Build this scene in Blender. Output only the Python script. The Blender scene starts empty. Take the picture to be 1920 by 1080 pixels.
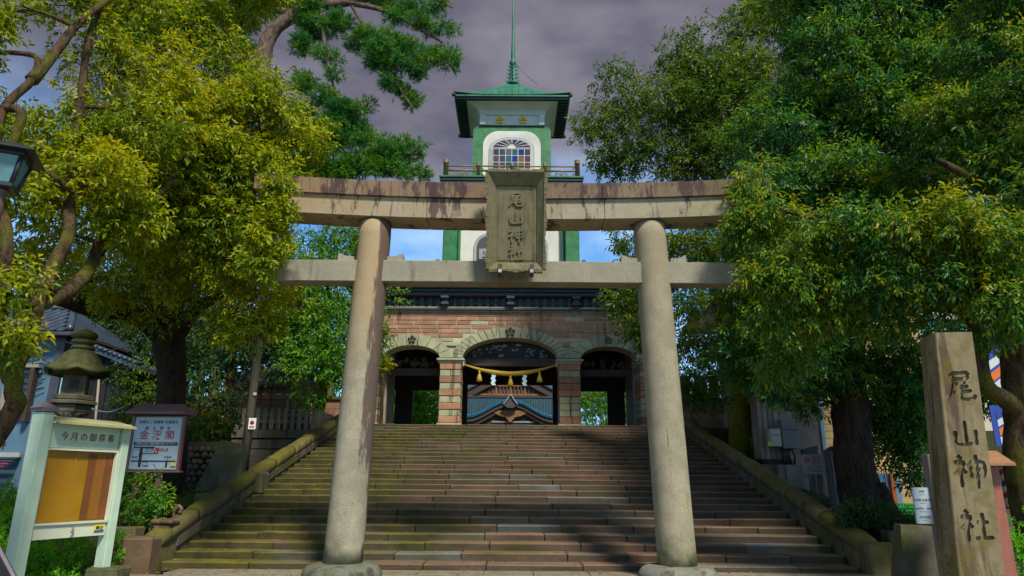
import bpy, bmesh, math, random
import numpy as np
from mathutils import Vector, Matrix, noise as mnoise

random.seed(7)
rng = np.random.default_rng(7)
SC = bpy.context.scene
COL = SC.collection
R = math.radians
PI = math.pi

# ------------------------------------------------------------------ camera
PITCH, ROLL, EYE, FPX = R(15.7), R(0.4), 1.6, 1280.0
cam_d = bpy.data.cameras.new('camera')
cam_d.lens = 24.0; cam_d.sensor_width = 36.0; cam_d.clip_end = 3000; cam_d.clip_start = 0.05
cam = bpy.data.objects.new('camera', cam_d); COL.objects.link(cam)
cam.matrix_world = (Matrix.Translation((0, 0, EYE)) @ Matrix.Rotation(PI/2 + PITCH, 4, 'X') @ Matrix.Rotation(ROLL, 4, 'Z'))
SC.camera = cam

# ------------------------------------------------------------------ world
SUN_EL, SUN_AZ = R(50), R(26)          # azimuth measured from straight behind the camera towards the right
world = bpy.data.worlds.new('World'); SC.world = world; world.use_nodes = True
wt = world.node_tree; wn, wl = wt.nodes, wt.links
for n_ in list(wn): wn.remove(n_)
w_out = wn.new('ShaderNodeOutputWorld'); w_bg = wn.new('ShaderNodeBackground'); w_bg.inputs[1].default_value = 0.15
w_sky = wn.new('ShaderNodeTexSky'); w_sky.sky_type = 'NISHITA'; w_sky.sun_disc = False
w_sky.sun_elevation = SUN_EL; w_sky.sun_rotation = PI - SUN_AZ
w_tc = wn.new('ShaderNodeTexCoord'); w_sep = wn.new('ShaderNodeSeparateXYZ')
wl.new(w_tc.outputs['Generated'], w_sep.inputs[0])
w_map = wn.new('ShaderNodeMapping'); w_map.inputs['Scale'].default_value = (1, 1, 2.2); wl.new(w_tc.outputs['Generated'], w_map.inputs[0])
w_n1 = wn.new('ShaderNodeTexNoise'); w_n1.inputs['Scale'].default_value = 3.2; w_n1.inputs['Detail'].default_value = 6; wl.new(w_map.outputs[0], w_n1.inputs['Vector'])
w_n2 = wn.new('ShaderNodeTexNoise'); w_n2.inputs['Scale'].default_value = 7; w_n2.inputs['Detail'].default_value = 5; wl.new(w_map.outputs[0], w_n2.inputs['Vector'])
w_a = wn.new('ShaderNodeMath'); w_a.operation = 'MULTIPLY_ADD'; wl.new(w_n1.outputs[0], w_a.inputs[0]); w_a.inputs[1].default_value = 0.22; wl.new(w_sep.outputs[2], w_a.inputs[2])
w_mask = wn.new('ShaderNodeMapRange'); w_mask.interpolation_type = 'SMOOTHSTEP'; wl.new(w_a.outputs[0], w_mask.inputs[0])
w_mask.inputs[1].default_value = 0.45; w_mask.inputs[2].default_value = 0.58; w_mask.inputs[3].default_value = 0.0; w_mask.inputs[4].default_value = 0.97
w_cl = wn.new('ShaderNodeValToRGB'); wl.new(w_n2.outputs[0], w_cl.inputs[0])
w_cl.color_ramp.elements[0].position = 0.32; w_cl.color_ramp.elements[0].color = (0.50, 0.48, 0.66, 1)
w_cl.color_ramp.elements[1].position = 0.68; w_cl.color_ramp.elements[1].color = (1.15, 1.06, 1.28, 1)
w_wsp = wn.new('ShaderNodeMapRange'); wl.new(w_n2.outputs[0], w_wsp.inputs[0])
w_wsp.inputs[1].default_value = 0.40; w_wsp.inputs[2].default_value = 0.75; w_wsp.inputs[3].default_value = 0.0; w_wsp.inputs[4].default_value = 0.6
w_m0 = wn.new('ShaderNodeMixRGB'); wl.new(w_wsp.outputs[0], w_m0.inputs[0]); w_m0.inputs[2].default_value = (3.4, 4.5, 5.5, 1)
w_sat = wn.new('ShaderNodeMixRGB'); w_sat.blend_type = 'MULTIPLY'; w_sat.inputs[0].default_value = 1; wl.new(w_sky.outputs[0], w_sat.inputs[1]); w_sat.inputs[2].default_value = (0.36, 0.68, 0.95, 1)
wl.new(w_sat.outputs[0], w_m0.inputs[1])
w_m1 = wn.new('ShaderNodeMixRGB'); wl.new(w_mask.outputs[0], w_m1.inputs[0]); wl.new(w_m0.outputs[0], w_m1.inputs[1]); wl.new(w_cl.outputs[0], w_m1.inputs[2])
wl.new(w_m1.outputs[0], w_bg.inputs[0]); wl.new(w_bg.outputs[0], w_out.inputs[0])

sun_d = bpy.data.lights.new('sun', 'SUN'); sun_d.energy = 3.3; sun_d.angle = R(9); sun_d.color = (1.0, 0.93, 0.80)
sun = bpy.data.objects.new('sun', sun_d); COL.objects.link(sun)
SUN_TO = Vector((math.sin(SUN_AZ)*math.cos(SUN_EL), -math.cos(SUN_AZ)*math.cos(SUN_EL), math.sin(SUN_EL)))
sun.rotation_euler = SUN_TO.to_track_quat('Z', 'Y').to_euler(); sun.location = (20, -20, 40)

vs = SC.view_settings; SC.display_settings.display_device = 'sRGB'
vs.view_transform = 'Standard'; vs.look = 'None'; vs.gamma = 1; vs.exposure = 0.58; vs.use_curve_mapping = False
SC.cycles.max_bounces = 6; SC.cycles.diffuse_bounces = 3; SC.cycles.glossy_bounces = 2; SC.cycles.transmission_bounces = 3
SC.cycles.use_denoising = True

# pixel of the photograph + a depth -> a point of the place
def at(px, py, Y):
    a, b = (px-960)/FPX, (540-py)/FPX
    cr, sr = math.cos(ROLL), math.sin(ROLL)
    cx, cz = a*cr - b*sr, a*sr + b*cr
    d = Vector((cx, math.cos(PITCH) - cz*math.sin(PITCH), math.sin(PITCH) + cz*math.cos(PITCH)))
    s = Y/d.y
    return Vector((d.x*s, Y, EYE + d.z*s))
def zy(py, Y):                    # height of an axis point seen in row py at depth Y
    return at(960, py, Y).z
def px_m(py, Y): return (at(961, py, Y) - at(960, py, Y)).x     # metres a pixel

# ------------------------------------------------------------------ materials
class Nd:
    def __init__(s, name):
        s.m = bpy.data.materials.new(name); s.m.use_nodes = True
        s.t = s.m.node_tree; s.b = s.t.nodes['Principled BSDF']; s.out = s.t.nodes['Material Output']
    def n(s, t): return s.t.nodes.new(t)
    def put(s, sock, v):
        if isinstance(v, bpy.types.NodeSocket): s.t.links.new(v, sock)
        elif v is not None:
            if isinstance(v, (tuple, list)) and len(v) == 3 and sock.type == 'RGBA': v = (*v, 1)
            sock.default_value = v
    def pos(s, scale=(1, 1, 1)):
        g = s.n('ShaderNodeNewGeometry'); mp = s.n('ShaderNodeMapping'); s.put(mp.inputs['Scale'], scale)
        s.put(mp.inputs[0], g.outputs['Position']); return mp.outputs[0]
    def noise(s, scale, detail=4, vec=None, rough=0.55, dist=0.0):
        k = s.n('ShaderNodeTexNoise'); k.inputs['Scale'].default_value = scale; k.inputs['Detail'].default_value = detail
        k.inputs['Roughness'].default_value = rough; k.inputs['Distortion'].default_value = dist
        s.put(k.inputs['Vector'], vec if vec is not None else s.pos()); return k.outputs[0]
    def rng(s, v, a, b, c=0.0, d=1.0):
        k = s.n('ShaderNodeMapRange'); s.put(k.inputs[0], v); k.inputs[1].default_value = a; k.inputs[2].default_value = b
        k.inputs[3].default_value = c; k.inputs[4].default_value = d; return k.outputs[0]
    def mix(s, f, a, b, mode='MIX'):
        k = s.n('ShaderNodeMixRGB'); k.blend_type = mode; s.put(k.inputs[0], f); s.put(k.inputs[1], a); s.put(k.inputs[2], b); return k.outputs[0]
    def math(s, op, a, b=None):
        k = s.n('ShaderNodeMath'); k.operation = op; s.put(k.inputs[0], a); s.put(k.inputs[1], b); return k.outputs[0]
    def ramp(s, f, *els):
        k = s.n('ShaderNodeValToRGB'); s.put(k.inputs[0], f); r = k.color_ramp
        while len(r.elements) < len(els): r.elements.new(0.5)
        for e, (p, c) in zip(r.elements, els): e.position = p; e.color = (*c, 1)
        return k.outputs[0]
    def rand(s): return s.n('ShaderNodeObjectInfo').outputs['Random']
    def attr(s, name): k = s.n('ShaderNodeAttribute'); k.attribute_name = name; return k.outputs['Fac']
    def nz(s):
        g = s.n('ShaderNodeNewGeometry'); x = s.n('ShaderNodeSeparateXYZ'); s.put(x.inputs[0], g.outputs['Normal']); return x.outputs[2]
    def sep(s):
        g = s.n('ShaderNodeNewGeometry'); x = s.n('ShaderNodeSeparateXYZ'); s.put(x.inputs[0], g.outputs['Position']); return x.outputs
    def bump(s, h, strength=0.4, dist=0.02):
        k = s.n('ShaderNodeBump'); k.inputs['Strength'].default_value = strength; k.inputs['Distance'].default_value = dist
        s.put(k.inputs['Height'], h); s.put(s.b.inputs['Normal'], k.outputs[0])
    def done(s, col, rough=0.8, metal=0.0, spec=None):
        s.put(s.b.inputs['Base Color'], col); s.put(s.b.inputs['Roughness'], rough); s.b.inputs['Metallic'].default_value = metal
        if spec is not None: s.b.inputs['Specular IOR Level'].default_value = spec
        return s.m

M = {}
def plain(name, col, rough=0.6, var=0.18, metal=0.0, scale=6, bump=0.15, dirt=0.35, spec=None, grain=(1, 1, 1)):
    k = Nd(name); n1 = k.noise(scale, 5, k.pos(grain)); n2 = k.noise(scale*0.25, 3)
    c = k.mix(k.rng(n1, 0.3, 0.7), tuple(v*(1-var) for v in col), tuple(min(1, v*(1+var)) for v in col))
    c = k.mix(k.rng(n2, 0.5, 0.75, 0, dirt), c, tuple(v*0.35 for v in col))
    c = k.mix(k.rng(k.rand(), 0, 1, 0, 0.22), c, tuple(v*0.55 for v in col))
    k.bump(n1, bump, 0.01); M[name] = k.done(c, k.rng(n1, 0.2, 0.8, rough-0.08, min(1, rough+0.12)), metal, spec); return M[name]
def stone(name, col, col2, moss=0.3, mosscol=(0.10, 0.105, 0.010), stain=0.4, staincol=(0.05, 0.036, 0.030), speck=0.5, scale=1.0, bump=0.5, moss_up=0.0, tint=0.35, streak=(2.2, 2.2, 0.22)):
    k = Nd(name)
    big = k.noise(0.55*scale, 4); mid = k.noise(3.2*scale, 6); fine = k.noise(60*scale, 3); stn = k.noise(1.5*scale, 5, k.pos(streak), 0.6)
    c = k.mix(k.rng(mid, 0.32, 0.68), col, col2)
    c = k.mix(k.rng(k.rand(), 0, 1, 0, tint), c, tuple(v*0.5 for v in col2))
    c = k.mix(k.rng(fine, 0.38, 0.62, 0.5*speck, 0), c, tuple(v*0.28 for v in col))
    c = k.mix(k.rng(fine, 0.60, 0.72, 0, 0.5*speck), c, tuple(min(1, v*1.8) for v in col))
    c = k.mix(k.rng(stn, 0.64-0.2*stain, 0.70-0.12*stain, 0, min(1, 0.35+stain)), c, staincol)
    mm = k.math('ADD', k.math('MULTIPLY', big, 0.6), k.math('MULTIPLY', mid, 0.4))
    if moss_up: mm = k.math('ADD', mm, k.math('MULTIPLY', k.nz(), moss_up))
    c = k.mix(k.rng(mm, 0.62-0.28*moss, 0.74-0.26*moss, 0, min(1, moss*1.5)), c, k.mix(k.rng(fine, 0.35, 0.65), tuple(v*0.45 for v in mosscol), tuple(v*1.25 for v in mosscol)))
    k.bump(k.math('ADD', k.math('MULTIPLY', fine, 0.35), mid), bump, 0.02)
    M[name] = k.done(c, 0.88, 0, 0.3); return M[name]

GR = (0.40, 0.365, 0.265); GR2 = (0.30, 0.285, 0.215)
stone('granite', GR, GR2, moss=0.12, mosscol=(0.16, 0.16, 0.07), stain=0.10, speck=0.75)
stone('granite_weathered', (0.42, 0.34, 0.235), (0.33, 0.265, 0.185), moss=0.12, mosscol=(0.12, 0.11, 0.05), stain=0.72, staincol=(0.065, 0.042, 0.040), speck=0.6, streak=(3.2, 3.2, 0.35))
stone('granite_cap', (0.26, 0.20, 0.135), (0.15, 0.105, 0.08), moss=0.35, mosscol=(0.10, 0.09, 0.035), stain=0.9, staincol=(0.045, 0.028, 0.028), speck=0.5, streak=(5, 5, 0.4))
stone('granite_plinth', (0.24, 0.24, 0.20), (0.14, 0.15, 0.11), moss=0.5, mosscol=(0.09, 0.12, 0.03), stain=0.5)
stone('plaque_stone', (0.19, 0.17, 0.095), (0.135, 0.125, 0.065), moss=0.35, mosscol=(0.15, 0.14, 0.035), stain=0.25, speck=0.4, scale=2)
stone('post_stone', (0.30, 0.24, 0.135), (0.20, 0.165, 0.09), moss=0.46, mosscol=(0.15, 0.125, 0.015), stain=0.55, staincol=(0.075, 0.045, 0.03), speck=0.5, scale=1.7)
stone('brick_red', (0.50, 0.275, 0.165), (0.34, 0.185, 0.115), moss=0.15, mosscol=(0.16, 0.14, 0.04), stain=0.3, staincol=(0.06, 0.03, 0.022), speck=0.3, tint=0.6, bump=0.3)
stone('tuff_green', (0.47, 0.46, 0.30), (0.34, 0.37, 0.24), moss=0.25, mosscol=(0.18, 0.17, 0.04), stain=0.3, speck=0.3, tint=0.35, bump=0.3)
stone('mortar', (0.62, 0.54, 0.36), (0.48, 0.42, 0.28), moss=0.1, stain=0.2, speck=0.2)
stone('moss_stone', (0.20, 0.155, 0.08), (0.14, 0.115, 0.055), moss=0.52, mosscol=(0.115, 0.115, 0.006), stain=0.5, staincol=(0.04, 0.045, 0.012), speck=0.4, moss_up=0.12)
stone('crest_stone', (0.20, 0.17, 0.13), (0.14, 0.12, 0.09), moss=0.1, stain=0.2)
stone('wall_stone', (0.15, 0.13, 0.095), (0.08, 0.072, 0.055), moss=0.5, mosscol=(0.07, 0.09, 0.012), stain=0.5)
stone('plinth_stone', (0.19, 0.155, 0.115), (0.12, 0.10, 0.075), moss=0.35, stain=0.4)
stone('fence_stone', (0.27, 0.245, 0.20), (0.19, 0.175, 0.14), moss=0.2, stain=0.25)
stone('lantern_stone', (0.16, 0.145, 0.105), (0.10, 0.095, 0.065), moss=0.35, mosscol=(0.09, 0.11, 0.012), stain=0.4)
stone('lantern_moss', (0.13, 0.14, 0.05), (0.08, 0.085, 0.035), moss=0.7, mosscol=(0.055, 0.065, 0.012), stain=0.3, scale=2)
stone('concrete', (0.30, 0.29, 0.27), (0.20, 0.20, 0.18), moss=0.25, stain=0.8, staincol=(0.06, 0.055, 0.05), speck=0.2)
stone('plaster_old', (0.34, 0.26, 0.22), (0.26, 0.20, 0.18), moss=0.05, stain=0.5, staincol=(0.10, 0.07, 0.06), speck=0.15)
stone('newel_brown', (0.20, 0.13, 0.07), (0.13, 0.085, 0.045), moss=0.3, stain=0.4)
stone('paving', (0.30, 0.26, 0.19), (0.22, 0.19, 0.14), moss=0.25, stain=0.2, speck=0.4, streak=(1.5, 1.5, 1.5))
stone('soil', (0.07, 0.055, 0.03), (0.035, 0.03, 0.018), moss=0.55, mosscol=(0.05, 0.07, 0.010), stain=0.1)

# stair stone: sandstone treads, moss thickest on the left of the flight
def stair_mat():
    k = Nd('stair_stone'); x = k.sep()
    mid = k.noise(2.6, 6); fine = k.noise(45, 3); big = k.noise(0.45, 4); pat = k.noise(1.1, 5, k.pos((0.7, 1, 2.0)))
    c = k.ramp(k.rand(), (0.0, (0.25, 0.145, 0.09)), (0.45, (0.225, 0.145, 0.095)), (0.78, (0.20, 0.145, 0.095)), (0.90, (0.22, 0.19, 0.14)), (1.0, (0.24, 0.25, 0.24)))
    c = k.mix(k.rng(mid, 0.35, 0.68, 0, 0.6), c, k.mix(1.0, c, (0.5, 0.5, 0.5), 'MULTIPLY'))
    c = k.mix(k.rng(fine, 0.4, 0.55, 0.45, 0), c, (0.05, 0.04, 0.025))
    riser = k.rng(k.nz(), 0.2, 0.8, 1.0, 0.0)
    lm = k.math('ADD', k.math('MULTIPLY', big, 0.5), k.math('MULTIPLY', pat, 0.5))
    lm = k.math('ADD', lm, k.rng(x[0], -6, 1.5, 0.13, -0.085)); lm = k.math('ADD', lm, k.math('MULTIPLY', riser, 0.02))
    f = k.rng(lm, 0.45, 0.63, 0, 0.9)
    mc = k.mix(k.rng(mid, 0.35, 0.65), (0.045, 0.043, 0.005), (0.15, 0.14, 0.005))
    c = k.mix(f, c, mc)
    c = k.mix(k.math('MULTIPLY', riser, k.rng(pat, 0.36, 0.6, 0.72, 0.98)), c, k.mix(0.27, (0.016, 0.015, 0.007), c))  # risers painted darker by face direction, shade put into the colour
    k.bump(k.math('ADD', mid, k.math('MULTIPLY', fine, 0.3)), 0.55, 0.02)
    M['stair'] = k.done(c, 0.82, 0, 0.35)
stair_mat()

def patina(name, a, b, c_, rough=0.5, metal=0.0, lines=False):
    k = Nd(name); n1 = k.noise(2.2, 6); n2 = k.noise(14, 4, k.pos((1, 1, 0.25)))
    c = k.ramp(n1, (0.3, a), (0.55, b), (0.8, c_)); c = k.mix(k.rng(n2, 0.5, 0.72, 0, 0.55), c, tuple(v*0.3 for v in a))
    if lines:
        z = k.sep()[2]; w = k.math('FRACT', k.math('MULTIPLY', z, 2.1)); c = k.mix(k.rng(w, 0.0, 0.06, 0.5, 0), c, tuple(v*0.25 for v in a))
    k.bump(n2, 0.25, 0.01); M[name] = k.done(c, rough, metal)
patina('copper_green', (0.008, 0.115, 0.035), (0.022, 0.19, 0.062), (0.05, 0.22, 0.10), 0.5, lines=True)
patina('copper_roof', (0.010, 0.10, 0.065), (0.018, 0.17, 0.10), (0.05, 0.20, 0.13), 0.55)
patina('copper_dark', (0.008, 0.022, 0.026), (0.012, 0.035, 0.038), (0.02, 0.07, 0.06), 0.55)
patina('bronze_rail', (0.15, 0.10, 0.045), (0.24, 0.17, 0.08), (0.12, 0.13, 0.07), 0.5)
patina('roof_blue', (0.003, 0.028, 0.045), (0.004, 0.045, 0.07), (0.008, 0.06, 0.085), 0.75)
patina('roof_blue_edge', (0.012, 0.13, 0.28), (0.02, 0.20, 0.40), (0.06, 0.28, 0.45), 0.4)
patina('roof_tile', (0.030, 0.045, 0.07), (0.045, 0.07, 0.11), (0.08, 0.12, 0.17), 0.3)
plain('white_plaster', (0.66, 0.66, 0.60), 0.7, 0.08, scale=3, dirt=0.5)
plain('white_cove', (0.58, 0.60, 0.50), 0.7, 0.06, scale=3, dirt=0.35)
plain('carving_grey', (0.30, 0.31, 0.33), 0.6, 0.25, scale=8)
plain('frame_grey', (0.36, 0.37, 0.36), 0.5, 0.1)
plain('gold', (0.95, 0.60, 0.03), 0.35, 0.1, metal=0.0, dirt=0.05)
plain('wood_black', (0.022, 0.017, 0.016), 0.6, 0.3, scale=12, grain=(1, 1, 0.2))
plain('wood_cornice', (0.055, 0.050, 0.060), 0.6, 0.3, scale=9)
plain('wood_dark', (0.055, 0.036, 0.028), 0.65, 0.3, scale=12)
plain('wood_warm', (0.22, 0.105, 0.045), 0.6, 0.3, scale=10)
plain('wood_pale', (0.30, 0.25, 0.21), 0.7, 0.2, scale=14, grain=(1, 1, 0.15))
plain('ceiling_wood', (0.035, 0.025, 0.02), 0.7, 0.3)
plain('straw', (0.50, 0.36, 0.04), 0.8, 0.3, scale=30, dirt=0.1, bump=0.5)
plain('paper', (0.62, 0.78, 0.82), 0.6, 0.04, dirt=0.0)
plain('kiosk_paint', (0.48, 0.63, 0.47), 0.5, 0.10, scale=4, dirt=0.35)
plain('kiosk_white', (0.62, 0.66, 0.50), 0.55, 0.06, scale=3, dirt=0.4)
plain('kiosk_cap', (0.17, 0.14, 0.16), 0.6, 0.15)
plain('kiosk_roof', (0.42, 0.40, 0.20), 0.6, 0.15, scale=18)
plain('print_brown', (0.36, 0.20, 0.05), 0.6, 0.1)
plain('print_letter_brown', (0.20, 0.09, 0.02), 0.6, 0.1)
plain('print_black', (0.018, 0.018, 0.020), 0.6, 0.1)
plain('print_red', (0.36, 0.015, 0.02), 0.6, 0.1)
plain('print_white', (0.75, 0.75, 0.75), 0.6, 0.03, dirt=0.05)
plain('print_gold', (0.60, 0.36, 0.03), 0.5, 0.1)
plain('sticker_yellow', (0.75, 0.62, 0.03), 0.4, 0.05, dirt=0.05)
plain('sticker_blue', (0.03, 0.10, 0.40), 0.4, 0.05)
plain('sign_board', (0.40, 0.49, 0.55), 0.4, 0.05, dirt=0.15)
plain('sign_maroon', (0.16, 0.085, 0.085), 0.6, 0.12, scale=20)
plain('sign_purple', (0.24, 0.22, 0.26), 0.5, 0.06)
plain('steel_brown', (0.20, 0.085, 0.075), 0.45, 0.08)
plain('lamp_black', (0.018, 0.020, 0.026), 0.35, 0.15)
plain('lamp_brown', (0.13, 0.07, 0.075), 0.4, 0.1)
plain('pole_concrete', (0.12, 0.11, 0.075), 0.75, 0.15, scale=10)
plain('house_blue', (0.085, 0.17, 0.25), 0.7, 0.10, scale=2, dirt=0.25)
plain('house_black', (0.013, 0.013, 0.016), 0.6, 0.3, grain=(6, 1, 0.1), scale=5)
plain('house_trim', (0.05, 0.055, 0.075), 0.5, 0.2)
plain('awning_red', (0.20, 0.05, 0.10), 0.5, 0.15)
plain('siding', (0.40, 0.27, 0.11), 0.6, 0.10, scale=5, dirt=0.15)
plain('wall_cream', (0.55, 0.50, 0.38), 0.7, 0.1, scale=1.5)
plain('wall_teal', (0.28, 0.55, 0.52), 0.7, 0.1, scale=1.5)
plain('cabinet_grey', (0.17, 0.17, 0.17), 0.5, 0.1)
plain('cabinet_cream', (0.45, 0.47, 0.42), 0.5, 0.08)
plain('cable', (0.012, 0.012, 0.014), 0.5, 0.1)
plain('pipe_blue', (0.25, 0.45, 0.60), 0.4, 0.1)
plain('banner_blue', (0.015, 0.06, 0.36), 0.7, 0.1)
plain('banner_orange', (0.70, 0.16, 0.02), 0.7, 0.1)
plain('banner_white', (0.60, 0.66, 0.68), 0.7, 0.06)
plain('barber_red', (0.50, 0.02, 0.05), 0.3, 0.05)
plain('barber_blue', (0.01, 0.05, 0.30), 0.3, 0.05)
plain('barber_white', (0.62, 0.55, 0.36), 0.3, 0.05)
plain('fence_green', (0.02, 0.45, 0.03), 0.5, 0.1)
plain('marker_dark', (0.045, 0.040, 0.050), 0.5, 0.2)
plain('marker_pale', (0.18, 0.16, 0.17), 0.5, 0.15)
plain('door_blue', (0.16, 0.36, 0.55), 0.5, 0.1)
plain('window_glass', (0.02, 0.025, 0.03), 0.08, 0.2, bump=0.0, spec=0.8)
plain('lamp_glass', (0.10, 0.24, 0.26), 0.12, 0.2, bump=0.0, spec=0.8)
for nm_, c_ in (('violet', (0.075, 0.05, 0.10)), ('plum', (0.11, 0.06, 0.07)), ('teal', (0.02, 0.13, 0.13)), ('blue', (0.01, 0.03, 0.25)), ('amber', (0.22, 0.12, 0.03)), ('navy', (0.03, 0.05, 0.12)), ('slate', (0.10, 0.12, 0.16))):
    plain('glass_'+nm_, c_, 0.12, 0.1, bump=0.0, dirt=0.05, spec=0.7)
def board_mat():
    k = Nd('noticeboard_cork'); n1 = k.noise(1.4, 4); n2 = k.noise(60, 3)
    c = k.mix(k.rng(n1, 0.35, 0.7), (0.36, 0.19, 0.004), (0.26, 0.115, 0.004)); c = k.mix(k.rng(n2, 0.5, 0.7, 0, 0.3), c, (0.14, 0.06, 0.003))
    M['board'] = k.done(c, 0.35, 0, 0.5)
board_mat()
plain('paper_brown', (0.17, 0.055, 0.010), 0.6, 0.15, scale=3)
plain('paper_amber', (0.27, 0.105, 0.008), 0.6, 0.15, scale=3)

def bark(name, a, b, moss=0.0, mosscol=(0.12, 0.12, 0.008)):
    k = Nd(name); n1 = k.noise(6, 6, k.pos((1.6, 1.6, 0.45)), 0.65, 0.6); n2 = k.noise(1.3, 4); n3 = k.noise(40, 3)
    c = k.mix(k.rng(n1, 0.38, 0.62), a, b); c = k.mix(k.rng(n3, 0.5, 0.7, 0, 0.35), c, tuple(v*1.8 for v in b))
    c = k.mix(k.rng(n2, 0.62-0.3*moss, 0.72-0.25*moss, 0, 0.95*min(1, moss*2)), c, k.mix(k.rng(n3, 0.35, 0.65), tuple(v*0.4 for v in mosscol), mosscol))
    k.bump(n1, 0.9, 0.05); M[name] = k.done(c, 0.9, 0, 0.2)
bark('bark_front', (0.018, 0.012, 0.008), (0.095, 0.062, 0.030), 0.45)
bark('bark_dark', (0.010, 0.007, 0.006), (0.042, 0.028, 0.019), 0.25, (0.06, 0.065, 0.012))
bark('bark_pine', (0.05, 0.03, 0.025), (0.19, 0.13, 0.10), 0.0)
bark('bark_moss', (0.10, 0.08, 0.02), (0.22, 0.19, 0.03), 0.95, (0.34, 0.34, 0.008))

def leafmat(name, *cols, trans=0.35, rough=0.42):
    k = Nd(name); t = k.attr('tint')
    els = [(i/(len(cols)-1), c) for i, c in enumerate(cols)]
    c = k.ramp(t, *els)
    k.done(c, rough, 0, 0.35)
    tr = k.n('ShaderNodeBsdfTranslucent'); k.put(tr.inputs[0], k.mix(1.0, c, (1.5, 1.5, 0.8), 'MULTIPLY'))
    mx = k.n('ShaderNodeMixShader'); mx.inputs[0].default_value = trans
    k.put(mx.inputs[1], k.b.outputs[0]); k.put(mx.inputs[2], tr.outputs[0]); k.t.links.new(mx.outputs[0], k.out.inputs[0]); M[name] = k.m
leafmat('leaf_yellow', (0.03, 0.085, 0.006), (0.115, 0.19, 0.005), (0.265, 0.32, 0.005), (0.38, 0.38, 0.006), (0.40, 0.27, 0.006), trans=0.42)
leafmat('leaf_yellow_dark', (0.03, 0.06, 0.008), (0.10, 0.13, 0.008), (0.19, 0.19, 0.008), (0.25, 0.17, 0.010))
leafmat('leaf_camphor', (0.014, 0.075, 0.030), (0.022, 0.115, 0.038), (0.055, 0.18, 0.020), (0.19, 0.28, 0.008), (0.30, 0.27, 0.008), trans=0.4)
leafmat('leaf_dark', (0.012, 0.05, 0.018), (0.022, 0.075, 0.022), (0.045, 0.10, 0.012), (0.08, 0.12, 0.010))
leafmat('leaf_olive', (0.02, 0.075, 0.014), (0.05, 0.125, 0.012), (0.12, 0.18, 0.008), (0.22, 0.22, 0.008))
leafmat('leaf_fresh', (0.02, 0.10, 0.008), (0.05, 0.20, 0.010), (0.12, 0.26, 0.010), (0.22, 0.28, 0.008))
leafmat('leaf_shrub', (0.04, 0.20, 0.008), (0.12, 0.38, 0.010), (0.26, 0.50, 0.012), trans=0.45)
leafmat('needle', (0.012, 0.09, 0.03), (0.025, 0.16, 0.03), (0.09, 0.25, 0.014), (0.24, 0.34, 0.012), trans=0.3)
leafmat('leaf_fallen', (0.28, 0.16, 0.02), (0.34, 0.28, 0.03), (0.20, 0.10, 0.02), trans=0.1)
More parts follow.
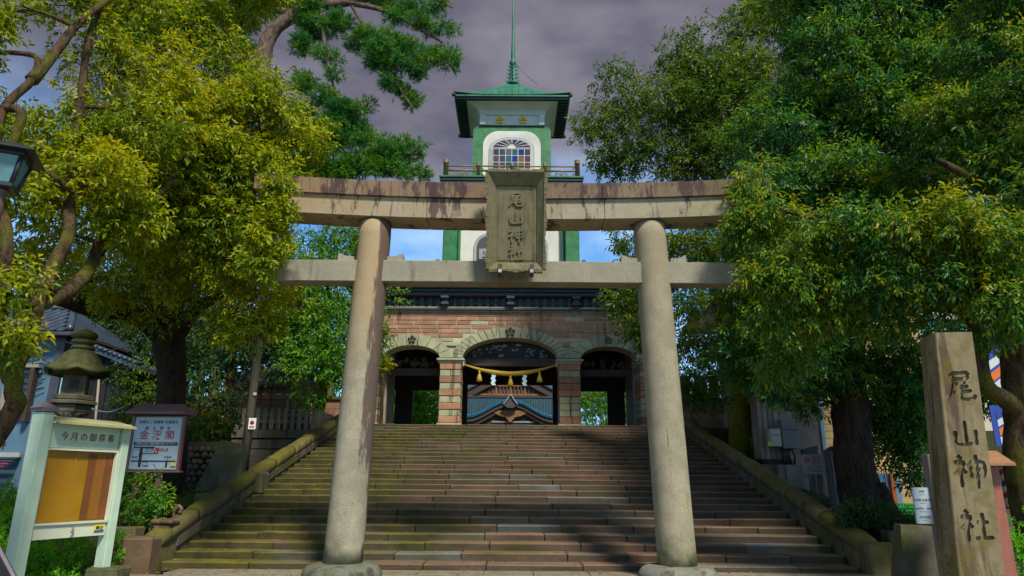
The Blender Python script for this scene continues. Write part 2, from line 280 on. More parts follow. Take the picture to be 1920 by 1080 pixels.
# ------------------------------------------------------------------ mesh builders
OFF = {}
def unit_rng(): return random.uniform(-1, 1)
class MB:
    def __init__(s): s.v = []; s.f = []; s.sm = []
    def add(s, vs_, fs_, mat=None, smooth=False):
        o = len(s.v)
        if mat is not None: vs_ = [mat @ Vector(p) for p in vs_]
        s.v.extend([tuple(p) for p in vs_]); s.f.extend([tuple(i+o for i in q) for q in fs_]); s.sm.extend([smooth]*len(fs_)); return s
    def box(s, c, d, mat=None, ch=0.0, jit=0.0):
        hx, hy, hz = d[0]/2, d[1]/2, d[2]/2
        if ch <= 0:
            vs_ = [Vector((c[0]+x*hx, c[1]+y*hy, c[2]+z*hz)) for x in (-1, 1) for y in (-1, 1) for z in (-1, 1)]
            fs_ = [(0, 1, 3, 2), (4, 6, 7, 5), (0, 4, 5, 1), (2, 3, 7, 6), (0, 2, 6, 4), (1, 5, 7, 3)]
            return s.add(vs_, fs_, mat)
        ch = min(ch, hx*0.9, hy*0.9, hz*0.9)
        vs_, idx, h = [], {}, (hx, hy, hz)
        for x in (-1, 1):
            for y in (-1, 1):
                for z in (-1, 1):
                    j = (unit_rng()*jit, unit_rng()*jit, unit_rng()*jit); sg = (x, y, z)
                    for a in range(3):
                        p = [sg[i]*(h[i] - (0 if i == a else ch)) + j[i] for i in range(3)]
                        idx[(sg, a)] = len(vs_); vs_.append(Vector(p))
        fs_ = []
        def fc(q):
            p = [vs_[i] for i in q]; n = (p[1]-p[0]).cross(p[2]-p[0]); m = sum(p, Vector())/len(p)
            fs_.append(q if n.dot(m) > 0 else q[::-1])
        for a in range(3):
            b, e = (a+1) % 3, (a+2) % 3
            for sg in (-1, 1):
                q = []
                for (u, w) in ((-1, -1), (1, -1), (1, 1), (-1, 1)):
                    k = [0, 0, 0]; k[a] = sg; k[b] = u; k[e] = w; q.append(idx[(tuple(k), a)])
                fc(tuple(q))
            for u in (-1, 1):
                for w in (-1, 1):
                    k0 = [0, 0, 0]; k0[b] = u; k0[e] = w; k1 = list(k0); k0[a] = -1; k1[a] = 1
                    k0, k1 = tuple(k0), tuple(k1); fc((idx[(k0, b)], idx[(k1, b)], idx[(k1, e)], idx[(k0, e)]))
        for x in (-1, 1):
            for y in (-1, 1):
                for z in (-1, 1): fc(tuple(idx[((x, y, z), a)] for a in range(3)))
        vs_ = [p + Vector(c) for p in vs_]
        return s.add(vs_, fs_, mat)
    def prism(s, poly, y0, y1, mat=None):       # polygon in XZ extruded along Y
        n = len(poly); A = sum(poly[i][0]*poly[(i+1) % n][1]-poly[(i+1) % n][0]*poly[i][1] for i in range(n))
        if A < 0: poly = poly[::-1]
        vs_ = [(p[0], y0, p[1]) for p in poly] + [(p[0], y1, p[1]) for p in poly]
        fs_ = [tuple(range(n)), tuple(range(2*n-1, n-1, -1))] + [(i+n, (i+1) % n+n, (i+1) % n, i) for i in range(n)]
        return s.add(vs_, fs_, mat)
    def prismx(s, poly, x0, x1, mat=None):      # polygon in YZ extruded along X
        m = Matrix(((0, 1, 0, 0), (1, 0, 0, 0), (0, 0, 1, 0), (0, 0, 0, 1)))
        t = MB(); t.prism(poly, x0, x1); fl = [q[::-1] for q in t.f]
        return s.add([m @ Vector(p) for p in t.v], fl, mat)
    def prismz(s, poly, z0, z1, mat=None):
        n = len(poly); A = sum(poly[i][0]*poly[(i+1) % n][1]-poly[(i+1) % n][0]*poly[i][1] for i in range(n))
        if A < 0: poly = poly[::-1]
        vs_ = [(p[0], p[1], z0) for p in poly] + [(p[0], p[1], z1) for p in poly]
        fs_ = [tuple(range(n))[::-1], tuple(range(n, 2*n))] + [(i, (i+1) % n, (i+1) % n+n, i+n) for i in range(n)]
        return s.add(vs_, fs_, mat)
    def loft(s, rings, cap=True, smooth=True, mat=None):
        n = len(rings[0]); vs_ = [p for r_ in rings for p in r_]; fs_ = []
        for k in range(len(rings)-1):
            for i in range(n): j = (i+1) % n; fs_.append((k*n+i, k*n+j, (k+1)*n+j, (k+1)*n+i))
        if cap: fs_.append(tuple(range(n))[::-1]); fs_.append(tuple(range((len(rings)-1)*n, len(rings)*n)))
        return s.add(vs_, fs_, mat, smooth)
    def lathe(s, prof, c, seg=20, smooth=True, rot=0.0, mat=None, pw=None):  # prof [(r,z)]
        rings = []
        for r_, z in prof:
            rg = []
            for i in range(seg):
                a = 2*PI*i/seg + rot; rr = r_
                if pw: rr = r_*pw(a)
                rg.append((c[0]+rr*math.cos(a), c[1]+rr*math.sin(a), c[2]+z))
            rings.append(rg)
        return s.loft(rings, True, smooth, mat)
    def tube(s, pts, rad, seg=8, jit=0.0, smooth=True, close=True):
        pts = [Vector(p) for p in pts]; n = len(pts)
        if not isinstance(rad, (list, tuple)): rad = [rad]*n
        rings = []; up = Vector((0.13, 0.31, 1)).normalized()
        for k in range(n):
            t = (pts[min(k+1, n-1)] - pts[max(k-1, 0)]).normalized()
            if abs(t.dot(up)) > 0.97: up = Vector((1, 0.2, 0.1)).normalized()
            a = t.cross(up).normalized(); b = t.cross(a).normalized(); up = (-b).normalized() if False else up
            rings.append([pts[k] + (a*math.cos(2*PI*i/seg) + b*math.sin(2*PI*i/seg))*rad[k]*(1+unit_rng()*jit) for i in range(seg)])
        n0 = len(s.f); s.loft(rings, close, smooth); return s
    def build(s, name, mat, parent=None, org=None):
        off = Vector((0, 0, 0))
        if parent is not None: off = OFF.get(parent.name, Vector((0, 0, 0)))
        elif org is not None: off = Vector(org)
        me = bpy.data.meshes.new(name); me.from_pydata([(p[0]-off.x, p[1]-off.y, p[2]-off.z) for p in s.v], [], s.f)
        me.polygons.foreach_set('use_smooth', s.sm); me.materials.append(M[mat] if isinstance(mat, str) else mat)
        bm = bmesh.new(); bm.from_mesh(me); bmesh.ops.recalc_face_normals(bm, faces=bm.faces); bm.to_mesh(me); bm.free(); me.update()
        o = bpy.data.objects.new(name, me); COL.objects.link(o); o.parent = parent
        if parent is None: o.location = off
        OFF[o.name] = off.copy(); return o

def tag(o, label=None, cat=None, group=None, kind=None):
    for k, v in (('label', label), ('category', cat), ('group', group), ('kind', kind)):
        if v: o[k] = v
    return o
def thing(name, loc, label, cat, group=None, rz=0.0, local=False):
    o = bpy.data.objects.new(name, None); COL.objects.link(o); o.location = loc; o.rotation_euler = (0, 0, rz)
    OFF[o.name] = Vector((0, 0, 0)) if local else Vector(loc); tag(o, label, cat, group); return o
def catmull(pts, sub=5):
    pts = [Vector(p) for p in pts]; out = []
    for i in range(len(pts)-1):
        p0, p1, p2, p3 = pts[max(i-1, 0)], pts[i], pts[i+1], pts[min(i+2, len(pts)-1)]
        for k in range(sub):
            t = k/sub; out.append(0.5*((2*p1) + (p2-p0)*t + (2*p0-5*p1+4*p2-p3)*t*t + (3*p1-p0-3*p2+p3)*t**3))
    out.append(pts[-1]); return out
def lerp_list(a, n):
    x = np.linspace(0, len(a)-1, n); return [float(v) for v in np.interp(x, range(len(a)), a)]

# text as flat print or raised letters
_tc = {}
def glyphs(txt, bold=0.0):
    if (txt, bold) in _tc: return _tc[(txt, bold)]
    cu = bpy.data.curves.new('text', 'FONT'); cu.body = txt; cu.size = 1; cu.resolution_u = 3; cu.offset = bold; cu.align_x = 'CENTER'; cu.align_y = 'CENTER'
    o = bpy.data.objects.new('text', cu); COL.objects.link(o)
    dg = bpy.context.evaluated_depsgraph_get(); me = bpy.data.meshes.new_from_object(o.evaluated_get(dg))
    v = [tuple(p.co) for p in me.vertices]; f = [tuple(p.vertices) for p in me.polygons]
    bpy.data.objects.remove(o); bpy.data.curves.remove(cu); bpy.data.meshes.remove(me)
    _tc[(txt, bold)] = (v, f); return v, f
def text_on(mb, txt, origin, ex, ez, size, bold=0.0, sx=1.0):       # ex = right, ez = up on the face
    v, f = glyphs(txt, bold); o = Vector(origin); ex = Vector(ex); ez = Vector(ez)
    mb.add([o + ex*(p[0]*size*sx) + ez*(p[1]*size) for p in v], f)
def vtext_on(mb, txt, origin, ex, ez, size, step, bold=0.0):
    for i, ch in enumerate(txt): text_on(mb, ch, Vector(origin) - Vector(ez)*step*i, ex, ez, size, bold)

# brush strokes of the four characters of the shrine's name, on a 100 x 100 grid, y down
SHI = [[(20, 6), (31, 17)], [(8, 29), (36, 26), (26, 44), (6, 62)], [(25, 42), (25, 96)], [(30, 45), (41, 57)]]
CH = {
 '尾': [[(28, 14), (76, 11)], [(75, 11), (72, 31)], [(30, 32), (73, 30)], [(28, 14), (27, 50), (20, 74), (8, 92)], [(66, 37), (50, 43), (36, 46)], [(34, 58), (74, 53)], [(28, 73), (82, 66)], [(50, 43), (49, 80), (56, 91), (84, 90), (90, 78)]],
 '山': [[(50, 8), (51, 84)], [(18, 42), (20, 86), (82, 83)], [(83, 38), (83, 90)]],
 '神': SHI + [[(50, 28), (52, 68)], [(50, 28), (89, 26), (87, 68)], [(51, 47), (87, 46)], [(52, 66), (87, 65)], [(69, 4), (69, 99)]],
 '社': SHI + [[(52, 42), (86, 40)], [(69, 14), (69, 84)], [(44, 87), (96, 84)]],
}
def brush(mb, ch, origin, ex, ez, size, y_front, depth, wid=9.5, stack=0.0006, normal=None):
    o = Vector(origin); ex = Vector(ex); ez = Vector(ez); nr = Vector(normal)
    for si, st in enumerate(CH[ch]):
        p = catmull([(a, b, 0) for a, b in st], 4); n = len(p); L, Rr = [], []
        for i in range(n):
            t = (p[min(i+1, n-1)]-p[max(i-1, 0)]).normalized(); q = Vector((-t.y, t.x, 0)); u = i/(n-1)
            w = wid*(0.42 + 0.14*math.cos(u*2*PI) + 0.10*(1-u)) * (0.55 if i in (0, n-1) else 1)
            if len(st) > 2 and u > 0.8: w *= 0.75
            L.append(p[i] + q*w); Rr.append(p[i] - q*w)
        f0 = y_front + si*stack
        def W(c, d): return o + ex*((c.x-50)/100*size) - ez*((c.y-50)/100*size) + nr*d
        vs_ = [W(c, f0) for c in L] + [W(c, f0) for c in Rr] + [W(c, f0-depth-si*0.0003) for c in L] + [W(c, f0-depth-si*0.0003) for c in Rr]
        fs_ = []
        for i in range(n-1):
            fs_ += [(i, i+1, n+i+1, n+i), (2*n+i, 3*n+i, 3*n+i+1, 2*n+i+1), (i, 2*n+i, 2*n+i+1, i+1), (n+i, n+i+1, 3*n+i+1, 3*n+i)]
        fs_ += [(0, n, 3*n, 2*n), (n-1, 3*n-1, 4*n-1, 2*n-1)]
        mb.add(vs_, fs_)

# ------------------------------------------------------------------ foliage
def tri_mesh(name, V, F, tint, mat, parent=None, smooth=False):
    me = bpy.data.meshes.new(name); V = np.asarray(V, dtype=np.float32).reshape(-1, 3)
    if parent is not None: V = V - np.array(OFF[parent.name], dtype=np.float32)
    F = np.asarray(F, dtype=np.int32).reshape(-1, 3); nF = len(F)
    me.vertices.add(len(V)); me.vertices.foreach_set('co', V.ravel()); me.loops.add(nF*3); me.loops.foreach_set('vertex_index', F.ravel())
    me.polygons.add(nF); me.polygons.foreach_set('loop_start', np.arange(0, nF*3, 3, dtype=np.int32)); me.update(calc_edges=True)
    a = me.attributes.new('tint', 'FLOAT', 'FACE'); a.data.foreach_set('value', np.asarray(tint, dtype=np.float32))
    me.materials.append(M[mat]); o = bpy.data.objects.new(name, me); COL.objects.link(o); o.parent = parent
    if parent is not None: OFF[o.name] = OFF[parent.name]
    return o
def nrm(a): return a/np.maximum(np.linalg.norm(a, axis=-1, keepdims=True), 1e-9)
def twigs_in(clumps, dens, sub=0.36, flat=0.62, nsub=13, shell=0.45, pull=0.25):
    """clumps [(centre, (rx,ry,rz), weight)] -> positions, directions, tints. Each clump holds flat pads of twigs."""
    P, D, T = [], [], []
    for c, r_, w in clumps:
        r_ = np.array(r_); c = np.array(c); base_t = rng.uniform(-0.10, 0.10)
        for k in range(nsub):
            u = nrm(rng.normal(size=3)); u[2] = u[2]*0.9 + 0.08
            sc = c + u*r_*rng.uniform(shell, 0.86); sr = r_.mean()*sub*rng.uniform(0.75, 1.3)
            n = max(4, int(dens*w*sr*sr*(0.8+0.5*rng.random()))); ts = base_t + rng.uniform(-0.22, 0.22)
            q = nrm(rng.normal(size=(n, 3))); rad = rng.uniform(0.25, 1.0, size=(n, 1))**0.5
            off = q*rad*sr*np.array([1.15, 1.15, flat]); off += (rng.random((n, 1))**6)*q*sr*0.55
            P.append(sc+off); d = nrm(q*0.8 + u*0.5 + rng.normal(size=(n, 3))*0.45 + np.array([0, 0, -pull])); D.append(d)
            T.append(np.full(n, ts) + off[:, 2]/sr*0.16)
    return np.concatenate(P), np.concatenate(D), np.concatenate(T)
def leaves(P, D, T, per, ll, lw, tl, droop=0.35, tint0=0.45, spread=0.26):
    n = len(P); k = per
    s = (np.arange(k)+0.5)/k; s = np.tile(s, (n, 1)) + rng.uniform(-0.05, 0.05, (n, k))
    base = P[:, None, :] + D[:, None, :]*(s[..., None]*tl)
    side = nrm(np.cross(D, rng.normal(size=(n, 3))))[:, None, :]; ang = (np.arange(k)*2.4)[None, :] + rng.uniform(0, 6.28, (n, 1))
    b2 = np.cross(D[:, None, :], side); lat = side*np.cos(ang)[..., None] + b2*np.sin(ang)[..., None]
    ld = nrm(lat*0.8 + D[:, None, :]*(0.35+s[..., None]*0.6) + np.array([0, 0, -droop]) + rng.normal(size=(n, k, 3))*0.18)
    up = nrm(np.array([0.25, -0.25, 0.9]) + rng.normal(size=(n, k, 3))*0.55)
    wd = nrm(np.cross(ld, up)); nn = np.cross(wd, ld)
    sz = rng.uniform(0.75, 1.25, (n, 1, 1)); L = ll*sz*rng.uniform(0.5, 1.3, (n, k, 1)); W = lw*sz*rng.uniform(0.6, 1.25, (n, k, 1))
    a = base; m = base + ld*L*0.48 + nn*L*0.03; t = base + ld*L - nn*L*0.12
    l = m + wd*W*0.5 + nn*W*0.14; r_ = m - wd*W*0.5 + nn*W*0.14
    V = np.stack([a, l, t, r_], axis=2).reshape(-1, 3); N = n*k
    i = np.arange(N)*4; F = np.stack([np.stack([i, i+1, i+2], 1), np.stack([i, i+2, i+3], 1)], 1).reshape(-1, 3)
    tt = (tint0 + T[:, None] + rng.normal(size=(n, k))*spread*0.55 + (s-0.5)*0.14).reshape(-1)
    return V, F, np.repeat(np.clip(tt, 0, 1), 2)
def needles(P, D, T, per, ll, lw, tl, tint0=0.45):
    n = len(P); k = per; s = rng.uniform(0, 1, (n, k, 1))
    base = P[:, None, :] + D[:, None, :]*s*tl
    ld = nrm(D[:, None, :]*0.9 + rng.normal(size=(n, k, 3))*0.55 + np.array([0, 0, 0.15]))
    wd = nrm(np.cross(ld, rng.normal(size=(n, k, 3)))); L = ll*rng.uniform(0.7, 1.2, (n, k, 1))
    V = np.stack([base - wd*lw, base + wd*lw, base + ld*L], axis=2).reshape(-1, 3)
    F = np.arange(n*k*3).reshape(-1, 3); tt = (tint0 + T[:, None] + rng.normal(size=(n, k))*0.14).reshape(-1)
    return V, F, np.clip(tt, 0, 1)
def CL(lst):                                    # (px, py, depth, pixel radius[, depth factor, weight])
    out = []
    for q in lst:
        px, py, Y, rp = q[:4]; k = q[4] if len(q) > 4 else 0.9; w = q[5] if len(q) > 5 else 1.0
        r_ = rp*px_m(py, Y); out.append((tuple(at(px, py, Y)), (r_, r_*k, r_*0.92), w))
    return out
def make_tree(name, loc, label, cat, trunk, limbs, clumps, leafset, barkm, mat, group=None, extra=(), branch_r=0.05, tufts=False, maxb=60):
    root = thing(name, loc, label, cat, group); skel = []
    mb = MB(); p = catmull(trunk[0], 5); r_ = lerp_list(trunk[1], len(p)); mb.tube(p, r_, 12, 0.07)
    # root flare
    b0 = Vector(trunk[0][0]); r0 = trunk[1][0]
    for a in range(5):
        an = a*2*PI/5 + 0.4; e = b0 + Vector((math.cos(an), math.sin(an), 0))*r0*1.9
        mb.tube([b0 + Vector((0, 0, r0*1.6)) + Vector((math.cos(an), math.sin(an), 0))*r0*0.45, b0 + Vector((math.cos(an), math.sin(an), 0))*r0*1.05 + Vector((0, 0, r0*0.3)), e + Vector((0, 0, -0.08))], [r0*0.4, r0*0.34, r0*0.14], 7, 0.06)
    mb.build('trunk', barkm, root); skel += list(zip(p[3:], r_[3:]))
    for lp, lr in limbs:
        q = catmull(lp, 5); rr = lerp_list(lr, len(q)); m2 = MB(); m2.tube(q, rr, 9, 0.07); m2.build('limb', barkm, root); skel += list(zip(q, rr))
    br = MB(); n = 0
    for c, rad, w in clumps[:maxb]:
        c = Vector(c); best = min(skel, key=lambda s: (s[0]-c).length + (0.6 if s[0].z > c.z else 0)); a = best[0]; d = c-a
        if d.length < 0.3: continue
        mid = a + d*0.5 + Vector((unit_rng(), unit_rng(), unit_rng()*0.6))*d.length*0.13 + Vector((0, 0, 0.05))*d.length
        q = catmull([a, mid, c], 5); r1 = min(best[1]*0.7, branch_r*(0.6+d.length*0.25)); br.tube(q, lerp_list([r1, r1*0.6, r1*0.25], len(q)), 6, 0.05)
        new = list(zip(q, lerp_list([r1, r1*0.3], len(q))))[3:]
        for k in range(6):
            u = Vector((unit_rng(), unit_rng(), unit_rng()*0.8+0.1)); e = c + Vector((u.x*rad[0], u.y*rad[1], u.z*rad[2]))*0.72; s0 = q[random.randint(3, len(q)-1)]
            m3 = s0.lerp(e, 0.5) + Vector((unit_rng(), unit_rng(), unit_rng()))*(e-s0).length*0.15
            br.tube(catmull([s0, m3, e], 3), lerp_list([r1*0.4, r1*0.08], 7), 5, 0.0)
        skel += new
    if br.v: br.build('branches', barkm, root)['kind'] = 'stuff'
    dens, per, ll, lw, tl, kw = leafset; tw = {k_: v_ for k_, v_ in kw.items() if k_ in ('sub', 'flat', 'nsub', 'shell', 'pull')}; lv = {k_: v_ for k_, v_ in kw.items() if k_ not in tw}
    P, D, T = twigs_in(clumps, dens, **tw)
    V, F, tt = needles(P, D, T, per, ll, lw, tl, **lv) if tufts else leaves(P, D, T, per, ll, lw, tl, **lv)
    cr = tri_mesh('crown', V, F, tt, mat, root); cr['kind'] = 'stuff'
    return root, len(F)
NTRI = [0]
# ------------------------------------------------------------------ the ground
D0, TR, RS, NST = 13.15, 0.518, 0.1345, 27
ZP = RS*NST                       # platform height
XS = 6.28                         # half width of the flight
def zground(x, y):
    if y < 13.3: return -0.02 if abs(x) < 30 else -0.02
    f = min(1, (y-13.3)/0.05)
    if x < 0: s = 0.14 if x > -11 else max(0.03, 0.14+(x+11)*0.03)
    else: s = 0.12 if x < 7.6 else max(0.02, 0.12-(x-7.6)*0.05)
    z = 0.70 + s*(min(y, 27.4)-13.3)
    if y > 27.6 and abs(x) < 22: z = ZP - 0.02
    return z*f
xs_ = sorted(set([-400, -150, -60] + [-40+i*2 for i in range(15)] + [-12+i*0.75 for i in range(33)] + [12.7+i*2 for i in range(14)] + [60, 150, 400]))
ys_ = sorted(set([-60, -20, -5, 2, 6, 9, 11, 13.29, 13.36] + [13.8+i*0.8 for i in range(17)] + [27.55, 27.65, 30, 35, 40, 50, 70, 100, 200, 500, 1200]))
def grid(name, xs_, ys_, zf, mat):
    vs_ = [(x, y, zf(x, y)) for y in ys_ for x in xs_]; n = len(xs_)
    fs_ = [(j*n+i, j*n+i+1, (j+1)*n+i+1, (j+1)*n+i) for j in range(len(ys_)-1) for i in range(n-1)]
    mb = MB(); mb.add(vs_, fs_); o = mb.build(name, mat); return tag(o, kind='structure')
def zg(x, y):
    z = zground(x, y)
    if abs(x) < 6.9 and 13.0 < y < 27.6: z = -0.1 + max(0, (y-14.2))*RS/TR*0.9 - 0.2
    return z + (mnoise.noise(Vector((x*0.6, y*0.6, 0)))*0.07 if y > 14 and abs(x) > 7 else 0)
grid('ground', xs_, ys_, zg, 'soil')
# street paving, one sheet, with slabs set out in front of the stairs
mb = MB(); mb.add([(-40, -30, 0.0), (40, -30, 0.0), (40, 12.6, 0.0), (-40, 12.6, 0.0)], [(0, 1, 2, 3)]); pv = tag(mb.build('pavement', 'paving'), kind='structure')
y = 10.0; nslab = 0
for row in range(5):
    x = -5.9 + (row % 2)*0.4
    while x < 6.4 and nslab < 90:
        w = random.uniform(0.85, 1.25); mb = MB(); mb.box((x+w/2, y+0.31, 0.012), (w-0.012, 0.608, 0.05), ch=0.006, jit=0.002); mb.build('slab', 'paving', pv); x += w; nslab += 1
    y += 0.62
mb = MB(); mb.box((0, 40, ZP-0.10), (30, 25.0, 0.19)); tag(mb.build('terrace', 'paving'), kind='structure')

# ------------------------------------------------------------------ stone staircase
st = thing('stone_staircase', (0, D0, 0), 'broad mossy stone staircase climbing from the street to the gate', 'staircase')
for k in range(1, NST+1):
    y0 = D0 + (k-1)*TR; z1 = RS*k; x = -XS
    while x < XS - 0.05:
        w = random.uniform(1.05, 2.0)
        if XS - (x+w) < 0.8: w = XS - x
        dz, dy = random.uniform(-0.009, 0.007), random.uniform(-0.014, 0.012)
        mb = MB(); h = RS+0.03
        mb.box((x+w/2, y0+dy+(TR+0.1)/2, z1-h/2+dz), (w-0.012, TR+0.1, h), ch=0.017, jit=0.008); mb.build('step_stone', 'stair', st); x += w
mb = MB(); mb.prismx([(D0+0.25, -0.2), (D0+0.25, 0.02), (27.25, ZP-0.18), (27.25, -0.2)], -XS, XS); mb.build('core', 'wall_stone', st)

# balustrades
for sx, lab in ((-1, 'sloping mossy stone balustrade on the left of the stairs'), (1, 'sloping mossy stone balustrade on the right of the stairs')):
    xc = sx*6.52; bt = thing('stone_balustrade', (xc, 13.1, 0), lab, 'balustrade', 'balustrades of the stairs')
    z_at = lambda yy: 0.60 + 0.2525*(yy-13.2)
    yb = [13.2]
    while yb[-1] < 26.9: yb.append(min(26.95, yb[-1]+random.uniform(1.2, 1.9)))
    for a, b in zip(yb[:-1], yb[1:]):
        if b-a < 0.2: continue
        w = 0.20; prof = [(-w, -0.17), (-w, -0.02), (-w*0.93, 0.03), (-w*0.72, 0.075), (-w*0.35, 0.095), (w*0.35, 0.095), (w*0.72, 0.075), (w*0.93, 0.03), (w, -0.03), (w, -0.17)]
        rings = []; nn = 6; dj = random.uniform(-0.02, 0.02)
        for i in range(nn+1):
            yy = a+0.008 + (b-a-0.016)*i/nn; e = 0.90 if i in (0, nn) else 1
            rings.append([(xc+p[0]*e+unit_rng()*0.006, yy, z_at(yy)-0.06+p[1]*e+dj+unit_rng()*0.006) for p in prof])
        mb = MB(); mb.loft(rings, True, True); mb.build('coping', 'moss_stone', bt)
    mb = MB(); mb.prismx([(13.25, -0.15), (13.25, z_at(13.25)-0.2), (27.0, z_at(27)-0.2), (27.0, 1.0)], xc-0.17, xc+0.17); mb.build('side_wall', 'moss_stone', bt)
    yy = 13.8
    while yy < 26.5:
        mb = MB(); L = random.uniform(0.7, 1.2); zz = z_at(yy+L/2)-0.30
        q = [(yy+0.01, z_at(yy)-0.40), (yy+0.01, z_at(yy)-0.235), (yy+L-0.01, z_at(yy+L)-0.235), (yy+L-0.01, z_at(yy+L)-0.40)]
        mb.prismx(q, xc-sx*0.21, xc-sx*0.16); mb.build('base_stone', 'wall_stone', bt); yy += L
    mb = MB(); mb.box((xc+sx*0.05, 12.98, 0.24), (0.52 if sx < 0 else 0.50, 0.42, 0.66), ch=0.035, jit=0.01); mb.build('newel_block', 'newel_brown' if sx < 0 else 'moss_stone', bt)

# retaining walls beside the stairs, big blocks
def block_wall(name, label, x0, x1, y, z0, z1, mat, rows, wr=(0.6, 1.2), d=0.35, cat='wall', part='stone_block', zf=None):
    o = thing(name, ((x0+x1)/2, y, z0), label, cat); mb = MB(); mb.box(((x0+x1)/2, y+d*0.62, (z0+z1)/2-0.02), (x1-x0-0.04, d*0.6, z1-z0-0.06)); mb.build('core', mat, o)
    h = (z1-z0)/rows
    for r_ in range(rows):
        x = x0
        while x < x1-0.05:
            w = random.uniform(*wr); w = min(w, x1-x)
            if x1-(x+w) < wr[0]*0.5: w = x1-x
            mb = MB(); mb.box((x+w/2, y+d/2+unit_rng()*0.02, z0+h*(r_+0.5)), (w-0.02, d, h-0.015), ch=0.025, jit=0.01); mb.build(part, mat, o); x += w
    return o
block_wall('retaining_wall', 'low mossy block wall left of the stair foot below the map sign', -12.5, -6.85, 13.25, -0.1, 0.72, 'moss_stone', 2, (0.7, 1.4))
block_wall('retaining_wall', 'low dark block wall right of the stair foot below the hedge', 6.95, 14, 13.25, -0.1, 0.74, 'wall_stone', 2, (0.7, 1.4))
block_wall('terrace_wall', 'dark stone terrace wall right of the stair top beside the mossy trunk', 6.8, 13.5, 27.35, 1.4, ZP+0.02, 'wall_stone', 4, (0.6, 1.3))
block_wall('terrace_wall', 'dark stone terrace wall left of the stair top behind the picket fence', -17, -6.8, 27.35, 1.8, ZP+0.02, 'wall_stone', 4, (0.6, 1.3))

# ------------------------------------------------------------------ torii
TY = 12.2
tr = thing('torii_gate', (0, TY, 0), 'large granite torii gateway standing at the foot of the stairs', 'torii')
pill = {}
for sx in (-1, 1):
    xb, xt = sx*2.79, sx*2.60; zt = 6.285; rings = []; n = 22
    for i in range(n+1):
        t = i/n; z = 0.25 + (zt-0.25)*t; r_ = 0.325 - 0.025*t; xc = xb+(xt-xb)*t
        if i == n: r_ *= 0.97
        rings.append([(xc+r_*math.cos(2*PI*j/36), TY+r_*math.sin(2*PI*j/36), z) for j in range(36)])
    mb = MB(); mb.loft(rings, True, True)
    mb.build('pillar', 'granite_weathered' if False else ('torii_left' if sx < 0 else 'torii_right'), tr) if False else pill.setdefault(sx, mb)
    mb = MB(); prof = [(0.62, -0.05), (0.66, 0.06), (0.645, 0.14), (0.58, 0.215), (0.48, 0.25), (0.2, 0.262)]; mb.lathe(prof, (xb, TY, 0), 32); mb.build('plinth', 'granite_plinth', tr)
def torii_mat(name, sx):
    k = Nd(name); x = k.sep(); fine = k.noise(70, 3); mid = k.noise(3, 6); stn = k.noise(2.2, 6, k.pos((2.6, 1.5, 0.30)), 0.62); pat = k.noise(4.5, 6, None, 0.7)
    c = k.mix(k.rng(mid, 0.34, 0.66), GR, (0.27, 0.25, 0.175)); c = k.mix(k.rng(k.noise(0.9, 5, k.pos((1.5, 1.5, 0.5)), 0.65), 0.5, 0.68, 0, 0.45), c, (0.17, 0.15, 0.095)); c = k.mix(k.rng(fine, 0.36, 0.6, 0.48, 0), c, (0.10, 0.09, 0.06)); c = k.mix(k.rng(fine, 0.6, 0.72, 0, 0.4), c, (0.66, 0.62, 0.48))
    zz = k.rng(x[2], 0.3, 6.5, 0.0, 1.0)
    if sx < 0:
        c = k.mix(k.math('MULTIPLY', k.rng(zz, 0.45, 0.75, 0, 0.8), k.rng(mid, 0.3, 0.7, 0.5, 1)), c, (0.40, 0.27, 0.13))
        side = k.rng(k.math('ADD', x[0], k.math('MULTIPLY', zz, -0.19)), -2.80, -2.48, -0.15, 0.28)
        f = k.math('ADD', k.math('ADD', stn, side), k.rng(zz, 0.2, 0.85, -0.12, 0.13)); f = k.math('ADD', f, k.math('MULTIPLY', pat, 0.12))
        c = k.mix(k.rng(f, 0.67, 0.73, 0, 0.88), c, (0.085, 0.055, 0.045))
        g = k.rng(x[0], -3.15, -2.95, 0.55, 0)
        c = k.mix(k.math('MULTIPLY', g, k.rng(mid, 0.3, 0.6, 0.3, 1)), c, (0.15, 0.17, 0.05))
    else:
        c = k.mix(k.rng(zz, 0.3, 0.9, 0.1, 0.5), c, (0.27, 0.22, 0.12))
        c = k.mix(k.rng(stn, 0.64, 0.70, 0, 0.8), c, (0.06, 0.045, 0.035))
        c = k.mix(k.math('MULTIPLY', k.rng(zz, 0.0, 0.4, 1, 0), k.rng(pat, 0.5, 0.62, 0, 0.7)), c, (0.42, 0.32, 0.10))
    c = k.mix(k.math('MULTIPLY', k.rng(zz, 0.0, 0.08, 0.9, 0), k.rng(mid, 0.35, 0.6)), c, (0.09, 0.11, 0.03))
    k.bump(k.math('ADD', mid, k.math('MULTIPLY', fine, 0.35)), 0.4, 0.012); M[name] = k.done(c, 0.85, 0, 0.3)
torii_mat('torii_left', -1); torii_mat('torii_right', 1)
pill[-1].build('pillar', 'torii_left', tr); pill[1].build('pillar', 'torii_right', tr)
# kasagi (cap) and shimaki (lintel), curving up to the ends, in three stones each
def zc(x): return 0.0055*x*x + 0.0003*abs(x)**3
def beam(name, mat, xa, xb, z0, z1, d0, d1, curve=True, n=14, endcut=0.0):
    rings = []
    for i in range(n+1):
        x = xa + (xb-xa)*i/n; e = zc(x) if curve else 0
        s0 = x + (endcut*0 if 0 < i < n else 0); k = 1
        rings.append([(x, TY-d0, z0+e), (x, TY-d1, z1+e*1.03), (x, TY+d1, z1+e*1.03), (x, TY+d0, z0+e)])
    mb = MB(); mb.loft(rings, True, False); return mb.build(name, mat, tr)
ZL0, ZL1, ZC1 = 6.275, 6.655, 6.945
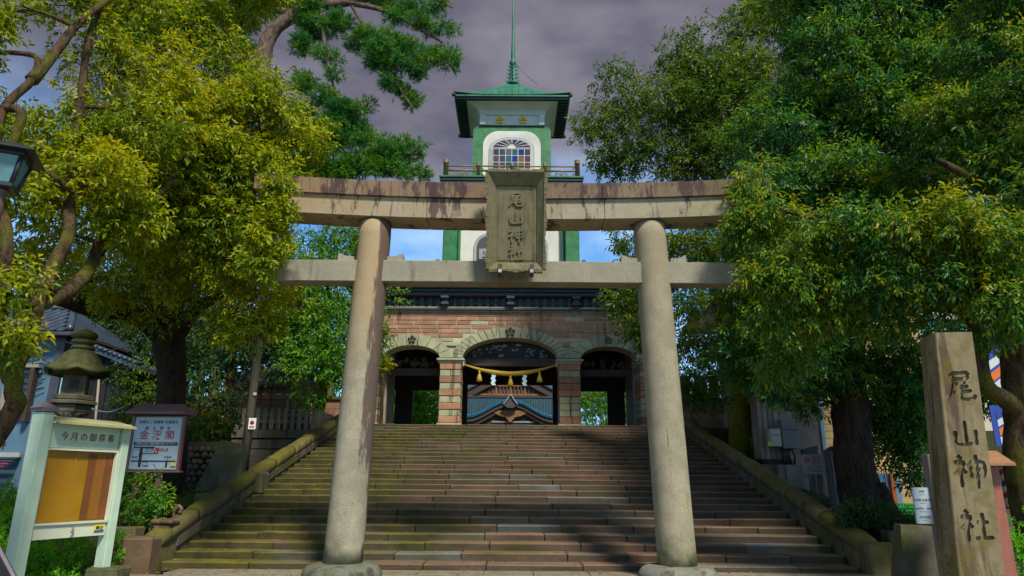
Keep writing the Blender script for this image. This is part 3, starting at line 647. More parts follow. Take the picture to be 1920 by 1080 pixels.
# beam colours: pale granite with black runs, more weathered toward the ends
def beam_mat(name, base, base2, thr, dark, warm, green):
    k = Nd(name); x = k.sep(); fine = k.noise(70, 3); mid = k.noise(2.5, 6); stn = k.noise(1.7, 7, k.pos((1.1, 1.0, 0.30)), 0.75); st2 = k.noise(4.5, 5, k.pos((1.6, 1.0, 0.2)), 0.7)
    c = k.mix(k.rng(mid, 0.3, 0.7), base, base2); c = k.mix(k.rng(fine, 0.36, 0.6, 0.5, 0), c, tuple(v*0.25 for v in base)); c = k.mix(k.rng(fine, 0.6, 0.72, 0, 0.4), c, tuple(min(1, v*1.7) for v in base))
    c = k.mix(k.math('MULTIPLY', k.rng(x[0], -3.5, 0.5, 1, 0), k.rng(mid, 0.35, 0.65, 0.3, 0.9)), c, warm)
    c = k.mix(k.math('MULTIPLY', k.rng(x[0], 0.8, 3.6, 0, 0.7), k.rng(mid, 0.35, 0.7, 0.3, 1)), c, green)
    c = k.mix(k.rng(st2, thr+0.04, thr+0.10, 0, 0.7), c, tuple(v*1.7 for v in dark)); c = k.mix(k.rng(stn, thr, thr+0.05, 0, 0.88), c, dark)
    k.bump(k.math('ADD', mid, k.math('MULTIPLY', fine, 0.35)), 0.4, 0.012); M[name] = k.done(c, 0.85, 0, 0.3)
beam_mat('lintel_stone', (0.42, 0.37, 0.26), (0.33, 0.28, 0.19), 0.545, (0.075, 0.045, 0.045), (0.36, 0.25, 0.13), (0.27, 0.25, 0.14))
beam_mat('cap_stone', (0.27, 0.19, 0.12), (0.17, 0.11, 0.075), 0.50, (0.06, 0.035, 0.038), (0.32, 0.20, 0.10), (0.14, 0.125, 0.055))
for nm, mt, z0, z1, da, db, js in (('lintel_stone', 'lintel_stone', ZL0, ZL1, 0.325, 0.335, (-4.45, -1.6, 1.72, 4.45)), ('cap_stone', 'cap_stone', ZL1+0.004, ZC1, 0.40, 0.43, (-4.85, -1.62, 1.68, 4.85))):
    for a, b in zip(js[:-1], js[1:]): beam(nm, mt, a+0.006, b-0.006, z0, z1, da, db)
mb = MB(); zn0, zn1 = 5.09, 5.50
mb.box((0, TY, (zn0+zn1)/2), (8.66, 0.36, zn1-zn0), ch=0.012); k_ = mb.build('tie_beam', 'granite', tr)
def rusty(src):
    m = M[src].copy(); m.name = 'granite_rust'; nt = m.node_tree; b = nt.nodes['Principled BSDF']; old = b.inputs['Base Color'].links[0].from_socket
    k = Nd.__new__(Nd); k.m, k.t, k.b = m, nt, b; x = k.sep(); n1 = k.noise(6, 5, k.pos((3, 1, 0.6)))
    d = k.math('ABSOLUTE', k.math('ADD', x[0], 0.20)); f = k.math('MULTIPLY', k.rng(d, 0.02, 0.11, 1, 0), k.rng(n1, 0.3, 0.6, 0.3, 1)); f = k.math('MULTIPLY', f, k.rng(x[2], 5.02, 5.18, 0.8, 0.35))
    c = k.mix(f, old, (0.32, 0.12, 0.02)); g = k.math('MULTIPLY', k.rng(k.math('ABSOLUTE', k.math('ADD', x[0], -0.05)), 0.3, 0.7, 0.6, 0), k.rng(n1, 0.4, 0.6, 0.2, 1))
    c = k.mix(g, c, (0.12, 0.10, 0.04)); k.put(b.inputs['Base Color'], c); return m
k_.data.materials[0] = rusty('granite')
for sx in (-1, 1):
    for s2 in (-1, 1):
        xc = sx*2.64 + s2*0.31; q = [(xc, zn1+0.004), (xc+s2*0.30, zn1+0.004), (xc+s2*0.285, zn1+0.16), (xc+s2*0.16, zn1+0.105), (xc, zn1+0.09)]
        mb = MB(); mb.prism(q, TY-0.11, TY+0.11); mb.build('wedge', 'granite', tr)

# name plaque hung on the torii
pq = thing('name_plaque', (0.06, TY-0.5, 4.85), 'carved stone name plaque hanging at the centre of the torii', 'plaque')
px0, pw, pz0, pz1 = 0.065, 0.53, 5.15, 7.0; PYF = TY-0.66; tilt = 0.10
def PQ(x, z, d):      # local plaque coords -> place, leaning forward at the top
    return (px0+x, PYF + d - (z-pz0)*tilt, z)
def frame_quad(mb, ain, aout, din, dout, th=0.05):
    vs_ = [PQ(*ain[0], din), PQ(*ain[1], din), PQ(*aout[1], dout), PQ(*aout[0], dout)]
    vs_ += [(p[0], p[1]+th, p[2]) for p in vs_]; mb.add(vs_, [(0, 1, 2, 3), (7, 6, 5, 4), (0, 4, 5, 1), (1, 5, 6, 2), (2, 6, 7, 3), (3, 7, 4, 0)])
iw = 0.375; iz0, iz1 = pz0+0.20, pz1-0.21; c_in = [(-iw, iz0), (iw, iz0), (iw, iz1), (-iw, iz1)]; c_out = [(-pw+0.05, pz0+0.04), (pw-0.05, pz0+0.04), (pw-0.02, pz1-0.02), (-pw+0.02, pz1-0.02)]
vs_ = [PQ(x, z, 0.16) for x, z in c_in] + [PQ(x, z, 0.24) for x, z in c_in]; mb = MB(); mb.add(vs_, [(0, 1, 2, 3), (7, 6, 5, 4), (0, 4, 5, 1), (1, 5, 6, 2), (2, 6, 7, 3), (3, 7, 4, 0)]); mb.build('panel', 'plaque_stone', pq)
for i in range(4):
    j = (i+1) % 4; mb = MB(); frame_quad(mb, (c_in[i], c_in[j]), (c_out[i], c_out[j]), 0.14, 0.0); fr = mb.build('frame_side', 'plaque_stone', pq)
    # stepped, scalloped rim pieces along the outer edge
    a, b = Vector(c_out[i]), Vector(c_out[j]); L = (b-a).length; m = int(L/0.105); outn = Vector((b-a).orthogonal()).normalized()
    if outn.dot((a+b)/2 - Vector((0, (pz0+pz1)/2))) < 0: outn = -outn
    for q in range(m):
        t0, t1 = q/m, (q+1)/m; ph = math.sin((t0+t1)/2*PI*5)*0.014
        p0, p1 = a.lerp(b, t0), a.lerp(b, t1); w_ = 0.045+ph
        cs = [p0, p1, p1+outn*w_, p0+outn*w_]; g = 0.004; d_ = (b-a).normalized()*g
        cs = [cs[0]+d_, cs[1]-d_, cs[2]-d_, cs[3]+d_]
        vs_ = [PQ(*c, -0.012) for c in cs] + [PQ(*c, 0.075) for c in cs]; mb = MB(); mb.add(vs_, [(0, 1, 2, 3), (7, 6, 5, 4), (0, 4, 5, 1), (1, 5, 6, 2), (2, 6, 7, 3), (3, 7, 4, 0)]); mb.build('rim_tooth', 'plaque_stone', fr)
mb = MB()
for (x0_, x1_, z0_, z1_) in ((-0.33, 0.33, iz0+0.045, iz0+0.06), (-0.33, 0.33, iz1-0.06, iz1-0.045), (-0.33, -0.316, iz0+0.045, iz1-0.045), (0.316, 0.33, iz0+0.045, iz1-0.045)):
    cs = [(x0_, z0_), (x1_, z0_), (x1_, z1_), (x0_, z1_)]; vs_ = [PQ(*c, 0.148) for c in cs] + [PQ(*c, 0.165) for c in cs]
    mb.add(vs_, [(0, 1, 2, 3), (7, 6, 5, 4), (0, 4, 5, 1), (1, 5, 6, 2), (2, 6, 7, 3), (3, 7, 4, 0)])
mb.build('inner_moulding', 'plaque_stone', pq)
ezp = Vector((0, -tilt, 1)).normalized(); nrp = Vector((0, -1, -tilt)).normalized()
for i, ch in enumerate('尾山神社'):
    mb = MB(); brush(mb, ch, PQ(0, iz1-0.26-0.335*i, 0.16), (1, 0, 0), ezp, 0.31, 0.030, 0.05, wid=12.0, normal=nrp); mb.build('raised_character', 'plaque_stone', pq)
for x in (-0.28, 0.28):
    mb = MB(); mb.box((px0+x, PYF+0.06, pz0-0.01), (0.075, 0.22, 0.10), ch=0.006); mb.box((px0+x, PYF-0.04, pz0+0.07), (0.075, 0.02, 0.10)); b_ = mb.build('bracket', 'wood_dark', pq)
    mb = MB(); mb.box((px0+x, PYF-0.058, pz0-0.005), (0.06, 0.008, 0.06)); mb.build('bracket_plate', 'frame_grey', b_)
mb = MB(); mb.box((px0, TY-0.40, 6.2), (0.5, 0.22, 0.3)); mb.build('hanger_block', 'plaque_stone', pq)
# ------------------------------------------------------------------ gate building
GY, GX = 30.0, -0.06
def gx(px, py=700, Y=GY): return at(px, py, Y).x
gt = thing('shrine_gate', (GX, GY, ZP), 'three-storey shrine gate of striped stone arches with a green-roofed tower', 'gate')
zcap = zy(676, GY); zsp = zy(672, GY); zc0 = zy(634, GY); zs0 = zy(649, GY); ztop = zy(577, GY)
XI0, XI1 = GX-2.13, GX-3.15         # inner faces of the central piers / outer faces
acen = 2.10; aside0, aside1 = 3.12, 5.62; WOUT = 6.75; TH = 0.95
asd = (aside1-aside0)/2; xsd = (aside0+aside1)/2
bc, bs = zc0-zsp, zs0-zsp
def intrados(x):                      # height of arch soffit at x (relative to centre), or None where solid
    ax = abs(x)
    if ax < acen: return zsp + bc*math.sqrt(max(0, 1-(ax/acen)**2))
    if aside0 < ax < aside1: return zsp + bs*math.sqrt(max(0, 1-((ax-xsd)/asd)**2))
    return None
# backing wall in strips
mb = MB(); cuts = sorted(set([-WOUT, WOUT] + [s*v for s in (-1, 1) for v in [acen*math.cos(i*PI/24) for i in range(0, 13)] + [xsd+asd*math.cos(i*PI/16) for i in range(17)]]))
for a, b in zip(cuts[:-1], cuts[1:]):
    if b-a < 1e-4: continue
    m = (a+b)/2; ia = intrados(a*0.99999 + m*0.00001); ib = intrados(b*0.99999 + m*0.00001)
    if intrados(m) is None: ia = ib = zsp-0.02
    mb.prism([(GX+a, ia), (GX+b, ib), (GX+b, ztop+0.1), (GX+a, ztop+0.1)], GY, GY+TH)
mb.build('arch_wall', 'tuff_green', gt)
mo = MB(); zb0_m = zy(650, GY)
for a, b in zip(cuts[:-1], cuts[1:]):
    if b-a < 1e-4: continue
    m = (a+b)/2; lo = zb0_m
    for q_ in (a, b, m):
        it = intrados(q_)
        if it is not None: lo = max(lo, it+0.2)
    mo.prism([(GX+a, lo), (GX+b, lo), (GX+b, zy(587, GY)), (GX+a, zy(587, GY))], GY-0.055, GY+0.01)
mo.build('mortar_bed', 'mortar', gt)
# voussoirs
def ring(xc, a, b, t, n, y0, y1, power=1.0, zc_=zsp):
    for i in range(n):
        g = 0.016/a; t0, t1 = PI*i/n+g, PI*(i+1)/n-g; q = []
        for tt in (t0, (t0+t1)/2, t1): q.append((GX+xc+(a-0.0)*math.cos(tt), zc_+b*math.sin(tt)))
        for tt in (t1, (t0+t1)/2, t0): q.append((GX+xc+(a+t)*math.cos(tt), zc_+(b+t)*math.sin(tt)))
        if max(p[1] for p in q) < zcap: continue
        mb = MB(); mb.prism(q, y0+unit_rng()*0.006, y1); mb.build('arch_stone', 'tuff_green', gt)
ring(0, acen, bc, 0.47, 23, GY-0.13, GY+0.02)
for s in (-1, 1): ring(s*xsd, asd, bs, 0.50, 9, GY-0.10, GY+0.02)
# brick courses
zb0 = zy(650, GY); nrow = 8; hb = (zy(587, GY)-zb0)/nrow
for r_ in range(nrow):
    z0 = zb0 + r_*hb; x = -WOUT + (0 if r_ % 2 else -0.45)
    while x < WOUT:
        w = random.choice((0.78, 0.9, 1.02, 1.15, 0.62)); xa, xb = max(x, -WOUT), min(x+w, WOUT); x += w
        if xb-xa < 0.15: continue
        zz = z0
        bad = False
        for q in (xa, (xa+xb)/2, xb):
            it = intrados(q)
            if it is not None and z0 < it+0.12: bad = True
            if abs(q) < acen+0.47 and z0+hb < zsp + (bc+0.47)*math.sqrt(max(0, 1-(q/(acen+0.47))**2)) - 0.05: bad = bad or (abs((xa+xb)/2) < acen+0.2)
        if bad: continue
        mat = 'brick_red' if not (r_ < 2 and aside0-0.6 < abs((xa+xb)/2) < aside1+0.5) and random.random() > 0.06 else 'tuff_green'
        mb = MB(); mb.box((GX+(xa+xb)/2, GY-0.03, z0+hb/2), (xb-xa-0.034, 0.1, hb-0.030), ch=0.008, jit=0.004); mb.build('brick', mat, gt)
x = -WOUT
while x < WOUT-0.1:
    w = min(random.uniform(1.0, 1.7), WOUT-x); mb = MB(); mb.box((GX+x+w/2, GY-0.05, (zy(587, GY)+ztop)/2+0.01), (w-0.012, 0.16, ztop-zy(587, GY)), ch=0.01); mb.build('string_stone', 'tuff_green', gt); x += w
mb = MB(); mb.box((GX, GY-0.004, (zb0+zy(587, GY))/2), (2*WOUT, 0.02, 0.01)); 
# piers with red and green courses, caps and bases
for sx in (-1, 1):
    for xa, xb in ((acen+0.05, aside0-0.05), (aside1+0.05, WOUT)):
        xm = sx*(xa+xb)/2 + GX; w = xb-xa; zb = ZP+0.30; nc = 9; h = (zcap-0.17-zb)/nc
        for i in range(nc):
            z0 = zb+i*h; red = (i % 2 == 0)
            if sx > 0 and i in (2, 5): red = not red
            mt = 'brick_red' if red else 'tuff_green'
            for (u0, u1) in (((-w/2, w/2),) if red else ((-w/2, 0), (0, w/2))):
                e = 0.03 if red else 0.0
                mb = MB(); mb.box((xm+(u0+u1)/2, GY+TH/2-0.12, z0+h/2), (u1-u0-0.012+e, TH+0.24+e*2, h-0.012), ch=0.02, jit=0.006); mb.build('pier_stone', mt, gt)
        mb = MB(); mb.box((xm, GY+TH/2-0.12, ZP+0.145), (w+0.16, TH+0.44, 0.30), ch=0.03); ps = mb.build('pier_base', 'tuff_green', gt)
        mb = MB(); mb.box((xm, GY-0.357, ZP+0.16), (w*0.7, 0.02, 0.11), ch=0.008); mb.build('base_moulding', 'tuff_green', ps)
        mb = MB(); mb.box((xm, GY+TH/2-0.12, zcap-0.11), (w+0.14, TH+0.36, 0.13), ch=0.02); mb.build('pier_cap', 'tuff_green', gt)
        mb = MB(); mb.box((xm, GY+TH/2-0.12, zcap-0.02), (w+0.30, TH+0.52, 0.10), ch=0.02); mb.build('pier_cap', 'tuff_green', gt)
# plum blossom crests on the keystones
def crest(xc, z, y, r_, mat, nm='plum_crest'):
    mb = MB()
    for i in range(5):
        a = PI/2 + i*2*PI/5; mb.lathe([(0.001, -0.06*r_/0.2), (r_*0.24, -0.045*r_/0.2), (r_*0.36, 0.0), (r_*0.36, 0.05)], (0, 0, 0), 10, mat=Matrix.Translation((GX+xc+math.cos(a)*r_*0.66, y, z+math.sin(a)*r_*0.66)) @ Matrix.Rotation(-PI/2, 4, 'X'))
    mb.lathe([(0.001, -0.07*r_/0.2), (r_*0.13, -0.05*r_/0.2), (r_*0.18, 0.05)], (0, 0, 0), 10, mat=Matrix.Translation((GX+xc, y, z)) @ Matrix.Rotation(-PI/2, 4, 'X'))
    mb.build(nm, mat, gt)
crest(0, zy(623, GY), GY-0.17, 0.23, 'crest_stone'); crest(-xsd, zy(638, GY), GY-0.14, 0.19, 'crest_stone'); crest(xsd, zy(638, GY), GY-0.14, 0.19, 'crest_stone')
# cornice: frieze boards, brackets, stacked mouldings
def zyc(py): return zy(py, GY-0.3)
zf0, zf1, zf2 = zyc(578), zyc(556), zyc(553)
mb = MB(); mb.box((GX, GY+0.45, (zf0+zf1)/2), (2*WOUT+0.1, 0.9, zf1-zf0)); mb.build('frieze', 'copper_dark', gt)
x = -WOUT
while x < WOUT: mb = MB(); mb.box((GX+x+0.16, GY-0.05, (zf0+zf1)/2), (0.17, 0.12, zf1-zf0-0.01), ch=0.01); mb.build('frieze_post', 'wood_cornice', gt); x += 0.37
for k in range(-2, 3):
    xx = GX + k*2.95
    for j, (w, d) in enumerate(((0.22, 0.22), (0.34, 0.34), (0.24, 0.30), (0.36, 0.42))):
        hh = (zf1-zf0)/4; mb = MB(); mb.box((xx, GY-0.08-d/2, zf0+hh*(j+0.5)), (w, d, hh-0.008), ch=0.012)
        if j == 0: br0 = mb.build('bracket', 'wood_cornice', gt)
        else: mb.build('bracket_block', 'wood_cornice', br0)
mb = MB(); mb.box((GX, GY+0.25, zf0-0.03), (2*WOUT+0.5, 1.0, 0.09), ch=0.01); mb.build('moulding', 'wood_cornice', gt)
zz = zf1
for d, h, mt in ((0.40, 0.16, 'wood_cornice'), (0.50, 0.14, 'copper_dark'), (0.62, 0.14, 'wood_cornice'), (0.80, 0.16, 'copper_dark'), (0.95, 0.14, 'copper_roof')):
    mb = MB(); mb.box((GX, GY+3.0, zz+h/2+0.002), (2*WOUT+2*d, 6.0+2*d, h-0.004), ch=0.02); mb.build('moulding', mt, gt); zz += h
# first storey interior: side walls, ceiling, posts, lintels and the back frame
zlin = zy(733, 35.6); zcei = zy(600, GY)+0.6
mb = MB(); mb.box((GX, GY+3.45, zy(600, GY)+0.6), (2*WOUT-0.02, 4.9, 0.16)); mb.build('ceiling', 'ceiling_wood', gt)
for s in (-1, 1):
    mb = MB(); mb.box((GX+s*(WOUT-0.08), GY+3.45, (ZP+ztop)/2), (0.14, 5.0, ztop-ZP-0.02)); mb.build('side_wall', 'wood_dark', gt)
    mb = MB(); mb.box((GX+s*(WOUT-0.2), GY+2.6, ZP+1.9), (0.06, 2.2, 2.2)); mb.build('side_panel', 'white_cove', gt)
    for yy in (GY+1.3, GY+3.2, GY+5.6):
        mb = MB(); mb.box((GX+s*(aside1+0.15), yy, (ZP+zs0)/2+0.3), (0.30, 0.30, zs0-ZP+0.5), ch=0.02); mb.build('post', 'wood_pale' if yy < GY+4 else 'wood_black', gt)
        mb = MB(); mb.box((GX+s*2.60, yy, (ZP+zs0)/2+0.3), (0.42 if yy < GY+4 else 0.80, 0.42, zs0-ZP+0.5), ch=0.02); mb.build('post', 'wood_black', gt)
    x0, x1 = aside0, aside1
    mb = MB(); mb.box((GX+s*xsd, GY+1.3, zy(699, GY+1.3)), (asd*2+0.3, 0.22, 0.34), ch=0.02); mb.build('beam', 'wood_dark', gt)
    mb = MB(); mb.box((GX+s*xsd, GY+5.6, (zlin+zcei)/2), (asd*2+0.9, 0.16, zcei-zlin)); mb.build('back_panel', 'wood_black', gt)
    mb = MB()
    for q in range(26):
        a, b, c_ = random.uniform(-asd*0.8, asd*0.8), random.uniform(0.05, 0.42), random.uniform(0.07, 0.16)
        mb.lathe([(0.001, -0.05), (c_*0.7, -0.03), (c_, 0), (c_, 0.04)], (0, 0, 0), 7, mat=Matrix.Translation((GX+s*xsd+a, GY+1.25, zy(699, GY+1.3)+0.2+b*(1-(a/asd)**2*0.6))) @ Matrix.Rotation(-PI/2, 4, 'X') @ Matrix.Scale(random.uniform(0.5, 1), 4, (1, 0, 0)))
    tag(mb.build('carving', 'wood_dark', gt), kind='stuff')
    # back opening jambs
    mb = MB(); mb.box((GX+s*(aside1-0.28), GY+5.6, (ZP+zlin)/2), (0.62, 0.2, zlin-ZP)); mb.build('back_panel', 'wood_black', gt)
zl2 = zy(722, 35.6)
mb = MB(); mb.box((GX, GY+5.6, (zl2+zcei)/2), (acen*2+1.4, 0.15, zcei-zl2)); mb.build('back_panel', 'wood_black', gt)
zt = zy(680, GY+0.7)
mb = MB(); mb.box((GX, GY+0.7, zt), (acen*2+0.1, 0.26, 0.36), ch=0.02); mb.build('beam', 'wood_dark', gt)
q = [(GX+acen*0.995*math.cos(i*PI/20), zt+0.16 if i in (0, 20) else max(zt+0.18, zsp+bc*math.sin(i*PI/20)-0.01)) for i in range(21)]
mb = MB(); mb.prism(q, GY+0.74, GY+0.80); mb.build('transom', 'wood_black', gt)
mb = MB()
for k in range(46):
    a = random.uniform(-1.75, 1.75)
    if abs(a) < 0.14: continue
    top = zsp + bc*math.sqrt(1-(a/acen)**2) - 0.16; b = random.uniform(zt+0.27, max(zt+0.30, top)); r_ = random.uniform(0.03, 0.11)*(1.5 if abs(abs(a)-0.4) < 0.22 else 1)
    n = random.randint(6, 9); ph = random.random()*6; q = [(GX+a+math.cos(ph+i*2*PI/n)*r_*random.uniform(0.6, 1.2)*1.2, b+math.sin(ph+i*2*PI/n)*r_*random.uniform(0.5, 1)*0.75) for i in range(n)]
    mb.prism(q, GY+0.70, GY+0.735)
tag(mb.build('carving', 'carving_grey', gt), kind='stuff')  # pale grey pieces painted in for light showing through the openwork
for s in (-1, 1):
    for rr, a0 in ((0.28, 1.45), (0.2, 1.0), (0.16, 0.75)):
        mb = MB(); pts = [(GX+s*(a0+rr*math.cos(t)), GY+0.69, zt+0.25+rr*0.9*math.sin(t)) for t in np.linspace(0.1, 2.9, 9)]; mb.tube(pts, [0.03]*9, 6); mb.build('carving', 'wood_dark', gt)

# second storey
SY = 31.0; z2a, z2b = zz, zy(329, 30.55)-0.52
mb = MB(); mb.box((GX, SY+3.0, (z2a+z2b)/2), (6.3, 5.2, z2b-z2a)); mb.build('wall', 'white_plaster', gt)
for s in (-1, 1):
    for yy in (SY+0.2, SY+5.8): mb = MB(); mb.box((GX+s*2.93, yy, (z2a+z2b)/2), (0.68, 0.68, z2b-z2a), ch=0.05); mb.build('corner_post', 'copper_green', gt)
    mb = MB(); mb.box((GX+s*2.50, SY+0.28, (z2a+z2b)/2), (0.10, 0.3, z2b-z2a)); mb.build('edge_strip', 'copper_green', gt)
    mb = MB(); mb.box((GX+s*3.2, SY+3.0, (z2a+z2b)/2), (0.12, 4.9, z2b-z2a)); mb.build('side_cladding', 'copper_green', gt)
# arched niche with carved doors
def archpoly(xc, hw, z0, z1, rr, n=8):
    q = [(xc-hw, z0), (xc+hw, z0)]; q += [(xc+hw-rr+rr*math.cos(t), z1-rr+rr*math.sin(t)) for t in np.linspace(0, PI/2, n)]; q += [(xc-hw+rr-rr*math.cos(t), z1-rr+rr*math.sin(t)) for t in np.linspace(PI/2, 0, n)]; return q
zn_ = zy(437, SY+0.3)
mb = MB(); mb.prism(archpoly(GX, 1.80, z2a, zn_, 0.7), SY+0.33, SY+0.42); nb = mb.build('niche_frame', 'frame_grey', gt)
mb = MB(); mb.prism(archpoly(GX, 1.66, z2a, zn_-0.13, 0.62), SY+0.31, SY+0.34); mb.build('niche_back', 'wood_cornice', gt)
for s in (-1, 1):
    for c_ in range(2):
        for r_ in range(6):
            x = s*(0.42+c_*0.78); z = z2a+0.3+r_*0.62
            if z > zn_-0.75: continue
            mb = MB(); mb.box((GX+x, SY+0.29, z+0.26), (0.70, 0.05, 0.54), ch=0.012); dp = mb.build('door_panel', 'carving_grey', gt)
            mb = MB()
            for t_ in range(5):
                mb.tube([(GX+x+random.uniform(-0.25, 0.25), SY+0.25, z+random.uniform(0.05, 0.45)) for _ in range(4)], 0.022, 5)
            tag(mb.build('carving', 'frame_grey', dp), kind='stuff')
# lower railing newels
def newel(x, y, z0, h, r_, mat, parent, nm='newel'):
    mb = MB(); mb.lathe([(r_, 0), (r_, h*0.72), (r_*1.25, h*0.74), (r_*1.25, h*0.78), (r_*0.7, h*0.80), (r_*1.2, h*0.88), (r_*1.1, h*0.94), (r_*0.3, h*0.985), (0.005, h)], (x, y, z0), 12); mb.build(nm, mat, parent)
z_r1 = zy(486, 29.5)
for s in (-1, 1):
    for yy in (29.5, 36): newel(GX+s*3.33*0.995, yy, zz, z_r1-zz, 0.10, 'bronze_rail', gt)
    mb = MB(); mb.tube([(GX+s*3.31, 29.5, zz+0.62), (GX+s*3.31, 36, zz+0.62)], 0.04, 8); mb.build('railing', 'bronze_rail', gt)
mb = MB(); mb.tube([(GX-3.31, 29.5, zz+0.62), (GX+3.31, 29.5, zz+0.62)], 0.04, 8); mb.build('railing', 'bronze_rail', gt)

# balcony under the third storey
BY = 30.55; zb_ = zy(329, BY); HW = 3.53
mb = MB(); mb.box((GX, BY+3.3, zb_-0.04), (2*HW, 6.6, 0.09), ch=0.01); mb.build('balcony_edge', 'copper_green', gt)
for i in range(3):
    e = 0.06+0.05*i; mb = MB(); mb.box((GX, BY+3.3, zb_-0.16-0.14*i), (2*(HW-e), 6.6-2*e, 0.135), ch=0.01); mb.build('moulding', 'copper_dark', gt)
rl = 3.24; zr = zb_+0.005; RYF = BY+0.25; RYB = BY+6.2
for (x, y) in ((-rl, RYF), (rl, RYF), (-rl, RYB), (rl, RYB)): newel(GX+x, y, zr, 1.00, 0.12, 'bronze_rail', gt)
for x in (-1.64, 0.02, 1.64): newel(GX+x, RYF, zr, 0.82, 0.085, 'bronze_rail', gt)
def rail(a, b):
    a, b = Vector(a), Vector(b)
    for h, r_ in ((0.60, 0.035), (0.36, 0.05), (0.06, 0.05)):
        mb = MB(); mb.tube([a+Vector((0, 0, h)), b+Vector((0, 0, h))], r_, 8); mb.build('rail_bar', 'bronze_rail', gt)
for a, b in ((-rl, -1.64), (-1.64, 0.02), (0.02, 1.64), (1.64, rl)):
    rail((GX+a, RYF, zr), (GX+b, RYF, zr)); m = (a+b)/2
    mb = MB(); mb.tube([(GX+m, RYF, zr+0.05), (GX+m, RYF, zr+0.36)], 0.03, 6)
    for s in (-1, 1): mb.tube(catmull([(GX+m, RYF, zr+0.12), (GX+m+s*0.14, RYF, zr+0.24), (GX+m+s*0.27, RYF, zr+0.22), (GX+m+s*0.24, RYF, zr+0.12)], 3), 0.026, 6)
    mb.build('rail_scroll', 'bronze_rail', gt)
    for e, s in ((a, 1), (b, -1)):
        mb = MB(); mb.tube(catmull([(GX+e, RYF, zr+0.28), (GX+e+s*0.14, RYF, zr+0.22), (GX+e+s*0.26, RYF, zr+0.12), (GX+e+s*0.16, RYF, zr+0.08)], 3), 0.028, 6)
        mb.tube(catmull([(GX+e, RYF, zr+0.5), (GX+e+s*0.12, RYF, zr+0.55), (GX+e+s*0.25, RYF, zr+0.44)], 3), 0.026, 6); mb.build('rail_scroll', 'bronze_rail', gt)
for s in (-1, 1): rail((GX+s*rl, RYF, zr), (GX+s*rl, RYB, zr))

# third storey: green box with rounded shoulders, white arched panel, stained window
T3 = 32.85; z3a, z3b = zb_+0.01, zy(236, T3); w3 = 2.07
mb = MB(); mb.prism(archpoly(GX, w3, z3a, z3b, 0.34, 7), T3, T3+2.7); mb.build('tower_body', 'copper_green', gt)
mb = MB(); mb.prism(archpoly(GX, 1.53, z3a, zy(246, T3-0.04), 0.85, 10), T3-0.05, T3+0.02); mb.build('window_surround', 'white_plaster', gt)
zw1 = zy(257, T3-0.1)
def roundtop(xc, hw, z0, z1, n=14, k=0.55):
    h = hw*k; return [(xc-hw, z0), (xc+hw, z0)] + [(xc+hw*math.cos(t), z1-h+h*math.sin(t)) for t in np.linspace(0, PI, n)]
mb = MB(); mb.prism(roundtop(GX, 1.20, z3a, zw1), T3-0.11, T3-0.04); wf = mb.build('window_frame', 'frame_grey', gt)
mb = MB(); mb.prism(roundtop(GX, 1.10, z3a, zw1-0.08), T3-0.135, T3-0.10); mb.build('window_rim', 'white_cove', gt)
mb = MB(); mb.prism(roundtop(GX, 1.05, z3a, zw1-0.14), T3-0.16, T3-0.13); mb.build('window_back', 'frame_grey', gt)
zfan = zy(280, T3-0.15)
# fan light: radiating panes
ha = 0.98; hf = zw1-0.20-zfan; fan = ['plum', 'navy', 'violet', 'navy', 'slate', 'violet', 'navy', 'plum']
for i in range(8):
    t0, t1 = PI*i/8+0.03, PI*(i+1)/8-0.03
    q = [(GX+0.30*math.cos(t0), zfan+0.09+0.26*hf*math.sin(t0)), (GX+ha*math.cos(t0), zfan+0.05+(hf-0.04)*math.sin(t0)), (GX+ha*math.cos((t0+t1)/2), zfan+0.05+(hf-0.04)*math.sin((t0+t1)/2)), (GX+ha*math.cos(t1), zfan+0.05+(hf-0.04)*math.sin(t1)), (GX+0.30*math.cos(t1), zfan+0.09+0.26*hf*math.sin(t1))]
    mb = MB(); mb.prism(q, T3-0.185, T3-0.155); mb.build('fan_pane', 'glass_'+fan[i], gt)
mb = MB(); mb.prism([(GX+0.24*math.cos(t), zfan+0.04+0.24*math.sin(t)) for t in np.linspace(0, PI, 10)], T3-0.20, T3-0.155); mb.build('fan_hub', 'white_plaster', gt)
for i in range(9):
    t = PI*i/8; mb = MB(); mb.tube([(GX+0.2*math.cos(t), T3-0.20, zfan+0.06+0.2*math.sin(t)*0.8), (GX+0.97*math.cos(t), T3-0.20, zfan+0.05+(hf-0.03)*math.sin(t))], 0.022, 6); mb.build('glazing_bar', 'white_plaster', gt)
pal = [['navy', 'violet', 'slate', 'teal', 'blue', 'violet'], ['plum', 'violet', 'teal', 'blue', 'amber', 'violet'], ['violet', 'plum', 'navy', 'teal', 'amber', 'plum'], ['slate', 'violet', 'blue', 'navy', 'plum', 'violet']]
pw_ = 1.98/6; ph_ = 0.385
for r_ in range(5):
    for c_ in range(6):
        z1_ = zfan-0.02-r_*ph_; z0_ = max(z3a, z1_-ph_)
        if z1_-z0_ < 0.1: continue
        mb = MB(); mb.box((GX-0.99+pw_*(c_+0.5), T3-0.17, (z0_+z1_)/2), (pw_-0.04, 0.03, z1_-z0_-0.035)); mb.build('window_pane', 'glass_'+pal[r_ % 4][c_], gt)
for c_ in range(7): mb = MB(); mb.box((GX-0.99+pw_*c_, T3-0.185, (z3a+zfan)/2), (0.032, 0.04, zfan-z3a)); mb.build('glazing_bar', 'white_plaster', gt)
for r_ in range(5): mb = MB(); mb.box((GX, T3-0.185, zfan-r_*ph_), (2.0, 0.036, 0.030)); mb.build('glazing_bar', 'white_plaster', gt)
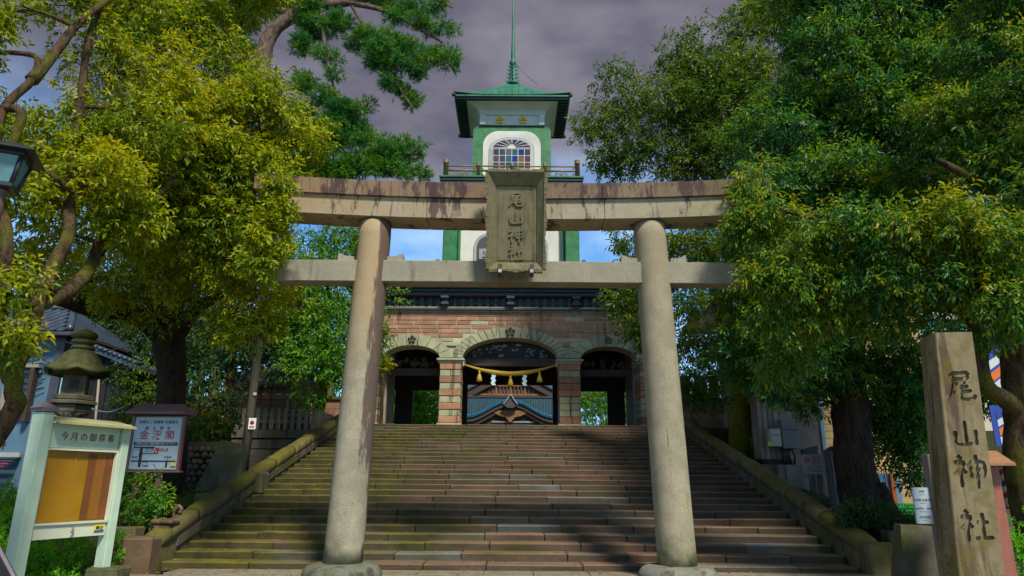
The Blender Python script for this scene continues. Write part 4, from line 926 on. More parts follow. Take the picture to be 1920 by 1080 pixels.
# white frieze with gold crests, flared cove, deep dark soffit, copper roof
zg0, zg1 = z3b+0.02, zy(216, T3)
mb = MB(); mb.box((GX, T3+1.35, zg0-0.02), (3.5, 2.86, 0.07), ch=0.01); mb.build('moulding', 'copper_dark', gt)
mb = MB(); mb.box((GX, T3+1.35, (zg0+zg1)/2+0.02), (3.42, 2.7, zg1-zg0)); mb.build('frieze', 'white_plaster', gt)
for s in (-1, 1): mb = MB(); mb.box((GX+s*1.58, T3-0.03, (zg0+zg1)/2), (0.30, 0.10, zg1-zg0-0.05), ch=0.01); mb.build('frieze_block', 'white_plaster', gt)
mb = MB(); mb.box((GX, T3+1.35, zg1+0.02), (3.56, 2.86, 0.08), ch=0.01); mb.build('moulding', 'white_plaster', gt)
for x in (-0.66, 0.60): crest(x, (zg0+zg1)/2, T3-0.05, 0.23, 'gold', 'gold_crest')
ze = 21.12; EX, EY0, EY1 = 3.06, 31.9, 36.4; cy = (EY0+EY1)/2
rings = []; zcv0 = zg1+0.06; zcv1 = ze-0.16
for i in range(8):
    t = i/7; e = t**1.7; hx = 1.75 + (2.42-1.75)*e; hy = 1.38 + (1.95-1.38)*e; z = zcv0 + (zcv1-zcv0)*t**0.75
    rings.append([(GX-hx, cy-hy, z), (GX+hx, cy-hy, z), (GX+hx, cy+hy, z), (GX-hx, cy+hy, z)])
mb = MB(); mb.loft(rings, True, False); mb.build('cove', 'white_cove', gt)
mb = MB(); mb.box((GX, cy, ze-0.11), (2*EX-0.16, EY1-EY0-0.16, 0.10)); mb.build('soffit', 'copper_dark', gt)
for s in (-1, 1):
    for i in range(14):
        yy = EY0+0.25+i*0.31; mb = MB(); mb.box((GX+s*2.72, yy, ze-0.185), (0.46, 0.07, 0.06)); mb.build('rafter', 'copper_dark', gt)
mb = MB(); mb.box((GX, cy, ze-0.01), (2*EX, EY1-EY0, 0.11), ch=0.02); mb.build('eave', 'copper_roof', gt)
rings = []
for i in range(8):
    t = i/7; hx = EX*1.01*(1-t)+0.16*t; hy = (EY1-EY0)/2*1.01*(1-t)+0.16*t; z = ze+0.04 + 2.05*(0.55*t + 0.45*t**1.9)
    rg = []
    for (ax, ay, bx, by) in ((-1, -1, 1, -1), (1, -1, 1, 1), (1, 1, -1, 1), (-1, 1, -1, -1)):
        for u in np.linspace(0, 1, 7)[:-1]:
            lift = 0.16*(1-t)**2*abs(2*u-1)**3; rg.append((GX+hx*(ax+(bx-ax)*u), cy+hy*(ay+(by-ay)*u), z+lift))
    rings.append(rg)
mb = MB(); mb.loft(rings, True, False); rf = mb.build('tower_roof', 'copper_roof', gt)
for sx in (-1, 1):
    for y_ in (EY0, EY1): mb = MB(); mb.lathe([(0.02, -0.12), (0.10, -0.08), (0.10, 0.05), (0.03, 0.12)], (GX+sx*(EX+0.02), y_, ze+0.03), 8); mb.build('corner_finial', 'wood_black', rf)
# standing seams
for i in range(-8, 9):
    x = i*0.36; t_end = 1-abs(x)/EX*0.95; pts = []
    for t in np.linspace(0, max(0.08, t_end), 6): pts.append((GX+x*(1 if abs(x) < EX*(1-t) else 1), cy-((EY1-EY0)/2*1.01*(1-t)+0.16*t), ze+0.07 + 2.05*(0.55*t + 0.45*t**1.9)))
    mb = MB(); mb.tube(pts, 0.018, 5); mb.build('roof_seam', 'copper_roof', rf)
zs_ = ze+2.0
sp_prof = [(0.42, 0.0), (0.36, 0.12), (0.24, 0.16), (0.22, 0.55), (0.17, 0.95), (0.15, 1.35), (0.20, 1.40), (0.20, 1.52), (0.09, 1.58), (0.12, 1.8), (0.085, 2.8), (0.06, 4.5), (0.035, 8.0)]
mb = MB(); mb.lathe(sp_prof, (GX+0.02, cy, zs_), 12); spb = mb.build('spire', 'copper_roof', gt)
for k in range(4):
    a = k*PI/2
    for j in range(5):
        r0 = 0.30-0.022*j; z = zs_+0.28+j*0.24; mb = MB(); c0 = Vector((GX+0.02, cy, z)); d = Vector((math.cos(a), math.sin(a), 0))
        mb.tube(catmull([c0+d*0.1, c0+d*r0+Vector((0, 0, -0.03)), c0+d*(r0+0.05)+Vector((0, 0, 0.07))], 3), 0.038, 6); mb.build('spire_fin', 'copper_roof', spb)
mb = MB(); mb.tube(catmull([(GX+0.1, cy, zs_+1.5), (GX+0.75, cy-0.2, zs_+0.6), (GX+1.45, cy-0.4, zs_-0.25)], 4), 0.012, 5); mb.build('guy_wire', 'cable', spb)

# shimenawa
shx, shy = 2.0, GY-0.42
sw = thing('sacred_rope', (GX, shy, zy(690, shy)), 'twisted yellow straw rope strung across the central arch', 'rope')
zr0, zr1 = zy(684, shy), zy(701, shy)
def rz(x): u = abs(x)/shx; return zr1 + (zr0-zr1)*(u**2*0.85+u*0.15)
for st_ in range(3):
    pts, rad = [], []
    for i in range(221):
        x = -shx + 2*shx*i/220; u = 1-abs(x)/shx; r_ = 0.018+0.052*min(1, u*1.5); a = i*0.42 + st_*2*PI/3
        pts.append((GX+x, shy+math.cos(a)*r_*0.75, rz(x)+math.sin(a)*r_*0.75)); rad.append(r_*0.78)
    mb = MB(); mb.tube(pts, rad, 7); mb.build('strand', 'straw', sw)
for x in (-1.33, 0.02, 1.28):
    mb = MB(); mb.lathe([(0.02, 0.0), (0.045, -0.03), (0.05, -0.10), (0.035, -0.13), (0.06, -0.18), (0.10, -0.32), (0.135, -0.47), (0.12, -0.475)], (GX+x, shy-0.02, rz(x)-0.05), 16, pw=lambda a: 1+0.10*math.sin(a*8)); mb.build('tassel', 'straw', sw)
for x in (-0.72, 0.63):
    z = rz(x)-0.06; mb = MB()
    for i in range(5):
        s = 1 if i % 2 else -1; q = [(GX+x-0.085+s*0.035, z), (GX+x+0.085+s*0.035, z), (GX+x+0.085-s*0.035, z-0.115), (GX+x-0.085-s*0.035, z-0.115)]
        mb.prism(q, shy-0.03-i*0.012, shy-0.024-i*0.012); z -= 0.10
    mb.build('paper_streamer', 'paper', sw)
for s in (-1, 1): mb = MB(); mb.box((GX+s*(shx+0.03), shy, zr0+0.03), (0.07, 0.07, 0.2), ch=0.01); mb.build('hook', 'frame_grey', sw)

# flanking masonry walls with stone pickets, either side of the gate
for s, lab in ((-1, 'red masonry wall topped with pale stone pickets left of the gate'), (1, 'red masonry wall topped with pale stone pickets right of the gate')):
    x0, x1 = sorted((s*6.95, s*15.5)); yw = 28.9
    fw = thing('picket_wall', ((x0+x1)/2, yw, ZP), lab, 'wall'); zw = ZP+1.15
    mb = MB(); mb.box(((x0+x1)/2, yw+0.2, (ZP+zw)/2), (x1-x0, 0.3, zw-ZP)); mb.build('core', 'brick_red', fw)
    for r_ in range(3):
        x = x0 - (r_ % 2)*0.4
        while x < x1:
            w = random.uniform(0.8, 1.3); a, b = max(x, x0), min(x+w, x1); x += w
            if b-a < 0.1: continue
            mb = MB(); mb.box(((a+b)/2, yw, ZP+0.38*(r_+0.5)), (b-a-0.015, 0.2, 0.365), ch=0.012, jit=0.005); mb.build('brick', 'brick_red', fw)
    mb = MB(); mb.box(((x0+x1)/2, yw+0.1, zw+0.06), (x1-x0+0.1, 0.6, 0.14), ch=0.02); mb.build('coping', 'moss_stone', fw)
    x = x0+0.2
    while x < x1-0.3: mb = MB(); mb.box((x+0.2, yw+0.1, zw+0.13+0.5), (0.36, 0.22, 1.0), ch=0.03); mb.build('picket', 'moss_stone', fw); x += 0.62

# ------------------------------------------------------------------ worship hall seen through the arch
HY = 52.0; hx0 = at(957, 760, HY).x
hall = thing('worship_hall', (hx0, HY+6, ZP), 'wooden worship hall with blue tiled curved roof seen through the central arch', 'building')
def hz(py): return zy(py, HY)
def hpx(px): return at(px, 750, HY).x
# curved porch gable: cusped karahafu
def kara(u): u = abs(u); return 0.5*(math.cos(min(1, u)*PI)+1)*1.0 if u < 1 else 0
zk1, zk0 = hz(754), hz(784); hwk = (hpx(1030)-hpx(880))/2
def kz(u, off=0): return zk0 + (zk1-zk0)*(0.5*(math.cos(min(abs(u), 1)*PI*0.92)+1)) + off + 0.25*max(0, abs(u)-1)
us = np.linspace(-1.25, 1.25, 41)
for nm, o0, o1, ya, yb, mt in (('gable_edge', 0.0, 0.16, -0.25, 0.3, 'roof_blue_edge'), ('bargeboard', -0.32, -0.03, -0.12, 0.05, 'wood_dark'), ('inner_board', -0.62, -0.36, 0.05, 0.2, 'wood_dark')):
    q = [(hx0+u*hwk, kz(u, o0)) for u in us] + [(hx0+u*hwk, kz(u, o1)) for u in us[::-1]]
    mb = MB()
    for i in range(len(us)-1): mb.prism([(hx0+us[i]*hwk, kz(us[i], o0)), (hx0+us[i+1]*hwk, kz(us[i+1], o0)), (hx0+us[i+1]*hwk, kz(us[i+1], o1)), (hx0+us[i]*hwk, kz(us[i], o1))], HY+ya, HY+yb)
    mb.build(nm, mt, hall)
# ribs of the porch roof running back
mb = MB()
for i, u in enumerate(np.linspace(-1.22, 1.22, 46)): mb.tube([(hx0+u*hwk, HY-0.32, kz(u, 0.14)), (hx0+u*hwk, HY+1.6, kz(u, 0.35))], 0.055, 6)
tag(mb.build('roof_ribs', 'roof_blue_edge', hall), kind='stuff')
# ridge ornament
mb = MB(); oz = hz(757)
for q in ([(-0.55, 0), (-0.38, 0.32), (-0.16, 0.5), (0, 0.8), (0.16, 0.5), (0.38, 0.32), (0.55, 0), (0.22, -0.25), (-0.22, -0.25)],): mb.prism([(hx0+a, oz+b-0.1) for a, b in q], HY-0.5, HY-0.2)
mb.build('ridge_ornament', 'wood_cornice', hall)
mb = MB(); mb.tube(catmull([(hx0-0.55, HY-0.55, oz-0.1), (hx0-0.25, HY-0.58, oz+0.25), (hx0, HY-0.58, oz+0.6), (hx0+0.25, HY-0.58, oz+0.25), (hx0+0.55, HY-0.55, oz-0.1)], 4), 0.05, 6); mb.build('ornament_trim', 'carving_grey', hall)
# pendant carving
mb = MB(); pz = hz(781); mb.prism([(hx0-1.6, pz+0.45), (hx0-0.8, pz+0.05), (hx0-0.35, pz-0.05), (hx0, pz-0.45), (hx0+0.35, pz-0.05), (hx0+0.8, pz+0.05), (hx0+1.6, pz+0.45)], HY+0.0, HY+0.12); mb.build('gable_pendant', 'wood_warm', hall)
# main roof behind: tiled slope, gable wall, bargeboards
zm0, zm1 = hz(795), zy(746, HY+2.2)
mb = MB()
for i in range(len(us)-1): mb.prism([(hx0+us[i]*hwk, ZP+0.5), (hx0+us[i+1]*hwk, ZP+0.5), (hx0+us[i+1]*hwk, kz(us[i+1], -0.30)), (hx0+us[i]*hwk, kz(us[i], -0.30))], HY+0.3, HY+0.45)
mb.build('porch_shade_sheet', 'wood_black', hall)  # black sheet painted in as the shade under the porch gable
mb = MB(); mb.prismx([(HY+0.8, zm0-0.2), (HY+0.8, zm0), (HY+2.4, zm1), (HY+2.4, zm1-0.3)], hx0-4.9, hx0+4.9); mb.build('front_roof', 'roof_blue', hall)
mb = MB()
for i in range(-24, 25): mb.tube([(hx0+i*0.2, HY+0.75, zm0+0.03), (hx0+i*0.2, HY+2.4, zm1+0.03)], 0.035, 5)
tag(mb.build('roof_ribs', 'roof_blue', hall), kind='stuff')
mb = MB(); mb.box((hx0, HY+2.45, zm1+0.08), (9.8, 0.3, 0.14), ch=0.02); mb.build('ridge', 'wood_cornice', hall)
GBY = HY+3.0; def_z = lambda py: zy(py, GBY)
mb = MB(); mb.prism([(hx0-7, def_z(748)), (hx0+7, def_z(748)), (hx0, def_z(680))], GBY+0.2, GBY+0.5); mb.build('gable_wall', 'wood_warm', hall)
for z_, h in ((def_z(740), 0.16), (def_z(723), 0.14)): mb = MB(); mb.box((hx0, GBY+0.12, z_), (8.5, 0.2, h), ch=0.01); mb.build('gable_beam', 'wood_warm', hall)
for i in range(-11, 12): mb = MB(); mb.box((hx0+i*0.29, GBY+0.1, def_z(731)), (0.13, 0.1, 0.55)); mb.build('lattice_bar', 'wood_dark' if i % 4 else 'wood_warm', hall)
for s in (-1, 1):
    for (o, y_, mt, w_, nm) in ((0, -0.2, 'wood_dark', 0.5, 'bargeboard'), (0.62, -0.35, 'wood_cornice', 0.14, 'verge_strip')):
        a, b = Vector((hx0+s*0.9, 0, def_z(716)+o)), Vector((hx0+s*4.6, 0, def_z(762)+o)); n_ = Vector((-(b-a).z, 0, (b-a).x)).normalized()*w_*s
        mb = MB(); mb.prism([(a.x, a.z), (b.x, b.z), (b.x+n_.x, b.z+n_.z), (a.x+n_.x, a.z+n_.z)], GBY+y_, GBY+y_+0.2); mb.build(nm, mt, hall)
    a, b = Vector((hx0+s*0.9, 0, def_z(716)+1.0)), Vector((hx0+s*5.6, 0, def_z(762)+0.3))
    vs_ = [(a.x, GBY-0.3, a.z), (b.x, GBY-0.3, b.z), (b.x, GBY+7, b.z), (a.x, GBY+7, a.z)]; mb = MB(); mb.add(vs_+[(p[0], p[1], p[2]-0.15) for p in vs_], [(0, 1, 2, 3), (7, 6, 5, 4), (0, 4, 5, 1), (1, 5, 6, 2), (2, 6, 7, 3), (3, 7, 4, 0)]); mb.build('side_roof', 'roof_blue_edge', hall)
mb = MB(); mb.box((hx0, HY+3.6, (ZP+zm0)/2), (9.4, 3, zm0-ZP-0.1)); mb.build('hall_wall', 'wood_black', hall)
for s in (-1, 1):
    for x in (1.7, 3.4): mb = MB(); mb.box((hx0+s*x, HY+0.5, (ZP+hz(790))/2), (0.35, 0.35, hz(790)-ZP), ch=0.02); mb.build('porch_post', 'wood_cornice', hall)
mb = MB(); mb.box((hx0+0.2, HY+0.3, hz(792)+0.06), (3.2, 0.12, 0.10)); mb.build('offering_rail', 'carving_grey', hall)
# ------------------------------------------------------------------ left side: notice board
kx0, ky0, kx1, ky1 = -6.86, 10.25, -6.36, 11.55
ang = math.atan2(ky1-ky0, kx1-kx0); L = math.hypot(kx1-kx0, ky1-ky0)
nb_ = thing('notice_board', (kx0, ky0, 0), 'pale green notice board with empty amber panel beside the stair foot', 'notice board', rz=ang, local=True)
# local: x along the board (0 = near post), -y = front face
mb = MB(); mb.box((0, 0.09, 1.21), (0.17, 0.24, 2.62), ch=0.008); p_ = mb.build('post', 'kiosk_paint', nb_)
mb = MB(); mb.box((0, 0.09, 2.555), (0.22, 0.29, 0.05)); mb.lathe([(0.19, 0), (0.17, 0.02), (0.02, 0.10)], (0, 0.09, 2.58), 4, False, PI/4); mb.build('post_cap', 'kiosk_cap', p_)
mb = MB(); mb.box((L, 0.09, 1.33), (0.14, 0.20, 2.22), ch=0.008); mb.build('post', 'kiosk_paint', nb_)
zb0_, zb1_ = 0.90, 2.44
mb = MB(); mb.box((L/2, 0.10, 2.20), (L-0.17, 0.10, 0.36), ch=0.004); mb.build('header', 'kiosk_paint', nb_)
mb = MB(); mb.box((L/2, 0.10, 0.81), (L-0.17, 0.10, 0.19), ch=0.004); mb.build('bottom_rail', 'kiosk_white', nb_)
mb = MB(); mb.box((L/2, 0.12, 1.46), (L-0.19, 0.04, 1.10)); mb.build('back_board', 'board', nb_)
for (x0_, x1_, z0_, z1_) in ((0.095, L-0.085, 1.985, 2.015), (0.095, L-0.085, 0.912, 0.942), (0.095, 0.125, 0.944, 1.983), (L-0.105, L-0.075, 0.944, 1.983)):
    mb = MB(); mb.box(((x0_+x1_)/2, 0.05, (z0_+z1_)/2), (x1_-x0_, 0.06, z1_-z0_)); mb.build('glazing_frame', 'kiosk_white', nb_)
mb = MB(); mb.box((L*0.45, 0.085, 1.46), (0.006, 0.012, 1.03)); mb.build('door_seam', 'print_brown', nb_)
for x, w, mt in ((L*0.66, 0.12, 'paper_brown'), (L*0.77, 0.17, 'paper_amber'), (L*0.885, 0.13, 'paper_brown')):
    mb = MB(); mb.box((x, 0.094, 1.46), (w, 0.006, 0.98)); mb.build('faded_poster', mt, nb_)
mb = MB(); mb.prismx([(-0.17, 2.36), (-0.17, 2.395), (0.28, 2.50), (0.28, 2.465)], 0.10, L+0.03); mb.build('roof', 'kiosk_roof', nb_)
for z, w in ((0.80, 0.03), (0.79, 0.02)): pass
mb = MB(); mb.tube([(L*0.52, 0.02, 0.87), (L*0.53, 0.01, 0.83), (L*0.50, 0.0, 0.79)], 0.014, 6); mb.build('latch', 'cabinet_grey', nb_)
for i, ch in enumerate('今月の御祭事'): mb = MB(); text_on(mb, ch, (0.36+i*0.158, 0.045, 2.19), (1, 0, 0), (0, 0, 1), 0.13, 0.012); mb.build('character', 'print_letter_brown', nb_)
mb = MB(); mb.box((L-0.20, 0.045, 0.83), (0.17, 0.006, 0.12)); sk = mb.build('sticker', 'sticker_yellow', nb_)
mb = MB(); mb.box((L-0.20, 0.040, 0.785), (0.168, 0.005, 0.028)); mb.build('sticker_band', 'sticker_blue', sk)
mb = MB(); mb.box((L-0.23, 0.0405, 0.835), (0.05, 0.004, 0.045)); mb.box((L-0.165, 0.0405, 0.83), (0.06, 0.004, 0.008)); mb.box((L-0.165, 0.0405, 0.85), (0.06, 0.004, 0.008)); mb.box((L-0.165, 0.0405, 0.81), (0.05, 0.004, 0.008)); mb.build('sticker_print', 'print_black', sk)
mb = MB(); mb.box((kx1+0.02, ky1+0.04, 0.11), (0.50, 0.46, 0.26), ch=0.03, jit=0.01); tag(mb.build('stone_footing', 'wall_stone', None, (kx1, ky1, 0)), 'small grey stone footing under the far post of the notice board', 'stone')

# map sign
my = 14.4; mc = at(292, 830, my); msz = my
mw = (at(336, 830, my)-at(247, 830, my)).x/2; mz0, mz1 = at(290, 880, my).z, at(290, 782, my).z
ms = thing('map_sign', (mc.x, my, 0.7), 'brown framed map sign with red characters under a small hipped roof', 'sign')
X0, X1 = mc.x-mw, mc.x+mw; W_ = X1-X0; H_ = mz1-mz0
mb = MB(); mb.box((mc.x, my+0.08, (mz0+mz1)/2), (W_+0.06, 0.10, H_+0.06)); mb.build('frame', 'steel_brown', ms)
mb = MB(); mb.box((mc.x, my+0.02, (mz0+mz1)/2), (W_, 0.02, H_)); mb.build('board', 'sign_board', ms)
for s in (-1, 1): mb = MB(); mb.box((mc.x+s*(W_/2+0.03), my+0.03, (mz0+mz1)/2), (0.05, 0.10, H_+0.06)); mb.build('frame_side', 'steel_brown', ms)
mb = MB(); mb.box((mc.x, my+0.03, mz0-0.04), (W_+0.22, 0.14, 0.035)); mb.build('sill', 'steel_brown', ms)
zr_ = mz1+0.05; rg = [[(mc.x-W_/2-0.12, my-0.2, zr_), (mc.x+W_/2+0.12, my-0.2, zr_), (mc.x+W_/2+0.12, my+0.36, zr_), (mc.x-W_/2-0.12, my+0.36, zr_)], [(mc.x-W_/2-0.12, my-0.2, zr_+0.05), (mc.x+W_/2+0.12, my-0.2, zr_+0.05), (mc.x+W_/2+0.12, my+0.36, zr_+0.05), (mc.x-W_/2-0.12, my+0.36, zr_+0.05)], [(mc.x-W_/2+0.05, my+0.06, zr_+0.23), (mc.x+W_/2-0.05, my+0.06, zr_+0.23), (mc.x+W_/2-0.05, my+0.10, zr_+0.23), (mc.x-W_/2+0.05, my+0.10, zr_+0.23)]]
mb = MB(); mb.loft(rg, True, False); mb.build('roof', 'sign_maroon', ms)
mb = MB(); mb.box((mc.x+0.12, my+0.12, (mz0+0.6)/2), (0.09, 0.09, mz0-0.55)); mb.build('post', 'steel_brown', ms)
mb = MB(); mb.box((mc.x-0.36, my+0.12, mz0-0.3), (0.07, 0.07, 0.55)); mb.build('post', 'steel_brown', ms)
yf = my+0.006; E1, E3 = (1, 0, 0), (0, 0, 1)
def U(u, v): return (X0+u*W_, yf, mz1-v*H_)
mb = MB(); text_on(mb, '結婚式 ご披露宴 各種宴会', U(0.5, 0.10), E1, E3, 0.070, 0.006); 
for i, ch in enumerate('尾山神社'): text_on(mb, ch, U(0.27+0.155*i, 0.22), E1, E3, 0.075, 0.012)
mb.build('small_lettering', 'print_black', ms)['kind'] = 'stuff'
for i, ch in enumerate('金渓閣'): mb = MB(); text_on(mb, ch, U(0.23+0.27*i, 0.36), E1, E3, 0.20, 0.008); mb.build('character', 'print_red', ms)
mb = MB(); mb.box((X0+0.5*W_, yf, mz1-0.515*H_), (0.92*W_, 0.008, 0.065*H_)); mb.box((X0+0.27*W_, yf, mz1-0.585*H_), (0.44*W_, 0.008, 0.026*H_)); mb.box((X0+0.22*W_, yf, mz1-0.775*H_), (0.055*W_, 0.010, 0.37*H_)); mb.box((X0+0.36*W_, yf, mz1-0.70*H_), (0.25*W_, 0.0076, 0.016*H_)); mb.box((X0+0.5*W_, yf, mz1-0.845*H_), (0.93*W_, 0.0084, 0.024*H_)); mb.box((X0+0.78*W_, yf, mz1-0.905*H_), (0.04*W_, 0.0080, 0.115*H_)); mb.build('map_lines', 'print_black', ms)
mb = MB(); text_on(mb, 'お車の方は下図の通りお入り下さい', (X0+0.5*W_, yf-0.0055, mz1-0.515*H_), E1, E3, 0.052, 0.003); mb.build('band_lettering', 'print_white', ms)
mb = MB(); mb.box((X0+0.64*W_, yf, mz1-0.625*H_), (0.26*W_, 0.009, 0.055*H_)); mb.box((X0+0.535*W_, yf, mz1-0.675*H_), (0.08*W_, 0.0094, 0.06*H_)); text_on(mb, '▲', U(0.79, 0.815), E1, E3, 0.04); text_on(mb, '▽', U(0.79, 0.73), E1, E3, 0.03); mb.build('map_red', 'print_red', ms)
mb = MB(); text_on(mb, '金渓閣', (X0+0.67*W_, yf-0.0055, mz1-0.625*H_), E1, E3, 0.055); text_on(mb, 'P', (X0+0.54*W_, yf-0.0060, mz1-0.675*H_), E1, E3, 0.07, 0.01); mb.build('red_print_text', 'print_white', ms)
mb = MB(); text_on(mb, '尾山神社', U(0.40, 0.63), E1, E3, 0.04); text_on(mb, '駐車場', U(0.79, 0.775), E1, E3, 0.05, 0.006); text_on(mb, '十間町', U(0.35, 0.945), E1, E3, 0.045, 0.006); text_on(mb, '香林坊', U(0.10, 0.785), E1, E3, 0.04)
for (u0, u1, v0, v1) in ((0.03, 0.18, 0.62, 0.76), (0.29, 0.46, 0.60, 0.66), (0.28, 0.37, 0.86, 0.92)):
    for a, b, c_, d_ in ((u0, u1, v0, v0+0.006), (u0, u1, v1, v1+0.006), (u0, u0+0.006, v0, v1), (u1, u1+0.006, v0, v1)): mb.box((X0+(a+b)/2*W_, yf+0.001, mz1-(c_+d_)/2*H_), ((b-a)*W_, 0.006, (d_-c_)*H_))
mb.build('map_print', 'print_black', ms)
mb = MB(); mb.box((X0+0.925*W_, yf, mz1-0.90*H_), (0.10*W_, 0.008, 0.07*H_)); sk = mb.build('sticker', 'sticker_yellow', ms)
mb = MB(); mb.box((X0+0.925*W_, yf, mz1-0.95*H_), (0.10*W_, 0.008, 0.022*H_)); mb.build('sticker_band', 'sticker_blue', sk)

# little block posts at the left stair foot
q = at(305, 1000, 13.6); mb = MB(); mb.box((q.x, 13.65, 0.66), (0.32, 0.3, 0.2), ch=0.03); mb.box((q.x, 13.65, 0.80), (0.42, 0.38, 0.09), ch=0.03); tag(mb.build('stone_hydrant_cap', 'newel_brown', None, (q.x, 13.65, 0.6)), 'small red brown capped stone behind the left stair newel', 'stone')
mb = MB(); q = at(315, 975, 14.2); mb.tube(catmull([(q.x+0.10, 14.2, 0.70), (q.x+0.10, 14.2, 0.98), (q.x+0.17, 14.2, 1.06), (q.x+0.24, 14.2, 0.99), (q.x+0.2, 14.2, 0.93)], 4), 0.035, 8); tag(mb.build('standpipe', 'steel_brown', None, (q.x, 14.2, 0.7)), 'curved rusty standpipe by the foot of the map sign', 'pipe')

# stone lantern
ly = 17.0; lc = at(146, 700, ly).x
def lz(py): return zy(py, ly) + 0.0
l0 = at(146, 700, ly); kz_ = l0.z - zy(700, ly)
def LZ(py): return zy(py, ly)+kz_
sl = thing('stone_lantern', (lc, ly, 1.0), 'tall mossy stone lantern with broad curled roof behind the notice board', 'stone lantern')
zr_a, zr_b = LZ(706), LZ(652); sq = lambda p: (lambda a: (abs(math.cos(a))**p+abs(math.sin(a))**p)**(-1/p))
rings = []; n = 36
for i in range(15):
    t = i/14; rg = []
    for j in range(n):
        a = 2*PI*j/n; crn = abs(math.cos(3*a))**6
        rr = float(np.interp(t, [0, 0.06, 0.16, 0.28, 0.42, 0.6, 0.8, 0.93, 1], [0.86, 1.0, 1.04, 0.93, 0.76, 0.64, 0.50, 0.34, 0.22]))*(1+0.13*crn*(1-t)**2.5)
        z = zr_a + (zr_b-zr_a)*t + 0.12*crn*(1-t)**4
        rg.append((lc+rr*0.70*math.cos(a), ly+rr*0.70*math.sin(a), z))
    rings.append(rg)
mb = MB(); mb.loft(rings, True, True); mb.build('roof', 'lantern_moss', sl)
z0 = LZ(652); zt_ = LZ(615); h = zt_-z0
mb = MB(); mb.lathe([(0.30, -0.02), (0.24, 0.07*h), (0.20, 0.16*h), (0.25, 0.22*h), (0.29, 0.30*h), (0.25, 0.38*h), (0.19, 0.42*h), (0.26, 0.48*h), (0.31, 0.62*h), (0.29, 0.76*h), (0.18, 0.88*h), (0.05, 0.97*h), (0.01, h)], (lc, ly, z0-0.02), 24); mb.build('finial', 'lantern_moss', sl)
zf0_, zf1_ = LZ(741), LZ(703); fr_ = 0.36
mb = MB(); mb.lathe([(fr_*1.0, 0), (fr_*1.0, zf1_-zf0_)], (lc, ly, zf0_), 4, False, R(45+22)); fb = mb.build('fire_box', 'lantern_stone', sl)
# openings on the two faces seen
for k, (sg, rr) in enumerate(((-1, 0.0), (1, 0.0))):
    a = R(22) + (-PI/2 if k == 0 else 0.0) - (0 if k == 0 else 0); 
for k, a in enumerate((R(22)-PI/2, R(22)-PI)):
    d = Vector((math.cos(a), math.sin(a), 0)); e = Vector((-d.y, d.x, 0)); c0 = Vector((lc, ly, (zf0_+zf1_)/2)) + d*(fr_*math.cos(PI/4)+0.003)
    m = Matrix((( e.x, d.x, 0, c0.x), (e.y, d.y, 0, c0.y), (0, 0, 1, c0.z), (0, 0, 0, 1)))
    mb = MB(); mb.box((0, 0, 0.0), (0.20, 0.012, 0.21), m); mb.build('fire_opening', 'wood_black', fb)
zz_ = LZ(741)
for (pa, pb, r_, mt) in ((741, 752, 0.46, 'lantern_stone'), (752, 760, 0.56, 'lantern_stone'), (760, 775, 0.45, 'lantern_stone')):
    mb = MB(); mb.lathe([(r_*0.96, LZ(pb)-LZ(pa)), (r_, (LZ(pb)-LZ(pa))*0.8), (r_, -0.03), (r_*0.95, 0)][::-1] if False else [(r_*0.95, LZ(pb)-LZ(pa)+0.004), (r_, (LZ(pb)-LZ(pa))*0.8), (r_, -0.03), (r_*0.95, -0.004)], (lc, ly, LZ(pa)), 6, False, R(10)); mb.build('platform_stone', mt, sl)
zb = LZ(775)
mb = MB(); mb.lathe([(0.44, 0.0), (0.42, 0.45), (0.24, 0.55), (0.22, 1.0), (0.27, 1.08), (0.27, 1.16), (0.22, 1.24), (0.24, zb-1.05), (0.40, zb-0.95)], (lc, ly, 0.95), 18); mb.build('shaft', 'lantern_stone', sl)

# blue grey house with tiled roof, and its dark annex
hy = 22.0
hs = thing('blue_house', (at(20, 800, hy).x, hy+3, 1.0), 'blue grey house with dark tiled roof behind the left tree', 'house')
hx1 = at(98, 750, hy).x; hxa = hx1-9; zev = at(60, 632, hy).z
mb = MB(); mb.box(((hxa+hx1)/2, hy+3, (0.5+zev)/2), (hx1-hxa, 6, zev-0.5)); mb.build('wall', 'house_blue', hs)
mb = MB(); mb.box((hx1+0.02, hy-0.05, (0.5+zev)/2), (0.28, 0.14, zev-0.5), ch=0.01); mb.build('corner_pillar', 'house_trim', hs)
mb = MB(); mb.box(((hxa+hx1)/2+0.2, hy-0.45, zev+0.02), (hx1-hxa+1.0, 0.14, 0.14), ch=0.03); mb.build('gutter', 'house_trim', hs)
mb = MB(); mb.box(((hxa+hx1)/2+0.1, hy+2.6, zev+0.06), (hx1-hxa+0.8, 6.0, 0.07)); mb.build('soffit', 'wood_dark', hs)
